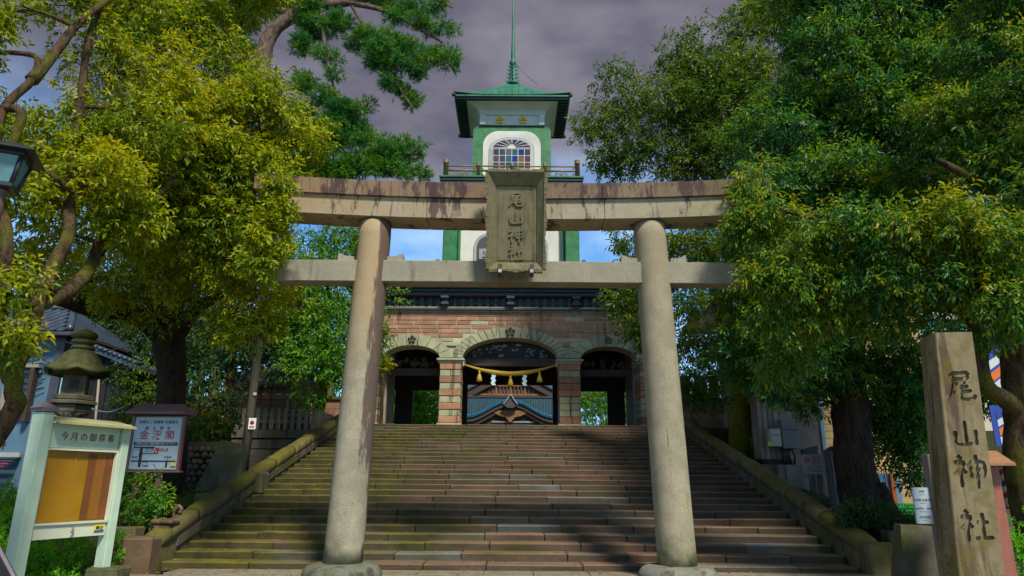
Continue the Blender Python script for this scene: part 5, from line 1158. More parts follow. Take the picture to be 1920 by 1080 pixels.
# hipped tiled roof
rz0, rz1 = zev+0.12, zev+1.55; ry0, ry1 = hy-0.5, hy+2.6; rx1 = hx1+0.45
mb = MB(); mb.add([(hxa, ry0, rz0), (rx1, ry0, rz0), (rx1-2.0, ry1, rz1), (hxa, ry1, rz1), (rx1, ry1+3, rz0), (hxa, ry1+3, rz0)], [(0, 1, 2, 3), (1, 4, 2), (3, 2, 4, 5), (0, 5, 4, 1)]); rf_ = mb.build('roof', 'roof_tile', hs)
nr = 11; k = 0
tile_me = None
for r_ in range(nr):
    t = (r_+0.5)/nr; y_ = ry0+(ry1-ry0)*t; z_ = rz0+(rz1-rz0)*t; xe = rx1-2.0*t
    for c_ in range(16):
        x = xe-0.18-c_*0.30 - (r_ % 2)*0.15
        if x < rx1-5.4: continue
        m = Matrix.Translation((x, y_, z_+0.03)) @ Matrix.Rotation(math.atan2(rz1-rz0, ry1-ry0)+0.10, 4, 'X')
        mb = MB(); mb.add([m @ Vector(p) for p in [(-0.15, -0.16, 0.02), (-0.05, -0.16, -0.015), (0.05, -0.16, 0.0), (0.15, -0.16, 0.05), (-0.15, 0.14, 0.02), (-0.05, 0.14, -0.015), (0.05, 0.14, 0.0), (0.15, 0.14, 0.05), (-0.15, -0.16, -0.03), (0.15, -0.16, -0.0)]], [(0, 1, 5, 4), (1, 2, 6, 5), (2, 3, 7, 6), (0, 8, 9, 3, 2, 1)]); mb.build('roof_tile', 'roof_tile', rf_); k += 1
mb = MB(); mb.tube([(rx1+0.02, ry0, rz0+0.06), (rx1-2.0, ry1, rz1+0.08)], 0.11, 8); mb.build('hip_ridge', 'roof_tile', rf_)
mb = MB(); mb.tube([(rx1-2.0, ry1, rz1+0.08), (hxa, ry1, rz1+0.08)], 0.12, 8); mb.build('ridge', 'roof_tile', rf_)
# window with wooden frame
wa, wb = at(20, 750, hy).x, at(56, 750, hy).x; wz0, wz1 = at(30, 765, hy).z, at(30, 695, hy).z
mb = MB(); mb.box(((wa+wb)/2, hy-0.02, (wz0+wz1)/2), (wb-wa, 0.06, wz1-wz0)); wn_ = mb.build('window', 'window_glass', hs)
for (a, b, c_, d_) in ((wb, wb+0.14, wz0-0.45, wz1+0.06), (wa-0.14, wa, wz0-0.1, wz1+0.06), (wa-0.2, wb+0.24, wz1+0.064, wz1+0.17), (wa, wb, wz0-0.16, wz0-0.004)):
    mb = MB(); mb.box(((a+b)/2, hy-0.14, (c_+d_)/2), (b-a, 0.26, d_-c_), ch=0.01); mb.build('frame', 'wood_pale' if a != wb else 'wood_dark', wn_)
mb = MB(); mb.box(((wa+wb)/2, hy-0.07, (wz0+wz1)/2-0.15), (wb-wa, 0.05, 0.05)); mb.build('transom', 'frame_grey', wn_)
# wall graphics: fork and lettering
mb = MB(); fx = at(16, 790, hy).x; fz = at(16, 800, hy).z; yq = hy-0.012
mb.box((fx, yq, fz-0.28), (0.04, 0.012, 0.85)); mb.lathe([(0.04, -0.12), (0.10, -0.02), (0.12, 0.05)], (0, 0, 0), 12, mat=Matrix.Translation((fx, yq, fz+0.16)) @ Matrix.Scale(0.1, 4, (0, 1, 0)))
for d in (-0.115, 0.0, 0.115): mb.box((fx+d, yq+0.001*(d > 0), fz+0.34), (0.014, 0.010, 0.28))
a0 = at(1, 816, hy); text_on(mb, 'a', (a0.x, yq-0.008, a0.z), E1, E3, 0.62, 0.0); text_on(mb, 'a', (a0.x-0.38, yq-0.008, a0.z), E1, E3, 0.62, 0.0)
for py in (829, 834): q = at(0, py, hy); mb.box((q.x-0.1, yq, q.z), (0.60, 0.010, 0.03))
mb.build('wall_lettering', 'print_black', hs)
mb = MB(); q = at(76, 700, hy); mb.box((q.x, hy-0.06, q.z+0.15), (0.16, 0.12, 0.32), ch=0.02); mb.build('meter_box', 'house_blue', hs)
for i in range(9):
    a = Vector((at(8+i*2, 640+i*8, hy).x, hy-0.12-0.01*i, at(8, 640+i*9, hy).z)); b = Vector((at(88+random.randint(-12, 8), 650+i*9, hy).x, hy-0.12, at(80, 655+i*9, hy).z)); m = (a+b)/2 + Vector((0, -0.05, -0.15-0.2*random.random()))
    mb = MB(); mb.tube(catmull([a, m, b], 6), 0.016, 5); mb.build('wall_cable', 'cable', hs)
for dx, mt in ((0.28, 'pipe_blue'), (0.42, 'house_trim')): mb = MB(); mb.tube([(hx1+dx, hy-0.1, zev-0.6), (hx1+dx, hy-0.1, 1.2)], 0.045, 8); mb.build('drain_pipe', mt, hs)
# striped awning of the house
ay0 = at(20, 878, hy-1.2)
for i in range(8):
    mb = MB(); mb.box((hx1-3.3, hy-1.25+i*0.15, ay0.z-0.28+i*0.085), (5.4, 0.14, 0.05), Matrix.Identity(4)); mb.build('awning_slat', 'awning_red' if i < 6 else 'house_trim', hs)
mb = MB(); mb.box((hx1-3.3, hy-0.10, ay0.z+0.42), (5.4, 0.1, 0.14)); mb.build('awning_rail', 'frame_grey', hs)
# annex
an = thing('dark_annex', (at(180, 750, 23).x, 24, 1.0), 'black timber annex with sloping tiled roof behind the lantern', 'building')
ax0, ax1 = at(98, 750, 23).x+0.55, at(236, 750, 23).x; az0, az1 = at(130, 640, 23).z, at(240, 685, 23).z
nn = int((ax1-ax0)/0.22)
mb = MB(); mb.prism([(ax0, 0.6), (ax1, 0.6), (ax1, az1-0.15), (ax0, az0-0.15)], 23.05, 26); mb.build('wall', 'house_black', an)
for i in range(nn):
    x = ax0+(i+0.5)*(ax1-ax0)/nn; zt_ = az0+(az1-az0)*(i+0.5)/nn-0.2; mb = MB(); mb.box((x, 23.02, (0.7+zt_)/2), (0.20, 0.04, zt_-0.7)); mb.build('board', 'house_black', an)
mb = MB(); mb.prism([(ax0-0.2, az0-0.05), (ax1+0.5, az1-0.22), (ax1+0.5, az1-0.08), (ax0-0.2, az0+0.10)], 22.4, 26.2); ar = mb.build('roof', 'roof_tile', an)
for i in range(15):
    t = (i+0.5)/15; mb = MB(); x = ax0-0.2+(ax1-ax0+0.7)*t; z = az0+(az1-az0-0.15)*t+0.13; mb.tube([(x, 22.36, z), (x, 22.9, z+0.02)], 0.07, 8); mb.build('roof_tile', 'roof_tile', ar)
mb = MB(); mb.tube([(at(185, 800, 22.9).x, 22.95, 1.2), (at(185, 700, 22.9).x, 22.95, az1-0.3)], 0.04, 6); mb.build('drain_pipe', 'wood_pale', an)
for (p0, p1, sag, mt) in (((150, 690), (262, 672), 0.1, 'cable'), ((120, 640), (250, 648), 0.25, 'cable'), ((165, 764), (245, 757), 0.2, 'pipe_blue'), ((0, 622), (120, 690), 0.15, 'cable'), ((95, 655), (262, 690), 0.2, 'cable')):
    a, b = at(*p0, 21.5), at(*p1, 21.8); mb = MB(); mb.tube(catmull([a, (a+b)/2-Vector((0, 0, sag)), b], 8), 0.018, 5); tag(mb.build('overhead_cable', mt, None, tuple(a)), {'(150, 690)': 'thin cable rising past the lantern roof to the annex corner', '(120, 640)': 'cable crossing above the annex roof', '(165, 764)': 'blue strip of cable low across the dark annex wall', '(0, 622)': 'cable running down across the blue wall to the lantern', '(95, 655)': 'cable slanting down across the dark annex wall'}[str(p0)], 'cable')

# utility pole with small notice
uy = 19.0; ux = at(467, 800, uy).x; uzb = zground(ux, uy)
up_ = thing('utility_pole', (ux, uy, uzb), 'mottled concrete utility pole with a small notice left of the stairs', 'pole')
mb = MB(); mb.tube([(ux-0.03, uy, uzb-0.1), (ux+0.02, uy, 5), (ux+0.05, uy, 9.5)], [0.125, 0.11, 0.095], 16); mb.build('shaft', 'pole_concrete', up_)
q = at(472, 794, uy-0.19); mb = MB(); mb.box((q.x, uy-0.15, q.z), (0.20, 0.012, 0.30)); nt = mb.build('notice', 'print_white', up_)
mb = MB(); mb.lathe([(0.055, 0), (0.055, 0.008)], (0, 0, 0), 16, mat=Matrix.Translation((q.x, uy-0.157, q.z+0.03)) @ Matrix.Rotation(PI/2, 4, 'X')); mb.box((q.x, uy-0.158, q.z-0.075), (0.13, 0.008, 0.015)); mb.box((q.x, uy-0.158, q.z-0.105), (0.13, 0.008, 0.012)); mb.build('notice_print', 'print_red', nt)
q2 = at(477, 738, uy-0.17); mb = MB(); mb.box((q2.x, uy-0.13, q2.z), (0.09, 0.012, 0.07)); mb.build('number_plate', 'kiosk_paint', up_)

# plinth with picket balustrade
py_ = 24.0; fx0, fx1 = at(437, 800, py_).x, at(588, 800, py_).x
pl = thing('picket_plinth', ((fx0+fx1)/2, py_+1.3, 1.6), 'stepped stone plinth carrying weathered stone pickets left of the stairs', 'plinth')
zq = lambda p: at(515, p, py_).z
tiers = ((822, 806, 0.08), (842, 823, 0.02), (872, 843, 0.05), (925, 873, 0.10))
for i, (pb, pt, e) in enumerate(tiers):
    z0_, z1_ = zq(pb), zq(pt); nb2 = 4 if i else 3; w = (fx1-fx0+2*e)/nb2
    for j in range(nb2): mb = MB(); mb.box((fx0-e+w*(j+0.5), py_+1.35, (z0_+z1_)/2), (w-0.012, 2.7+2*e, z1_-z0_-0.004), ch=0.02); mb.build('plinth_stone', 'plinth_stone', pl)
zp0, zp1 = zq(806), zq(765); n = 11
for i in range(n+1):
    x = fx0+0.06+(fx1-fx0-0.12)*i/n; mb = MB(); h = (zp1-zp0)*random.uniform(0.97, 1.01); mb.box((x, py_+0.12, zp0+h/2), (0.15, 0.13, h), ch=0.025, jit=0.008); mb.build('picket', 'fence_stone', pl)
for t in (0.38, 0.70): mb = MB(); mb.box(((fx0+fx1)/2, py_+0.13, zp0+(zp1-zp0)*t), (fx1-fx0-0.1, 0.06, 0.09), ch=0.01); mb.build('rail', 'fence_stone', pl)
for i in range(1, 9): mb = MB(); mb.box((fx1-0.06, py_+0.12+i*0.29, zp0+(zp1-zp0)/2), (0.13, 0.14, zp1-zp0), ch=0.025, jit=0.008); mb.build('picket', 'fence_stone', pl)
for t in (0.38, 0.70): mb = MB(); mb.box((fx1-0.06, py_+1.3, zp0+(zp1-zp0)*t), (0.06, 2.3, 0.09)); mb.build('rail', 'fence_stone', pl)
# small shrine building roof behind the pickets
q = at(500, 755, 25.5); so = thing('red_shed', (q.x, 26, 3.0), 'low reddish timber shed half hidden behind the pickets', 'shed')
sw0, sw1 = at(437, 760, 25.5).x, at(555, 760, 25.5).x; sz0, sz1 = at(500, 790, 25.5).z, at(500, 728, 25.5).z
for i in range(6): mb = MB(); hh = (sz1-sz0)/6; mb.box(((sw0+sw1)/2, 25.6, sz0+hh*(i+0.5)), (sw1-sw0, 0.1, hh-0.012), ch=0.006); mb.build('plank', 'brick_red', so)
mb = MB(); mb.box(((sw0+sw1)/2, 26.3, 2.9), (sw1-sw0-0.1, 1.2, sz1-1.9)); mb.build('body', 'wood_dark', so)
mb = MB(); mb.prismx([(25.1, sz1-0.02), (25.1, sz1+0.1), (26.3, sz1+0.75), (27.3, sz1+0.1), (27.3, sz1)], sw0-0.3, sw1+0.3); mb.build('roof', 'wood_cornice', so)
q = at(541, 765, 24.8); mb = MB(); mb.tube([(q.x, 24.8, 3.0), (q.x, 24.8, at(541, 725, 24.8).z)], 0.09, 10); o_ = mb.build('pale_post', 'fence_stone', None, (q.x, 24.8, 3.0)); tag(o_, 'thin pale post standing behind the pickets of the stepped plinth', 'post')
# dark stones at the pole foot and mossy slab
for (pa, pb, py0, py1, Y, mt, lab) in ((400, 448, 905, 945, 16.6, 'wall_stone', 'squat dark stone block near the balustrade'), (447, 492, 885, 925, 17.6, 'wall_stone', 'dark stone block at the foot of the utility pole'), (358, 400, 928, 958, 15.6, 'moss_stone', 'low yellow mossed stone left of the balustrade')):
    a, b = at(pa, py1, Y), at(pb, py0, Y); g = zground((a.x+b.x)/2, Y); zt_ = max(b.z, g+0.25); mb = MB(); mb.box(((a.x+b.x)/2, Y+0.3, (g-0.1+zt_)/2), (b.x-a.x, 0.6, zt_-g+0.1), ch=0.05, jit=0.02); tag(mb.build('stone_block', mt, None, (a.x, Y, g)), lab, 'stone')
a = at(372, 925, 17.4); mb = MB(); g = zground(a.x, 17.4); mb.add([(a.x-0.1, 17.3, g-0.1), (a.x+1.0, 17.5, g-0.1), (a.x+0.85, 17.7, g+1.15), (a.x+0.30, 17.6, g+1.25), (a.x-0.1, 17.55, g-0.1), (a.x+1.0, 17.75, g-0.1), (a.x+0.85, 17.9, g+1.15), (a.x+0.30, 17.8, g+1.25)], [(0, 1, 2, 3), (7, 6, 5, 4), (0, 4, 5, 1), (1, 5, 6, 2), (2, 6, 7, 3), (3, 7, 4, 0)]); tag(mb.build('standing_slab', 'wall_stone', None, (a.x, 17.4, g)), 'leaning mossy stone slab between the pole and the big trunk', 'stone')
# rough stone facing behind the map sign
rw = thing('rubble_wall', (at(370, 900, 18).x, 18.3, 1.0), 'dark rubble wall of rounded stones behind the map sign', 'wall'); n = 0
rx0, rx1_ = at(325, 900, 18).x, at(372, 900, 18).x
for r_ in range(8):
    for c_ in range(6):
        x = rx0+(c_+0.5*(r_ % 2))*0.17+unit_rng()*0.02; z = 1.25+r_*0.15; mb = MB(); s_ = random.uniform(0.075, 0.10)
        mb.lathe([(0.01, -s_), (s_*0.75, -s_*0.6), (s_, 0), (s_*0.7, s_*0.65), (0.01, s_)], (x, 18.1+unit_rng()*0.03, z), 8, True, random.random()); mb.build('rubble_stone', 'wall_stone', rw)
mb = MB(); mb.box(((rx0+rx1_)/2+0.1, 18.35, 1.75), (1.25, 0.4, 1.5)); mb.build('core', 'soil', rw)

# street lamp at the left edge
la_y = 6.2; lp = at(9, 330, la_y); lam = thing('street_lamp', (lp.x-1.1, la_y, 0), 'black lantern street lamp on a bracket at the left edge', 'street lamp')
lx, lz0_, lz1_ = lp.x-0.02, at(22, 352, la_y).z, at(22, 300, la_y).z; b0, b1 = 0.105, 0.165
rz_l = R(24)
def LM(): return Matrix.Translation((lx, la_y, 0)) @ Matrix.Rotation(rz_l, 4, 'Z')
for i in range(4):
    a = Matrix.Rotation(i*PI/2, 4, 'Z'); mt = LM() @ a
    mb = MB(); mb.add([mt @ Vector(p) for p in [(-b0+0.02, -b0, lz0_+0.03), (b0-0.02, -b0, lz0_+0.03), (b1-0.03, -b1, lz1_), (-b1+0.03, -b1, lz1_), (-b0+0.02, -b0+0.01, lz0_+0.03), (b0-0.02, -b0+0.01, lz0_+0.03), (b1-0.03, -b1+0.01, lz1_), (-b1+0.03, -b1+0.01, lz1_)]], [(0, 1, 2, 3), (7, 6, 5, 4), (0, 4, 5, 1), (1, 5, 6, 2), (2, 6, 7, 3), (3, 7, 4, 0)]); mb.build('pane', 'lamp_glass', lam)
    mb = MB(); mb.tube([mt @ Vector((-b0, -b0, lz0_)), mt @ Vector((-b1, -b1, lz1_+0.02))], 0.022, 6); mb.build('bar', 'lamp_black', lam)
mb = MB(); mb.box((0, 0, lz0_+0.005), (2*b0+0.05, 2*b0+0.05, 0.05), LM(), ch=0.01); mb.build('base', 'lamp_black', lam)
mb = MB(); mb.box((0, 0, lz1_+0.03), (2*b1+0.04, 2*b1+0.04, 0.05), LM(), ch=0.01); mb.build('rim', 'lamp_black', lam)
rg = []
for hw_, z_ in ((0.275, lz1_+0.045), (0.275, lz1_+0.06), (0.15, lz1_+0.13), (0.13, lz1_+0.145)): rg.append([LM() @ Vector((a*hw_, b*hw_, z_)) for a, b in ((-1, -1), (1, -1), (1, 1), (-1, 1))])
mb = MB(); mb.loft(rg, True, False); mb.build('roof', 'lamp_black', lam)
mb = MB(); mb.lathe([(0.075, 0), (0.075, -0.03), (0.05, -0.06), (0.055, -0.14), (0.06, -0.15), (0.06, -0.33), (0.055, -0.335)], (lx+0.0, la_y, lz0_-0.02), 16); mb.build('socket', 'lamp_brown', lam)
mb = MB(); mb.box((lx-0.6, la_y, lz0_-0.26), (1.1, 0.05, 0.07), ch=0.008); mb.build('arm', 'lamp_brown', lam)
mb = MB(); mb.tube([(lp.x-1.15, la_y, -0.02), (lp.x-1.15, la_y, lz0_+0.3)], 0.07, 16); mb.build('pole', 'lamp_brown', lam)

# dark sign board leaning at the bottom left corner
bq = at(0, 1040, 6.5); bo = thing('a_frame_board', (-5.4, 6.6, 0), 'black slanted edge of an a-frame board at the bottom left corner', 'sign')
e0, e1 = at(-14, 1018, 6.6), at(30, 1100, 6.6)
d_ = (e1-e0); mb = MB(); mb.prism([(e0.x, e0.z), (e1.x+d_.x*1.2, e1.z+d_.z*1.2), (e1.x+d_.x*1.2-0.9, e1.z+d_.z*1.2), (e0.x-0.6, e0.z)], 6.6, 6.68); mb.build('panel', 'lamp_black', bo)
mb = MB(); mb.tube([e0+Vector((0, 0.03, 0)), e1+d_*1.2+Vector((0, 0.03, 0))], 0.022, 8); mb.build('edge_bar', 'marker_pale', bo)

# ------------------------------------------------------------------ right side
# carved stone pillar
sy = 8.6; zt_ = at(1793, 622, sy).z; rot = R(-14)
c_top, c_bot = at(1793, 622, sy), Vector((0, 0, 0))
pcx = 5.53; LEAN = 0.058
sp = thing('shrine_name_pillar', (pcx, sy+0.25, 0), 'tall square stone pillar with the shrine name carved down its face', 'stone pillar')
hw0, hw1 = 0.262, 0.226
T_ = Matrix.Translation((pcx, sy+0.25, 0)) @ Matrix(((1, 0, LEAN, 0), (0, 1, 0, 0), (0, 0, 1, 0), (0, 0, 0, 1))) @ Matrix.Rotation(R(-7), 4, 'Z')
n = 10; rings = []
for i in range(n+1):
    t = i/n; h_ = hw0+(hw1-hw0)*t; c_ = 0.012; z = zt_*t - 0.05*(1-t)
    rings.append([T_ @ Vector((a, b, z)) for a, b in ((-h_+c_, -h_), (h_-c_, -h_), (h_, -h_+c_), (h_, h_-c_), (h_-c_, h_), (-h_+c_, h_), (-h_, h_-c_), (-h_, -h_+c_))])
mb = MB(); mb.loft(rings, True, False); body = mb.build('shaft', 'post_stone', sp)
rot3 = (Matrix.Rotation(R(-7), 4, 'Z')).to_3x3(); EX_ = rot3 @ Vector((1, 0, 0)); NF = rot3 @ Vector((0, -1, 0)); tl = (hw0-hw1)/zt_
EZ_ = (Vector((LEAN, 0, 1)) - NF*tl).normalized(); NF2 = (NF + Vector((0, 0, tl))).normalized()
cut = MB()
chz = [at(1811, p, sy).z for p in (722, 812, 883, 985)]
for ch, z, sz in zip('尾山神社', chz, (0.42, 0.36, 0.42, 0.40)):
    h_ = hw0+(hw1-hw0)*z/zt_; o_ = T_ @ Vector((0.0, -h_, z)); brush(cut, ch, o_, EX_, EZ_, sz, 0.02, 0.06, wid=14, stack=0.0007, normal=NF2)
lf = rot3 @ Vector((-1, 0, 0)); le = rot3 @ Vector((0, -1, 0))
for i in range(22):
    z = 0.45 + i*0.105; h_ = hw0+(hw1-hw0)*z/zt_
    for j in range(3):
        dx, dz = random.uniform(-0.04, 0.04), random.uniform(-0.03, 0.03); o_ = T_ @ Vector((-h_, 0.02+dx, z+dz)); m3 = Matrix.Rotation(random.choice((0, 0, 1.4, 0.5)), 3, lf)
        a = m3 @ le; u = lf; w = a.cross(u)
        mm = Matrix(((a.x, u.x, w.x, o_.x), (a.y, u.y, w.y, o_.y), (a.z, u.z, w.z, o_.z), (0, 0, 0, 1))); cut.box((0, 0, 0), (random.uniform(0.03, 0.07), 0.02, 0.008), mm)
co = cut.build('carving_cutter', 'post_stone', None, (0, 0, 0))
md = body.modifiers.new('carve', 'BOOLEAN'); md.operation = 'DIFFERENCE'; md.object = co; md.solver = 'EXACT'; md.use_self = True
dg = bpy.context.evaluated_depsgraph_get(); dg.update(); me2 = bpy.data.meshes.new_from_object(body.evaluated_get(dg)); body.modifiers.clear()
if len(me2.polygons) > 150: body.data = me2; CARVED = True
else: CARVED = False
bpy.data.objects.remove(co)
print('carved', CARVED, len(me2.polygons))

# signpost with gold characters and white board
gy = 9.8; gxp = at(1762, 950, gy).x; gzt = at(1757, 852, gy).z
gp = thing('guide_post', (gxp, gy, 0), 'dark guide post with gold characters and a white board left of the stone pillar', 'sign')
mb = MB(); mb.box((gxp, gy, gzt/2-0.02), (0.22, 0.16, gzt+0.04), ch=0.008); mb.build('post', 'marker_pale', gp)
mb = MB(); mb.box((gxp+0.125, gy+0.02, gzt/2-0.1), (0.03, 0.14, gzt-0.3)); mb.build('post_edge', 'sticker_blue', gp)
mb = MB()
for i, ch in enumerate('尾山神社'): mb = MB(); text_on(mb, ch, (gxp-0.02, gy-0.086, gzt-0.13-0.105*i), E1, E3, 0.12, 0.012); mb.build('character', 'print_gold', gp)
w0_, w1_ = at(1713, 940, gy), at(1747, 940, gy); z0_, z1_ = at(1730, 982, gy).z, at(1730, 914, gy).z
mb = MB(); mb.box(((w0_.x+w1_.x)/2, gy, (z0_+z1_)/2), (w1_.x-w0_.x, 0.03, z1_-z0_)); wb_ = mb.build('board', 'sign_board', gp)
mb = MB(); cx_ = (w0_.x+w1_.x)/2; HH = z1_-z0_
for i, (s1, s2) in enumerate((('拝殿', 'Main Hall'), ('金渓閣 結婚式場', 'Kinkeikaku'), ('金谷神社・東神門', 'Higashi Shinmon'), ('神苑庭園', 'Garden'))):
    text_on(mb, '▸'+s1, (cx_-0.01, gy-0.0165, z1_-HH*(0.12+0.235*i)), E1, E3, 0.036, 0.003); text_on(mb, s2, (cx_-0.01, gy-0.0165, z1_-HH*(0.20+0.235*i)), E1, E3, 0.018)
mb.build('board_lettering', 'print_black', gp)
# dark rough monument base
q = at(1722, 1040, 10.6); mb = MB(); zt2 = at(1722, 984, 10.6).z
mb.loft([[(q.x-0.34, 10.5, -0.05), (q.x+0.34, 10.45, -0.05), (q.x+0.36, 10.9, -0.05), (q.x-0.32, 10.95, -0.05)], [(q.x-0.27, 10.55, 0.45), (q.x+0.32, 10.5, 0.45), (q.x+0.33, 10.85, 0.45), (q.x-0.25, 10.9, 0.45)], [(q.x-0.20, 10.6, zt2), (q.x+0.3, 10.55, zt2-0.02), (q.x+0.3, 10.8, zt2-0.02), (q.x-0.18, 10.82, zt2)]], True, False)
tag(mb.build('rough_stone_stela', 'wall_stone', None, (q.x, 10.6, 0)), 'rough dark standing stone below the white guide board', 'stone')

# red-brown roofed board at right
ry_ = 9.4; rxp = at(1868, 950, ry_).x; rzt = at(1865, 868, ry_).z
rb = thing('roofed_board', (rxp, ry_, 0), 'red brown timber board with little pitched roof right of the stone pillar', 'notice board')
mb = MB(); mb.box((rxp, ry_, rzt/2), (0.17, 0.12, rzt), ch=0.01); mb.build('post', 'wood_red', rb) if 'wood_red' in M else (plain('wood_red', (0.27, 0.095, 0.06), 0.6, 0.15, scale=14, grain=(1, 1, 0.2)), mb.build('post', 'wood_red', rb))
mb = MB(); mb.box((rxp-0.30, ry_+0.1, rzt/2), (0.17, 0.12, rzt), ch=0.01); mb.build('post', 'wood_red', rb)
mb = MB(); mb.box((rxp-0.15, ry_+0.09, rzt*0.62), (0.14, 0.03, rzt*0.6)); mb.build('board', 'wood_dark', rb)
for s in (-1, 1):
    mb = MB(); mb.prismx([(ry_+0.05, rzt+0.13), (ry_+0.05, rzt+0.16), (ry_+0.05+s*0.32, rzt-0.01), (ry_+0.05+s*0.32, rzt-0.04)], rxp-0.42, rxp+0.17); mb.build('roof_board', 'wood_roof', rb) if 'wood_roof' in M else (plain('wood_roof', (0.30, 0.15, 0.07), 0.7, 0.2, scale=14), mb.build('roof_board', 'wood_roof', rb))

# no smoking / no pets sign
ny = 16.0; nq = at(1525, 870, ny); nz0, nz1 = at(1525, 889, ny).z, at(1525, 852, ny).z; nw = 0.245
ns = thing('prohibition_sign', (nq.x, ny, 1.0), 'small grey no smoking and no pets sign on a thin post', 'sign')
mb = MB(); mb.box((nq.x, ny, (nz0+nz1)/2), (nw*2, 0.015, nz1-nz0)); mb.build('plate', 'sign_purple', ns)
mb = MB(); mb.tube([(nq.x+0.05, ny+0.03, 0.85), (nq.x+0.02, ny+0.03, nz1-0.05)], 0.02, 8); mb.build('post', 'steel_brown', ns)
def ringsym(cx, cz, r_, y_, mat, parent, nm, bar=True):
    mb = MB(); pts = [(cx+r_*math.cos(t), y_, cz+r_*math.sin(t)) for t in np.linspace(0, 2*PI, 21)]
    mb.tube(pts, 0.009, 5)
    if bar: mb.tube([(cx-r_*0.7, y_, cz+r_*0.7), (cx+r_*0.7, y_, cz-r_*0.7)], 0.008, 5)
    mb.build(nm, mat, parent)
zm_ = (nz0+nz1)/2; hh_ = (nz1-nz0)
ringsym(nq.x-0.14, zm_+hh_*0.22, 0.055, ny-0.012, 'print_red', ns, 'no_smoking_symbol'); ringsym(nq.x-0.13, zm_-hh_*0.24, 0.055, ny-0.012, 'print_brown', ns, 'no_pets_symbol')
mb = MB(); mb.box((nq.x-0.14, ny-0.010, zm_+hh_*0.22), (0.07, 0.006, 0.012)); mb.box((nq.x-0.13, ny-0.010, zm_-hh_*0.24), (0.05, 0.006, 0.022)); mb.build('symbol_print', 'print_black', ns)
mb = MB(); text_on(mb, '境内', (nq.x+0.07, ny-0.0095, zm_+hh_*0.33), E1, E3, 0.10, 0.01); text_on(mb, '禁煙', (nq.x+0.07, ny-0.0095, zm_+hh_*0.12), E1, E3, 0.10, 0.01); mb.build('red_lettering', 'print_red', ns)
mb = MB(); text_on(mb, 'ペット', (nq.x+0.08, ny-0.0095, zm_-hh_*0.14), E1, E3, 0.085, 0.008); text_on(mb, '持込禁止', (nq.x+0.08, ny-0.0095, zm_-hh_*0.34), E1, E3, 0.07, 0.008); mb.build('lettering', 'print_black', ns)

# dark marker post
dy = 15.2; dq = at(1567, 900, dy); dzt = at(1562, 843, dy).z
dm = thing('marker_post', (dq.x, dy, 0.9), 'dark square marker post with pale face edge between sign and trunk', 'post')
mb = MB(); mb.box((dq.x, dy, (0.8+dzt)/2), (0.30, 0.20, dzt-0.8), ch=0.01); mb.build('post', 'marker_dark', dm)
mb = MB(); mb.lathe([(0.10, 0), (0.09, 0.03), (0.02, 0.07)], (dq.x-0.02, dy, dzt), 12); mb.build('cap', 'lamp_black', dm)
mb = MB(); mb.box((dq.x-0.06, dy-0.105, (0.9+dzt)/2), (0.05, 0.01, dzt-1.0)); mb.build('pale_strip', 'marker_pale', dm)

# plaster building, its cabinets and pipes
by = 22.0
pb_ = thing('plaster_building', (at(1480, 800, by).x, by+3, 1.0), 'grey pink plaster building with utility boxes behind the right balustrade', 'building')
bx0, bx1 = at(1412, 790, by).x, at(1536, 790, by).x; bz0 = 0.9; bz1 = at(1480, 560, by).z
mb = MB(); mb.box(((bx0+0.9+bx1)/2, by+3, (bz0+bz1)/2), (bx1-bx0-0.9, 6, bz1-bz0)); mb.build('wall', 'plaster_old', pb_)
jx = at(1440, 790, by).x; jz = at(1440, 862, by).z
for i in range(5):
    w = (jx-bx0+0.35)/5; mb = MB(); mb.box((bx0+w*(i+0.5), by-0.35, (jz+bz1)/2), (w-0.02, 0.1, bz1-jz), ch=0.01); mb.build('cladding_board', 'wood_pale' if i % 2 else 'plaster_old', pb_)
mb = MB(); mb.box(((bx0+jx)/2+0.3, by-0.15, (jz+bz1)/2), (jx-bx0+0.7, 0.28, bz1-jz-0.02)); mb.build('jetty', 'plaster_old', pb_)
mb = MB(); mb.box((bx1+0.05, by-0.02, (bz0+bz1)/2), (0.10, 0.12, bz1-bz0)); mb.build('corner_trim', 'pipe_blue', pb_)
for (pa, pb2, p0, p1, mt, lab, d) in ((1440, 1457, 805, 838, 'cabinet_cream', 'cream meter box', 0.3), (1462, 1487, 788, 842, 'cabinet_grey', 'grey box', 0.35)):
    a, b = at(pa, p1, by-0.4), at(pb2, p0, by-0.4); mb = MB(); mb.box(((a.x+b.x)/2, by-0.55, (a.z+b.z)/2), (b.x-a.x, d, b.z-a.z), ch=0.02); cb = mb.build('meter_box', mt, pb_)
    mb = MB(); mb.box(((a.x+b.x)/2, by-0.55-d/2-0.006, b.z-0.35*(b.z-a.z)), (b.x-a.x-0.03, 0.008, 0.02)); mb.build('door_seam', 'cable', cb)
a = at(1444, 832, by-0.75); mb = MB(); mb.box((a.x, by-0.706, a.z), (0.10, 0.01, 0.13)); mb.build('sticker', 'sticker_yellow', pb_)
for i in range(6):
    x = at(1464+i*4, 845, by-0.5).x; mb = MB(); mb.tube(catmull([(x, by-0.55, at(1470, 842, by).z), (x+unit_rng()*0.05, by-0.6, at(1470, 858, by).z), (x+0.05, by-0.5, at(1470, 872, by).z)], 4), 0.03, 6); mb.build('conduit', 'cable', pb_)
a, b = at(1506, 852, by-0.1), at(1534, 838, by-0.1); mb = MB(); mb.prism([(a.x, a.z), (b.x, a.z), (b.x, b.z+0.05), (a.x, b.z-0.08)], by-0.06, by+0.1); mb.build('vent_opening', 'wood_black', pb_)
mb = MB(); mb.box(((bx0+bx1)/2, by+2.6, bz1+0.15), (bx1-bx0+1.2, 6.6, 0.3), ch=0.03); mb.build('roof', 'roof_tile', pb_)
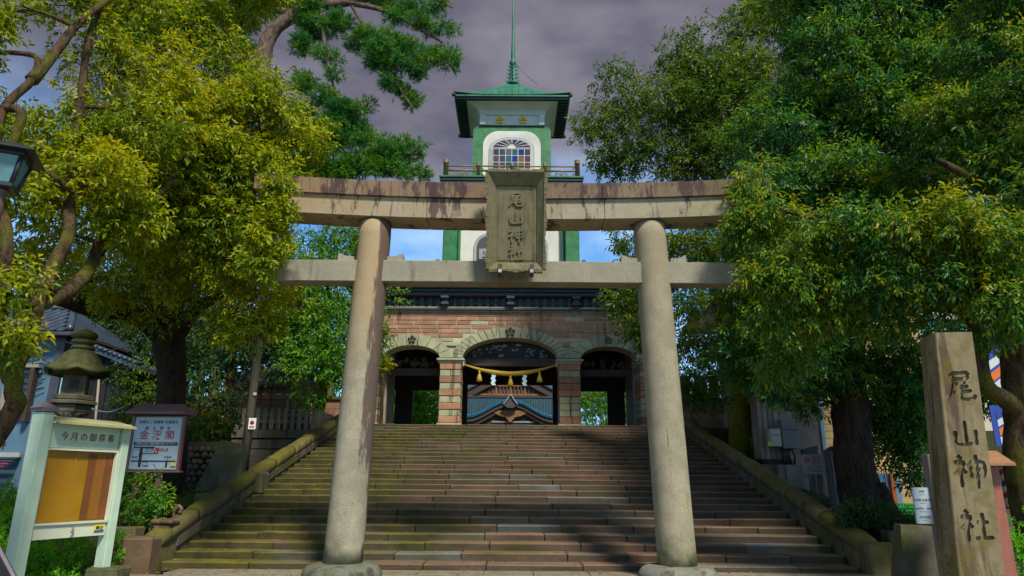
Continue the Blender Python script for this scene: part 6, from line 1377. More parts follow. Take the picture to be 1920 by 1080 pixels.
# low concrete wall in front
a, b = at(1392, 930, 19.5), at(1556, 872, 19.5)
cw = thing('concrete_wall', ((a.x+b.x)/2, 19.5, 0.9), 'stained low concrete wall in front of the plaster building', 'wall'); wn2 = 4; w = (b.x-a.x)/wn2
for i in range(wn2): mb = MB(); mb.box((a.x+w*(i+0.5), 19.6, (0.6+b.z)/2), (w-0.008, 0.22, b.z-0.6), ch=0.012); mb.build('wall_panel', 'concrete', cw)
# dark planter blocks stepping down
for i, (pa, pc, p0, p1, Y) in enumerate(((1430, 1478, 902, 945, 18.3), (1475, 1556, 932, 985, 17.4))):
    a, b = at(pa, p1, Y), at(pc, p0, Y); mb = MB(); mb.box(((a.x+b.x)/2, Y+0.3, (0.6+b.z)/2), (b.x-a.x, 0.6, max(0.3, b.z-0.6)), ch=0.05, jit=0.02); tag(mb.build('planter_block', 'wall_stone', None, (a.x, Y, 0.6)), ('dark stone planter block under the concrete wall by the balustrade', 'long dark stone planter block in front of the prohibition sign')[i], 'stone')

# yellow clad house
yy_ = 23.5; yx0, yx1 = at(1541, 850, yy_).x, at(1760, 850, yy_).x
yh = thing('yellow_house', ((yx0+yx1)/2, yy_+3, 0.8), 'house with ochre horizontal siding behind the big right trunk', 'house'); z0_, z1_ = 0.7, at(1600, 560, yy_).z
mb = MB(); mb.box(((yx0+yx1)/2, yy_+3, (z0_+z1_)/2), (yx1-yx0-0.02, 5.9, z1_-z0_)); mb.build('wall', 'siding', yh)
z = z0_
while z < z1_-0.1: mb = MB(); mb.box(((yx0+yx1)/2, yy_+0.02, z+0.115), (yx1-yx0, 0.05, 0.222), ch=0.012); mb.build('siding_board', 'siding', yh); z += 0.232
mb = MB(); mb.box(((yx0+yx1)/2, yy_+3, z1_+0.12), (yx1-yx0+0.8, 6.8, 0.24)); mb.build('roof', 'roof_tile', yh)
# pale block with teal upper floor beyond
ty_ = 30; tx0, tx1 = at(1660, 800, ty_).x, at(2150, 800, ty_).x
tb = thing('pale_block', ((tx0+tx1)/2, ty_+4, 0.5), 'cream and teal building glimpsed through the right trees', 'building'); zt0, zt1, zt3 = 0.3, at(1700, 700, ty_).z, at(1700, 600, ty_).z
mb = MB(); mb.box(((tx0+tx1)/2, ty_+4, (zt0+zt1)/2), (tx1-tx0, 8, zt1-zt0)); mb.build('lower_wall', 'wall_cream', tb)
mb = MB(); mb.box(((tx0+tx1)/2, ty_+4, (zt1+zt3)/2), (tx1-tx0-0.1, 7.9, zt3-zt1)); mb.build('upper_wall', 'wall_teal', tb)
mb = MB(); mb.box(((tx0+tx1)/2, ty_+4, zt3+0.15), (tx1-tx0+0.5, 8.5, 0.3)); mb.build('roof_slab', 'frame_grey', tb)
for i in range(5):
    for j, zz2 in enumerate((1.5, zt1+0.5)):
        x = tx0+1.4+i*2.3; mb = MB(); mb.box((x, ty_-0.02, zz2+0.7), (1.3, 0.06, 1.3)); wv = mb.build('window', 'window_glass', tb)
        mb = MB(); mb.box((x, ty_-0.06, zz2+0.02), (1.45, 0.1, 0.07)); mb.build('sill', 'frame_grey', wv); mb = MB(); mb.box((x, ty_-0.06, zz2+0.7), (0.05, 0.05, 1.3)); mb.build('mullion', 'frame_grey', wv)
# blue shopfront, orange post
by2 = 21.0; a, b = at(1648, 950, by2), at(1684, 888, by2); sf = thing('blue_shopfront', (a.x, by2, 0.5), 'blue shop door glimpsed under the right tree beside an orange post', 'shopfront')
mb = MB(); mb.box(((a.x+b.x)/2, by2, (0.5+b.z)/2), (b.x-a.x, 0.1, b.z-0.5)); mb.build('door', 'door_blue', sf)
mb = MB(); mb.box((a.x+(b.x-a.x)*0.62, by2-0.1, (0.5+b.z)/2), (0.12, 0.12, b.z-0.5)); mb.build('orange_post', 'banner_orange', sf)
for i in range(3): mb = MB(); mb.box((a.x+0.08+i*0.2, by2-0.06, (0.5+b.z)/2), (0.02, 0.03, b.z-0.5)); mb.build('door_stile', 'frame_grey', sf)
# green plastic fence
a, b = at(1684, 985, 15.5), at(1716, 945, 15.5)
gf = thing('green_mesh_fence', (a.x, 15.5, 0.7), 'bright green plastic fence scrap behind the hedge', 'fence')
for i in range(7): mb = MB(); x = a.x+(b.x-a.x)*i/6; mb.box((x, 15.5, (0.65+b.z)/2), (0.035, 0.02, b.z-0.65)); mb.build('upright', 'fence_green', gf)
for i in range(7): mb = MB(); z = 0.75+(b.z-0.75)*i/6; mb.box(((a.x+b.x)/2, 15.48, z), (b.x-a.x, 0.016, 0.03)); mb.build('rail', 'fence_green', gf)

# barber pole and banners at the right edge
bpy_ = 14.0; bq = at(1898, 910, bpy_); z0_, z1_ = at(1898, 946, bpy_).z, at(1898, 876, bpy_).z; r_ = 0.19
bp = thing('barber_pole', (bq.x, bpy_, 0.0), 'striped red white and blue barber pole behind the roofed board', 'barber pole')
mb = MB(); mb.lathe([(r_*0.6, 0), (r_*0.6, z0_-0.06)], (bq.x, bpy_, 0), 14); mb.build('stand', 'cabinet_grey', bp)
for nm, z in (('cap', z1_), ('base', z0_-0.08)): mb = MB(); mb.lathe([(r_*1.1, 0), (r_*1.15, 0.04), (r_*1.05, 0.08)], (bq.x, bpy_, z), 18); mb.build(nm, 'cabinet_grey', bp)
ns_ = 4; seg = 24; turns = 1.6; H2 = z1_-z0_
for s_ in range(ns_):
    vs_, fs_ = [], []; K = 24
    for i in range(K+1):
        t = i/K
        for j in range(5): a = 2*PI*(s_+j/4)/ns_ + turns*2*PI*t; vs_.append((bq.x+r_*math.cos(a), bpy_+r_*math.sin(a), z0_+H2*t))
    for i in range(K):
        for j in range(4): p = i*5+j; fs_.append((p, p+1, p+6, p+5))
    mb = MB(); mb.add(vs_, fs_); mb.build('stripe', ('barber_red', 'barber_white', 'barber_blue', 'barber_white')[s_ % 4], bp)
for i, (pa, pb2, p0, p1, Y) in enumerate(((1856, 1886, 640, 742, 15.5), (1870, 1902, 760, 836, 15.2))):
    a, b = at(pa, p1, Y), at(pb2, p0, Y); bn = thing('shop_banner', (a.x, Y, a.z), ('upper blue banner with orange and white diagonals by the right trunk', 'lower blue banner with orange and white diagonals by the right trunk')[i], 'banner')
    mb = MB(); mb.box(((a.x+b.x)/2, Y+0.04, (a.z+b.z)/2), (b.x-a.x, 0.02, b.z-a.z)); mb.build('cloth', 'banner_blue', bn)
    w = b.x-a.x; h2 = b.z-a.z
    for mt, z0f in (('banner_white', 0.05), ('banner_orange', 0.25), ('banner_white', 0.47), ('banner_blue', 0.65)):
        z = a.z+h2*z0f; mb = MB(); mb.prism([(a.x+w*0.22, z), (a.x+w*0.9, z+h2*0.22), (a.x+w*0.9, z+h2*0.38), (a.x+w*0.22, z+h2*0.16)], Y+0.02-0.002*z0f, Y+0.03); mb.build('stripe', mt, bn)
    mb = MB(); mb.tube([(b.x+0.03, Y+0.04, 0.0), (b.x+0.03, Y+0.04, b.z+0.1)], 0.025, 8); mb.build('pole', 'cabinet_grey', bn)
# dark seat-like box between banners and stone kerb wall at right edge
a, b = at(1880, 1010, 12.0), at(1990, 950, 12.0); block_wall('low_kerb_wall', 'low dark stone wall at the right edge behind the red brown post', a.x, b.x+2, 12.2, 0.0, 1.05, 'wall_stone', 3, (0.4, 0.7))

# small dark bell-roofed garden lamp at the top right of the stairs
gl = at(1299, 798, 26.6); lo = thing('garden_lamp', (gl.x, 26.6, ZP-0.3), 'small dark bell-roofed lamp at the top of the right balustrade', 'lamp')
mb = MB(); mb.lathe([(0.27, -0.02), (0.25, 0.02), (0.12, 0.16), (0.06, 0.26), (0.03, 0.34)], (gl.x, 26.6, gl.z), 16); mb.build('hood', 'house_trim', lo)
mb = MB(); mb.tube([(gl.x, 26.6, ZP-1.2), (gl.x, 26.6, gl.z)], 0.05, 8); mb.build('post', 'lamp_black', lo)
# ------------------------------------------------------------------ trees
def P3(*l): return [at(*q) for q in l]
def gpt(px, Y, dz=-0.1): q = at(px, 800, Y); return Vector((q.x, Y, zground(q.x, Y)+dz))
LEAF = lambda dens, per, ll, lw, tl, **k: (dens, per, ll, lw, tl, k)

# A: front left tree, lit twisting trunk at the left edge
tA = [Vector((-7.5, 8.6, -0.1))] + P3((6, 800, 8.4), (24, 735, 8.3), (28, 690, 8.3), (52, 640, 8.3), (66, 590, 8.4), (80, 545, 8.5), (100, 510, 8.6))
lA = [(P3((80, 545, 8.5), (105, 490, 8.7), (128, 440, 8.9), (130, 380, 9.1), (135, 300, 9.3), (150, 200, 9.4), (170, 60, 9.5), (215, -40, 9.6)), [0.10, 0.09, 0.08, 0.075, 0.065, 0.06, 0.05, 0.035]),
      (P3((72, 570, 8.5), (130, 545, 9.2), (170, 500, 9.8), (200, 430, 10.2), (260, 400, 10.6), (330, 330, 11)), [0.10, 0.10, 0.09, 0.08, 0.06, 0.04]),
      (P3((20, 715, 8.3), (-5, 620, 8.2), (10, 530, 8.2), (12, 430, 8.2), (-10, 330, 8.3), (5, 210, 8.4), (60, 150, 8.6), (70, 110, 8.7), (40, 100, 8.7), (-10, 98, 8.7)), [0.09, 0.08, 0.075, 0.07, 0.065, 0.06, 0.055, 0.042, 0.038, 0.03]),
      (P3((60, 150, 8.6), (110, 90, 9), (150, 40, 9.2), (215, -10, 9.6)), [0.09, 0.07, 0.06, 0.05]),
      (P3((14, 290, 8.4), (40, 210, 8.4), (-20, 205, 8.4)), [0.07, 0.06, 0.05]),
      (P3((132, 360, 9.0), (95, 330, 8.6), (60, 310, 8.4), (30, 290, 8.2)), [0.07, 0.06, 0.05, 0.04])]
cA = CL([(20, 20, 9, 40, 0.9, 0.4), (130, 10, 9.6, 60, 1, 0.4), (205, 110, 10, 85, 1, 0.45), (110, 270, 9.6, 95), (60, 380, 9.2, 55, 1, 0.8), (180, 330, 9.4, 90), (20, 545, 8.0, 48, 1, 0.6), (10, 630, 7.9, 34, 1, 0.6), (250, 230, 10.2, 110), (230, 390, 9.8, 70), (15, 230, 9.6, 45, 1, 0.5), (110, 460, 10.6, 60, 1, 0.6), (50, 500, 10.4, 50, 1, 0.6), (-120, 300, 8, 150), (-150, 60, 8.5, 160), (60, -120, 9, 110, 1, 0.5), (260, 10, 10.4, 80, 1, 0.8), (300, 150, 10.6, 80)])
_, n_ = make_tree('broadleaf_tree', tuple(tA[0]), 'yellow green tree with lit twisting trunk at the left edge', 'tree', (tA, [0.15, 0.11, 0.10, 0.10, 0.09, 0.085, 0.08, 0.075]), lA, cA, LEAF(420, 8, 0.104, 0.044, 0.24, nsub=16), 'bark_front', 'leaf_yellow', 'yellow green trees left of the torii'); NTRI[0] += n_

# B: the big tree behind the map sign
tB = [gpt(322, 17)] + P3((322, 860, 17), (320, 770, 17), (322, 690, 16.9), (316, 640, 16.8), (318, 608, 16.7))
lB = [(P3((316, 640, 16.8), (270, 600, 16.2), (225, 585, 15.6), (170, 580, 14.8), (100, 562, 14), (40, 575, 13.4)), [0.30, 0.24, 0.2, 0.16, 0.12, 0.07]),
      (P3((322, 640, 16.8), (350, 600, 16), (380, 570, 15), (430, 555, 14), (480, 560, 13.4)), [0.26, 0.18, 0.13, 0.09, 0.05]),
      (P3((318, 620, 16.8), (330, 560, 15.8), (375, 480, 14.6), (400, 420, 13.8), (440, 320, 13.2), (460, 200, 13)), [0.28, 0.22, 0.17, 0.14, 0.10, 0.06]),
      (P3((312, 620, 16.8), (280, 540, 15.6), (250, 470, 14.6), (230, 380, 13.8), (260, 250, 13.2), (300, 100, 13)), [0.25, 0.2, 0.16, 0.13, 0.09, 0.06]),
      (P3((150, 560, 14.8), (160, 520, 14), (190, 470, 13), (215, 410, 12.6)), [0.13, 0.11, 0.09, 0.06]),
      (P3((440, 320, 13.2), (400, 160, 13.2), (300, 120, 13.2), (240, 118, 13.2)), [0.07, 0.07, 0.06, 0.05])]
cB = CL([(330, 210, 12.4, 95), (420, 260, 12.4, 105), (500, 215, 12.6, 82), (548, 262, 12.8, 58), (440, 120, 12.8, 62), (380, 60, 12.8, 75, 1, 0.8), (470, 330, 12.3, 95), (520, 330, 12.8, 44), (485, 405, 12.5, 54), (420, 420, 12.3, 90), (330, 400, 12.0, 95), (380, 320, 11.8, 90), (290, 300, 11.8, 85), (240, 440, 12.6, 80, 1, 0.7), (450, 495, 12.6, 62, 1, 0.8), (330, 500, 13.6, 80, 1, 0.55), (522, 395, 11.3, 20), (522, 350, 11.3, 14), (510, 440, 11.3, 26), (488, 495, 11.2, 20), (490, 470, 11.4, 38), (400, 540, 13.6, 70, 1, 0.5), (480, 570, 12.8, 55, 1, 0.85), (470, 625, 12.7, 36, 1, 1.0), (420, 615, 12.9, 30, 1, 0.6), (505, 600, 12.8, 28), (300, 570, 14.5, 60, 1, 0.35), (180, 520, 13.8, 70, 1, 0.5), (230, 560, 14.2, 50, 1, 0.4), (300, 60, 13, 80, 1, 0.8), (420, -40, 13, 120), (250, -90, 13, 150), (350, 440, 16, 120, 1, 0.5), (240, 330, 16, 140, 1, 0.5), (450, 350, 16, 120, 1, 0.6)])
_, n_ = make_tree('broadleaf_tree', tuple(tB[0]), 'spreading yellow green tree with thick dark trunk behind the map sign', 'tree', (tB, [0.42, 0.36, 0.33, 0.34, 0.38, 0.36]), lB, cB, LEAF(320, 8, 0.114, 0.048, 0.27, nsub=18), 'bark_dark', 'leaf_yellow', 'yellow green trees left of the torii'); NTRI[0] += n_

# pine reaching over from the left
py0 = 25.0
tP = [gpt(560, 25)] + P3((560, 700, 25), (530, 500, 25), (505, 330, 25), (498, 200, 25), (492, 120, 25), (505, 70, 25), (540, 35, 25), (590, 15, 25), (650, 5, 25), (720, -8, 25))
lP = [(P3((560, 25, 25), (470, 10, 25.2), (400, -20, 25.4)), [0.16, 0.12, 0.07]), (P3((650, 5, 25), (720, 20, 24.6), (780, 50, 24.4), (830, 80, 24.2)), [0.12, 0.10, 0.08, 0.04]),
      (P3((600, 12, 25), (610, 90, 24.5), (625, 160, 24.3), (650, 230, 24.2)), [0.09, 0.07, 0.05, 0.03]), (P3((660, 10, 25), (700, 80, 24.2), (740, 150, 24), (775, 205, 24)), [0.10, 0.07, 0.05, 0.03]),
      (P3((510, 330, 25), (600, 250, 24.6), (660, 215, 24.4), (700, 185, 24.3)), [0.14, 0.09, 0.06, 0.03]), (P3((520, 400, 25), (620, 330, 24.6), (700, 290, 24.4), (790, 290, 24.3)), [0.15, 0.1, 0.07, 0.03]),
      (P3((700, 290, 24.4), (760, 310, 24.3), (812, 328, 24.2)), [0.06, 0.04, 0.02]), (P3((720, -8, 25), (800, -5, 24.8), (850, 15, 24.6)), [0.08, 0.06, 0.03]),
      (P3((493, 120, 25), (455, 118, 25)), [0.06, 0.03])]
pc = []
def spray(a, b, n, r0, r1, Y, w=1.0, j=10):
    for i in range(n):
        t = (i+0.5)/n; pc.append((a[0]+(b[0]-a[0])*t+unit_rng()*j, a[1]+(b[1]-a[1])*t+unit_rng()*j, Y+unit_rng()*0.5, r0+(r1-r0)*t, 1.0, w))
spray((690, 70), (868, 110), 7, 28, 14, 24.2); spray((700, 110), (850, 125), 6, 26, 18, 24.2); spray((740, 40), (862, 45), 5, 24, 12, 24.2); spray((700, 5), (845, 8), 6, 24, 14, 24.6)
spray((730, 150), (788, 205), 4, 20, 13, 24.0); spray((705, 75), (725, 150), 3, 26, 20, 24.1); spray((560, 40), (640, 45), 4, 26, 24, 24.9); spray((600, 90), (640, 150), 3, 18, 18, 24.5, 0.8)
spray((618, 170), (655, 250), 5, 24, 20, 24.3); spray((560, 90), (570, 80), 2, 22, 20, 24.7); spray((500, 0), (430, 40), 4, 30, 26, 25.2); spray((440, 60), (470, 100), 2, 22, 18, 25.3, 0.7); spray((440, 15), (600, 0), 5, 28, 28, 25)
spray((560, 150), (610, 180), 3, 24, 22, 24.8, 0.8); spray((600, 240), (690, 195), 6, 30, 14, 24.4); spray((590, 290), (690, 230), 5, 32, 24, 24.4); spray((600, 320), (790, 285), 8, 36, 16, 24.4); spray((650, 265), (795, 278), 6, 26, 12, 24.3, 0.9); spray((690, 310), (815, 330), 7, 26, 10, 24.2); spray((540, 200), (590, 260), 4, 30, 28, 24.8); spray((560, 300), (650, 330), 5, 34, 30, 24.8, 1.2); spray((500, 260), (560, 330), 4, 30, 30, 25.2); spray((660, 100), (690, 60), 2, 22, 20, 24.3, 0.8)
spray((640, -40), (880, -60), 6, 40, 30, 25); spray((400, -60), (600, -60), 5, 50, 50, 25)
_, n_ = make_tree('pine_tree', tuple(tP[0]), 'tall pine with curved trunk reaching over the torii from the left', 'tree', (tP, [0.45, 0.42, 0.40, 0.37, 0.36, 0.34, 0.30, 0.26, 0.22, 0.17, 0.12]), lP, CL(pc), LEAF(400, 13, 0.17, 0.013, 0.20, nsub=8, sub=0.46, flat=0.42, shell=0.15, tint0=0.52), 'bark_pine', 'needle', None, tufts=True, branch_r=0.018, maxb=200); NTRI[0] += n_

# mid green trees between the stairs and the yellow crown
def simple_tree(name, label, base, top, r0, clumps, leafset, bk, lf, group=None, limbs=()):
    global NTRI
    t = [base, base.lerp(top, 0.35)+Vector((0.12, 0, 0)), base.lerp(top, 0.7)+Vector((-0.1, 0.05, 0)), top]
    _, n_ = make_tree(name, tuple(base), label, 'tree', (t, [r0, r0*0.85, r0*0.7, r0*0.45]), list(limbs), clumps, leafset, bk, lf, group); NTRI[0] += n_
simple_tree('evergreen_tree', 'fresh green evergreen tree behind the left torii pillar', Vector((-7.9, 28.2, ZP-0.1)), at(620, 520, 23), 0.22,
    CL([(640, 450, 23, 52), (590, 460, 22.6, 48), (650, 500, 23, 40), (600, 520, 22.4, 55), (560, 560, 22, 50), (620, 590, 22, 50), (660, 570, 22.5, 40), (575, 620, 21.6, 50), (640, 650, 21.8, 48), (600, 680, 21.6, 42), (650, 705, 21.9, 34), (560, 680, 21.4, 42, 1, 0.7), (690, 470, 24, 34), (700, 560, 24, 45), (700, 640, 24, 40), (590, 735, 22.0, 26, 1, 0.8), (540, 500, 23, 60)]), LEAF(115, 8, 0.18, 0.066, 0.36), 'bark_dark', 'leaf_fresh')
simple_tree('evergreen_tree', 'dark conifer-like evergreen over the picket plinth', gpt(418, 22.9), at(450, 600, 23.5), 0.2,
    CL([(420, 640, 23.5, 60), (480, 640, 23, 55), (540, 640, 23.4, 50), (400, 700, 22.6, 46), (520, 690, 22.6, 40, 1, 0.8), (560, 600, 24, 60), (470, 700, 24.4, 40, 1, 0.7), (390, 600, 24, 70), (370, 760, 22, 40, 1, 0.8), (400, 810, 21.6, 34, 1, 0.9), (420, 760, 22, 28), (370, 830, 20.8, 34)]), LEAF(100, 8, 0.18, 0.06, 0.34), 'bark_dark', 'leaf_dark')
simple_tree('evergreen_tree', 'dark green tree rising behind the black annex roof', gpt(262, 26), at(255, 640, 26), 0.25,
    CL([(230, 640, 26, 60), (270, 690, 25.5, 45), (300, 620, 26, 70), (200, 590, 27, 70), (370, 640, 26, 60), (260, 740, 25, 40, 1, 0.8), (360, 700, 25.5, 50), (150, 560, 27, 60), (280, 560, 27, 80), (60, 560, 27, 60), (110, 600, 27, 40)]), LEAF(85, 8, 0.20, 0.07, 0.4), 'bark_dark', 'leaf_dark')

# right: C1 far left crown lobe, mossy trunk
simple_tree('camphor_tree', 'olive crowned tree with mossy yellow trunk at the stair top', gpt(1378, 24.5), at(1370, 480, 24.5), 0.40,
    CL([(1110, 225, 24, 34, 1, 0.8), (1095, 250, 24, 26, 1, 0.7), (1140, 290, 24, 42), (1170, 310, 24, 36), (1180, 260, 24, 50, 1, 0.9), (1150, 150, 24, 38, 1, 0.6), (1200, 190, 24, 60), (1260, 230, 23.5, 70), (1290, 150, 24, 75), (1280, 95, 24, 40, 1, 0.6), (1340, 230, 23, 90), (1360, 120, 23.5, 90), (1240, 300, 23.5, 50), (1300, 310, 23.5, 50), (1380, 310, 23, 70), (1430, 180, 23.5, 100), (1430, 60, 24, 80), (1480, -20, 24, 100),
        (1170, 445, 23.6, 26, 1, 0.7), (1185, 480, 23.4, 22, 1, 0.5), (1330, 460, 23, 60, 1, 0.9), (1290, 450, 23.6, 40, 1, 0.8), (1160, 560, 22, 24, 1, 0.8), (1180, 590, 21.8, 24, 1, 0.8), (1195, 630, 21.7, 20, 1, 0.8), (1190, 545, 22, 24), (1330, 560, 22.5, 60, 1, 0.9), (1320, 650, 22, 50), (1310, 715, 21.8, 34), (1350, 740, 21.8, 30), (1380, 680, 22, 50), (1400, 430, 23, 70), (1300, 745, 23.6, 20, 1, 0.5)]), LEAF(110, 8, 0.18, 0.066, 0.38, nsub=16), 'bark_moss', 'leaf_olive', 'big trees right of the stairs',
    limbs=[(P3((1370, 500, 24.5), (1330, 300, 24), (1260, 230, 23.8), (1200, 190, 23.8)), [0.22, 0.15, 0.1, 0.05]), (P3((1370, 520, 24.5), (1300, 450, 23.8), (1200, 440, 23.6)), [0.15, 0.09, 0.03]), (P3((1372, 500, 24.5), (1420, 300, 23.8), (1440, 120, 23.8)), [0.25, 0.16, 0.08])])
# C2: dark leaning trunk behind the hedge
tC = [gpt(1610, 15.0)] + P3((1606, 900, 15), (1598, 800, 15), (1590, 700, 15), (1600, 560, 15), (1620, 400, 15), (1640, 250, 15))
lC = [(P3((1592, 700, 15), (1540, 600, 14.5), (1480, 480, 14), (1420, 380, 13.8)), [0.26, 0.2, 0.13, 0.06]), (P3((1600, 600, 15), (1680, 480, 14.5), (1760, 330, 14), (1800, 180, 14)), [0.24, 0.18, 0.12, 0.06]), (P3((1615, 420, 15), (1540, 300, 15), (1450, 200, 15)), [0.2, 0.13, 0.06]), (P3((1595, 720, 15), (1500, 660, 14.6), (1420, 640, 14.4)), [0.14, 0.1, 0.04])]
cC = CL([(1480, 240, 15, 100), (1560, 130, 15, 110), (1660, 60, 15, 120), (1760, 130, 14.6, 110), (1860, 60, 14.4, 110), (1640, 220, 14.6, 100), (1740, 280, 14.2, 100), (1860, 240, 13.8, 100), (1560, 330, 14.4, 90), (1460, 360, 14.4, 75), (1660, 370, 14, 80), (1820, 360, 13.6, 80), (1440, 470, 14, 75), (1420, 560, 14, 70), (1400, 640, 14.2, 60), (1480, 640, 13.8, 80), (1560, 680, 14.6, 80), (1460, 720, 14.4, 48), (1400, 700, 14.6, 34), (1520, 745, 15, 36, 1, 0.8), (1690, 800, 16.5, 55, 1, 1.0), (1660, 850, 16.5, 36, 1, 0.8), (1730, 880, 16.3, 40, 1, 0.9), (1640, 760, 16.6, 50, 1, 1.0), (1740, 740, 16, 60), (1850, 720, 17, 60, 1, 0.6), (1660, 700, 15, 75, 1, 0.8), (1740, 640, 14.4, 70, 1, 0.7), (1700, 760, 15.4, 55, 1, 0.65), (1650, 800, 16, 45, 1, 0.6), (1720, 830, 16, 45, 1, 0.55), (1550, 540, 15, 90), (1520, -20, 15, 110), (1700, -60, 15, 150), (1900, -60, 14, 150), (2000, 200, 14, 160), (1640, 500, 16, 110, 1, 0.7), (1800, 480, 16, 110, 1, 0.7), (1700, 200, 17.5, 170, 1, 0.5), (1500, 420, 17, 130, 1, 0.6)])
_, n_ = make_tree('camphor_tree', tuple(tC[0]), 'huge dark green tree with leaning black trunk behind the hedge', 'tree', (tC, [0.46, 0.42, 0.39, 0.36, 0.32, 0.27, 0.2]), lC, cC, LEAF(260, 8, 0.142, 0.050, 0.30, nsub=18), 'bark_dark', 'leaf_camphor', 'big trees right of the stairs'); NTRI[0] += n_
# C3: near right tree with gnarled trunk at the edge
tD = [Vector((8.1, 11, -0.1))] + P3((1922, 900, 11), (1918, 780, 11), (1908, 680, 11), (1908, 600, 11), (1916, 500, 11), (1925, 380, 11), (1930, 250, 11))
lD = [(P3((1912, 775, 11), (1880, 745, 10.7), (1858, 735, 10.6), (1842, 700, 10.6), (1836, 640, 10.6), (1800, 560, 10.4), (1740, 500, 10.2)), [0.15, 0.13, 0.12, 0.11, 0.10, 0.08, 0.05]), (P3((1905, 560, 11), (1840, 470, 10.5), (1740, 420, 10.3), (1620, 440, 10.3)), [0.2, 0.14, 0.09, 0.04]), (P3((1922, 420, 11), (1860, 360, 11), (1760, 300, 11)), [0.16, 0.1, 0.05])]
cD = CL([(1395, 380, 11.3, 22), (1410, 420, 11.2, 32), (1380, 430, 11.3, 14), (1420, 340, 11.6, 40), (1424, 490, 11.2, 30), (1408, 525, 11.2, 20), (1440, 400, 11.2, 50), (1452, 500, 11.2, 45), (1530, 455, 10.8, 58), (1600, 420, 10.6, 62), (1690, 450, 10.3, 68), (1780, 430, 10.0, 75), (1870, 460, 9.8, 75), (1500, 530, 11, 60), (1580, 520, 10.8, 60), (1660, 530, 10.5, 60), (1750, 520, 10.2, 60), (1840, 540, 9.9, 60), (1900, 560, 9.7, 50), (1450, 580, 11.4, 45, 1, 0.8), (1560, 590, 11.2, 55), (1660, 600, 11, 50, 1, 0.8), (1740, 575, 10.8, 45, 1, 0.8), (1890, 300, 11, 85), (1800, 230, 11.4, 80, 1, 0.9), (1880, 130, 11.2, 90, 1, 0.9), (1850, 620, 10.4, 30, 1, 0.7), (1900, 610, 9.8, 34, 1, 0.8), (2000, 420, 10, 130), (1450, 690, 12, 38, 1, 0.7), (1500, 660, 11.8, 40, 1, 0.8), (1930, -20, 11, 120), (2050, 150, 10, 170)])
_, n_ = make_tree('camphor_tree', tuple(tD[0]), 'near tree with gnarled trunk and bright drooping leaves at the right edge', 'tree', (tD, [0.28, 0.26, 0.26, 0.25, 0.24, 0.23, 0.20, 0.17]), lD, cD, LEAF(430, 8, 0.115, 0.039, 0.26, nsub=17, pull=0.5, droop=0.6, tint0=0.60), 'bark_front', 'leaf_camphor', 'big trees right of the stairs'); NTRI[0] += n_

# trees glimpsed through the side arches and beyond
simple_tree('garden_tree', 'bright green tree seen through the left arch of the gate', Vector((-6.3, 43, ZP-0.1)), Vector((-6.2, 43, ZP+2.2)), 0.15, [((-6.6, 42.5, ZP+1.6), (2.2, 1.5, 1.6), 1), ((-5.2, 42.8, ZP+2.6), (1.6, 1.5, 1.3), 1), ((-7.4, 43, ZP+3.1), (2, 1.5, 1.4), 1), ((-5.4, 43.2, ZP+0.9), (1.6, 1.2, 1.2), 1), ((-8.2, 43.2, ZP+1.2), (1.6, 1.2, 1.3), 1)], LEAF(200, 8, 0.16, 0.07, 0.3, tint0=0.75), 'bark_dark', 'leaf_shrub')
simple_tree('garden_tree', 'dark green tree seen through the right arch of the gate', Vector((7.6, 44, ZP-0.1)), Vector((7.4, 44, ZP+2.4)), 0.15, [((6.6, 44, ZP+2.2), (1.2, 1.4, 1.7), 1), ((6.5, 44, ZP+0.9), (1.1, 1.2, 1.2), 1), ((7.4, 44.4, ZP+3.4), (1.6, 1.4, 1.2), 1), ((5.4, 45, ZP+3.0), (1.3, 1.4, 1.3), 0.6), ((5.2, 45, ZP+1.4), (1.1, 1.2, 1.3), 0.5)], LEAF(130, 8, 0.16, 0.07, 0.3), 'bark_dark', 'leaf_fresh')
# distant woods closing the view, left and right
def wood(name, label, lst, lf, dens, seed=0):
    P, D, T = twigs_in(CL(lst), dens, nsub=12); V, F, tt = leaves(P, D, T, 7, 0.36, 0.16, 0.7); o = tri_mesh(name, V, F, tt, lf); o['kind'] = 'stuff'; tag(o, label, 'woods'); NTRI[0] += len(F)
wood('far_woods', 'dark wooded backdrop behind the left houses and trees', [(x, 700-(x % 90)*0.6, 42+(x % 7), 75) for x in range(-250, 690, 55)] + [(x, 590-(x % 70)*0.5, 44, 70) for x in range(-250, 640, 60)] + [(x, 800, 40, 55) for x in range(250, 700, 60)] + [(x, 480, 46, 60) for x in range(-200, 560, 80)], 'leaf_dark', 15)
wood('far_woods', 'dark wooded backdrop behind the right trees and buildings', [(x, 690-(x % 90)*0.6, 46+(x % 7), 75) for x in range(1290, 1720, 60)] + [(x, 590-(x % 70)*0.5, 48, 75) for x in range(1250, 2250, 65)] + [(x, 480, 50, 75) for x in range(1290, 2250, 80)], 'leaf_dark', 15)
wood('far_woods', 'pale wooded slope beyond the gate courtyard', [(x, 770-(x % 40), 75+(x % 7), 30) for x in range(700, 1260, 30)] + [(x, 745-(x % 30), 70, 34) for x in range(700, 1260, 36)], 'leaf_fresh', 22)

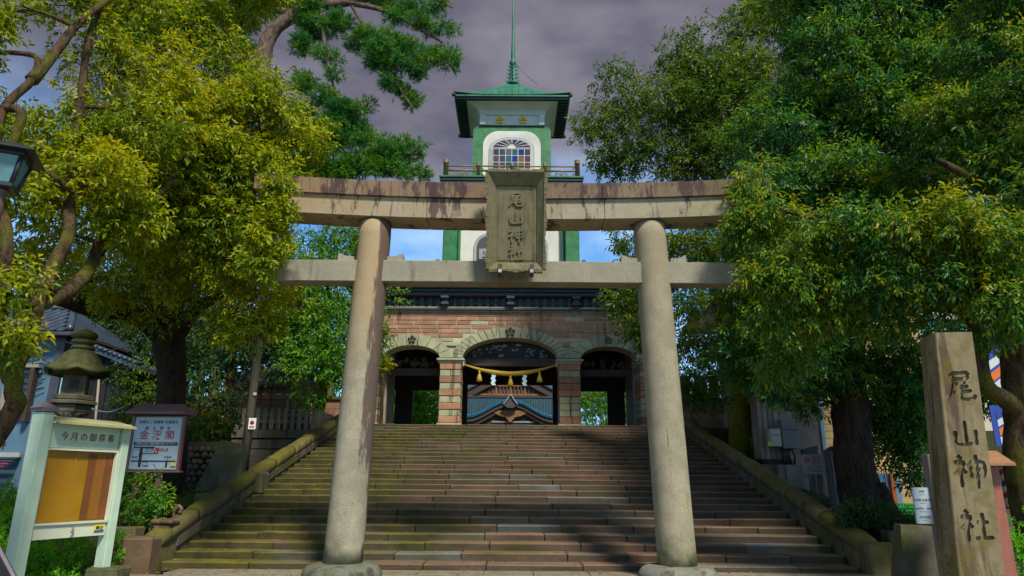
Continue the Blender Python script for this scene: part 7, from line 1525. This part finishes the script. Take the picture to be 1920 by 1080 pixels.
# ------------------------------------------------------------------ shrubs and ground cover
def shrub(name, label, cl, lf, leafset, cat='shrub', stem=None, group=None):
    c0 = cl[0][0]; g = zground(c0[0], c0[1]); o = thing(name, (c0[0], c0[1], g), label, cat, group)
    dens, per, ll, lw, tl, kw = leafset; tw = {k_: v_ for k_, v_ in kw.items() if k_ in ('sub', 'flat', 'nsub', 'shell', 'pull')}; lv = {k_: v_ for k_, v_ in kw.items() if k_ not in tw}
    P, D, T = twigs_in(cl, dens, **tw); V, F, tt = leaves(P, D, T, per, ll, lw, tl, **lv); cr = tri_mesh('foliage', V, F, tt, lf, o); cr['kind'] = 'stuff'; NTRI[0] += len(F)
    mb = MB()
    for c, r_, w in cl:
        for k in range(4):
            e = Vector(c)+Vector((unit_rng()*r_[0], unit_rng()*r_[1], unit_rng()*r_[2]))*0.7; b = Vector((c[0]+unit_rng()*0.08, c[1], zground(c[0], c[1])-0.03)); mb.tube(catmull([b, b.lerp(e, 0.5)+Vector((unit_rng(), unit_rng(), 0))*0.05, e], 3), lerp_list([0.018, 0.006], 7), 5)
    mb.build('stems', 'bark_front', o)['kind'] = 'stuff'; return o
SH = LEAF(800, 7, 0.062, 0.030, 0.13, droop=-0.1, pull=-0.3, nsub=10)
def SC_(l): return CL(l)
shrub('azalea_shrub', 'bright green low shrubs left of the notice board post', SC_([(20, 1000, 11.8, 60), (-30, 960, 12.4, 60), (60, 960, 12.6, 40), (20, 1060, 11.2, 55), (-50, 1050, 11, 70), (10, 930, 13, 36, 1, 0.8)]), 'leaf_shrub', SH)
shrub('azalea_shrub', 'bright green shrubs seen between the legs of the notice board', SC_([(110, 1060, 11.8, 50), (160, 1060, 12.2, 42), (90, 1020, 12.6, 40, 1, 0.7), (140, 1020, 12.8, 36, 1, 0.6), (200, 1045, 12.6, 22, 1, 0.5), (215, 1010, 12.8, 14, 1, 0.6), (120, 1100, 11.4, 50)]), 'leaf_shrub', SH)
shrub('nandina_shrub', 'loose dark green shrub below the map sign', SC_([(250, 930, 14.0, 34, 1, 0.7), (285, 920, 14.1, 26, 1, 0.6), (265, 965, 13.9, 22, 1, 0.7), (225, 905, 14.3, 20, 1, 0.5), (300, 945, 14.0, 16, 1, 0.5)]), 'leaf_fresh', LEAF(190, 7, 0.09, 0.035, 0.2))
shrub('ivy_bush', 'ivy climbing beside the dark annex behind the map sign', SC_([(235, 700, 22, 18, 1, 0.7), (232, 745, 22, 16, 1, 0.7), (240, 790, 21.6, 20, 1, 0.7), (225, 840, 21, 22, 1, 0.7), (280, 740, 23, 26), (280, 700, 23.5, 22), (400, 790, 20.5, 20), (375, 800, 20.2, 24)]), 'leaf_olive', LEAF(60, 7, 0.13, 0.07, 0.3))
shrub('clipped_hedge', 'clipped dark green hedge at the foot of the big right trunk', SC_([(1590, 965, 13.9, 30), (1620, 962, 13.9, 32), (1655, 965, 14.0, 30), (1690, 975, 14.1, 26), (1725, 972, 14.3, 24, 1, 0.6)]), 'leaf_dark', LEAF(1000, 7, 0.05, 0.026, 0.10, nsub=18, shell=0.6), 'hedge')
shrub('azalea_shrub', 'bright green shrub at the bottom right behind the red brown post', SC_([(1905, 1040, 10.2, 40), (1890, 1075, 10, 30), (1940, 1000, 10.6, 40), (1960, 1060, 10, 50)]), 'leaf_shrub', SH)
shrub('ivy_bush', 'yellow green moss and ivy around the mossy trunk base', SC_([(1340, 850, 24.2, 10, 1, 0.6), (1405, 855, 24, 12), (1420, 835, 24, 14, 1, 0.7)]), 'leaf_shrub', LEAF(70, 7, 0.10, 0.06, 0.2))
shrub('ivy_bush', 'pale vine hanging beside the left arch of the gate', SC_([(722, 685, 29.4, 11), (718, 672, 29.4, 7)]), 'leaf_yellow', LEAF(120, 7, 0.12, 0.07, 0.2))
# moss tufts on the banks
def ground_cover(name, label, x0, x1, y0, y1, n, ll, lf, hgt=0.05):
    P = np.stack([rng.uniform(x0, x1, n), rng.uniform(y0, y1, n), np.zeros(n)], 1); P[:, 2] = [zg(a, b)+0.01 for a, b in P[:, :2]]
    D = nrm(rng.normal(size=(n, 3))*0.5 + np.array([0, 0, 1.0])); V, F, tt = leaves(P, D, np.zeros(n), 5, ll, ll*0.5, hgt); o = tri_mesh(name, V, F, tt, lf); o['kind'] = 'stuff'; tag(o, label, 'ground cover'); NTRI[0] += len(F)
ground_cover('ground_cover', 'low weeds and moss on the bank left of the stairs', -11, -6.9, 13.5, 20, 3600, 0.06, 'leaf_olive')
ground_cover('ground_cover', 'low weeds on the bank right of the stairs', 6.9, 11, 13.5, 20, 2200, 0.06, 'leaf_dark')
# fallen leaves on the steps and paving
n = 1500; kk = rng.integers(0, NST, n); X = np.where(rng.random(n) < 0.5, -XS+np.abs(rng.normal(size=n))*2.2, rng.uniform(-XS+0.1, XS-0.1, n)); X = np.clip(X, -XS+0.1, XS-0.1)
Y = D0+kk*TR+rng.uniform(0.03, TR-0.05, n); Z = RS*(kk+1)+0.012
n2 = 420; X = np.concatenate([X, rng.uniform(-6.3, 6.3, n2)]); Y = np.concatenate([Y, D0-np.abs(rng.normal(size=n2))*0.8-0.03]); Z = np.concatenate([Z, np.full(n2, 0.046)])
P = np.stack([X, Y, Z], 1); N = len(P); a = rng.uniform(0, 6.28, N); d1 = np.stack([np.cos(a), np.sin(a), rng.uniform(-0.05, 0.25, N)], 1)*rng.uniform(0.03, 0.055, (N, 1)); d2 = np.stack([-np.sin(a), np.cos(a), rng.uniform(-0.05, 0.15, N)], 1)*rng.uniform(0.012, 0.02, (N, 1))
V = np.stack([P-d1, P+d2, P+d1, P-d2], 1).reshape(-1, 3); i = np.arange(N)*4; F = np.stack([np.stack([i, i+1, i+2], 1), np.stack([i, i+2, i+3], 1)], 1).reshape(-1, 3)
o = tri_mesh('fallen_leaves', V, F, np.repeat(rng.random(N), 2), 'leaf_fallen'); o['kind'] = 'stuff'; tag(o, 'scattered yellow fallen leaves on the steps', 'leaves')
print('LEAF TRIS', NTRI[0])
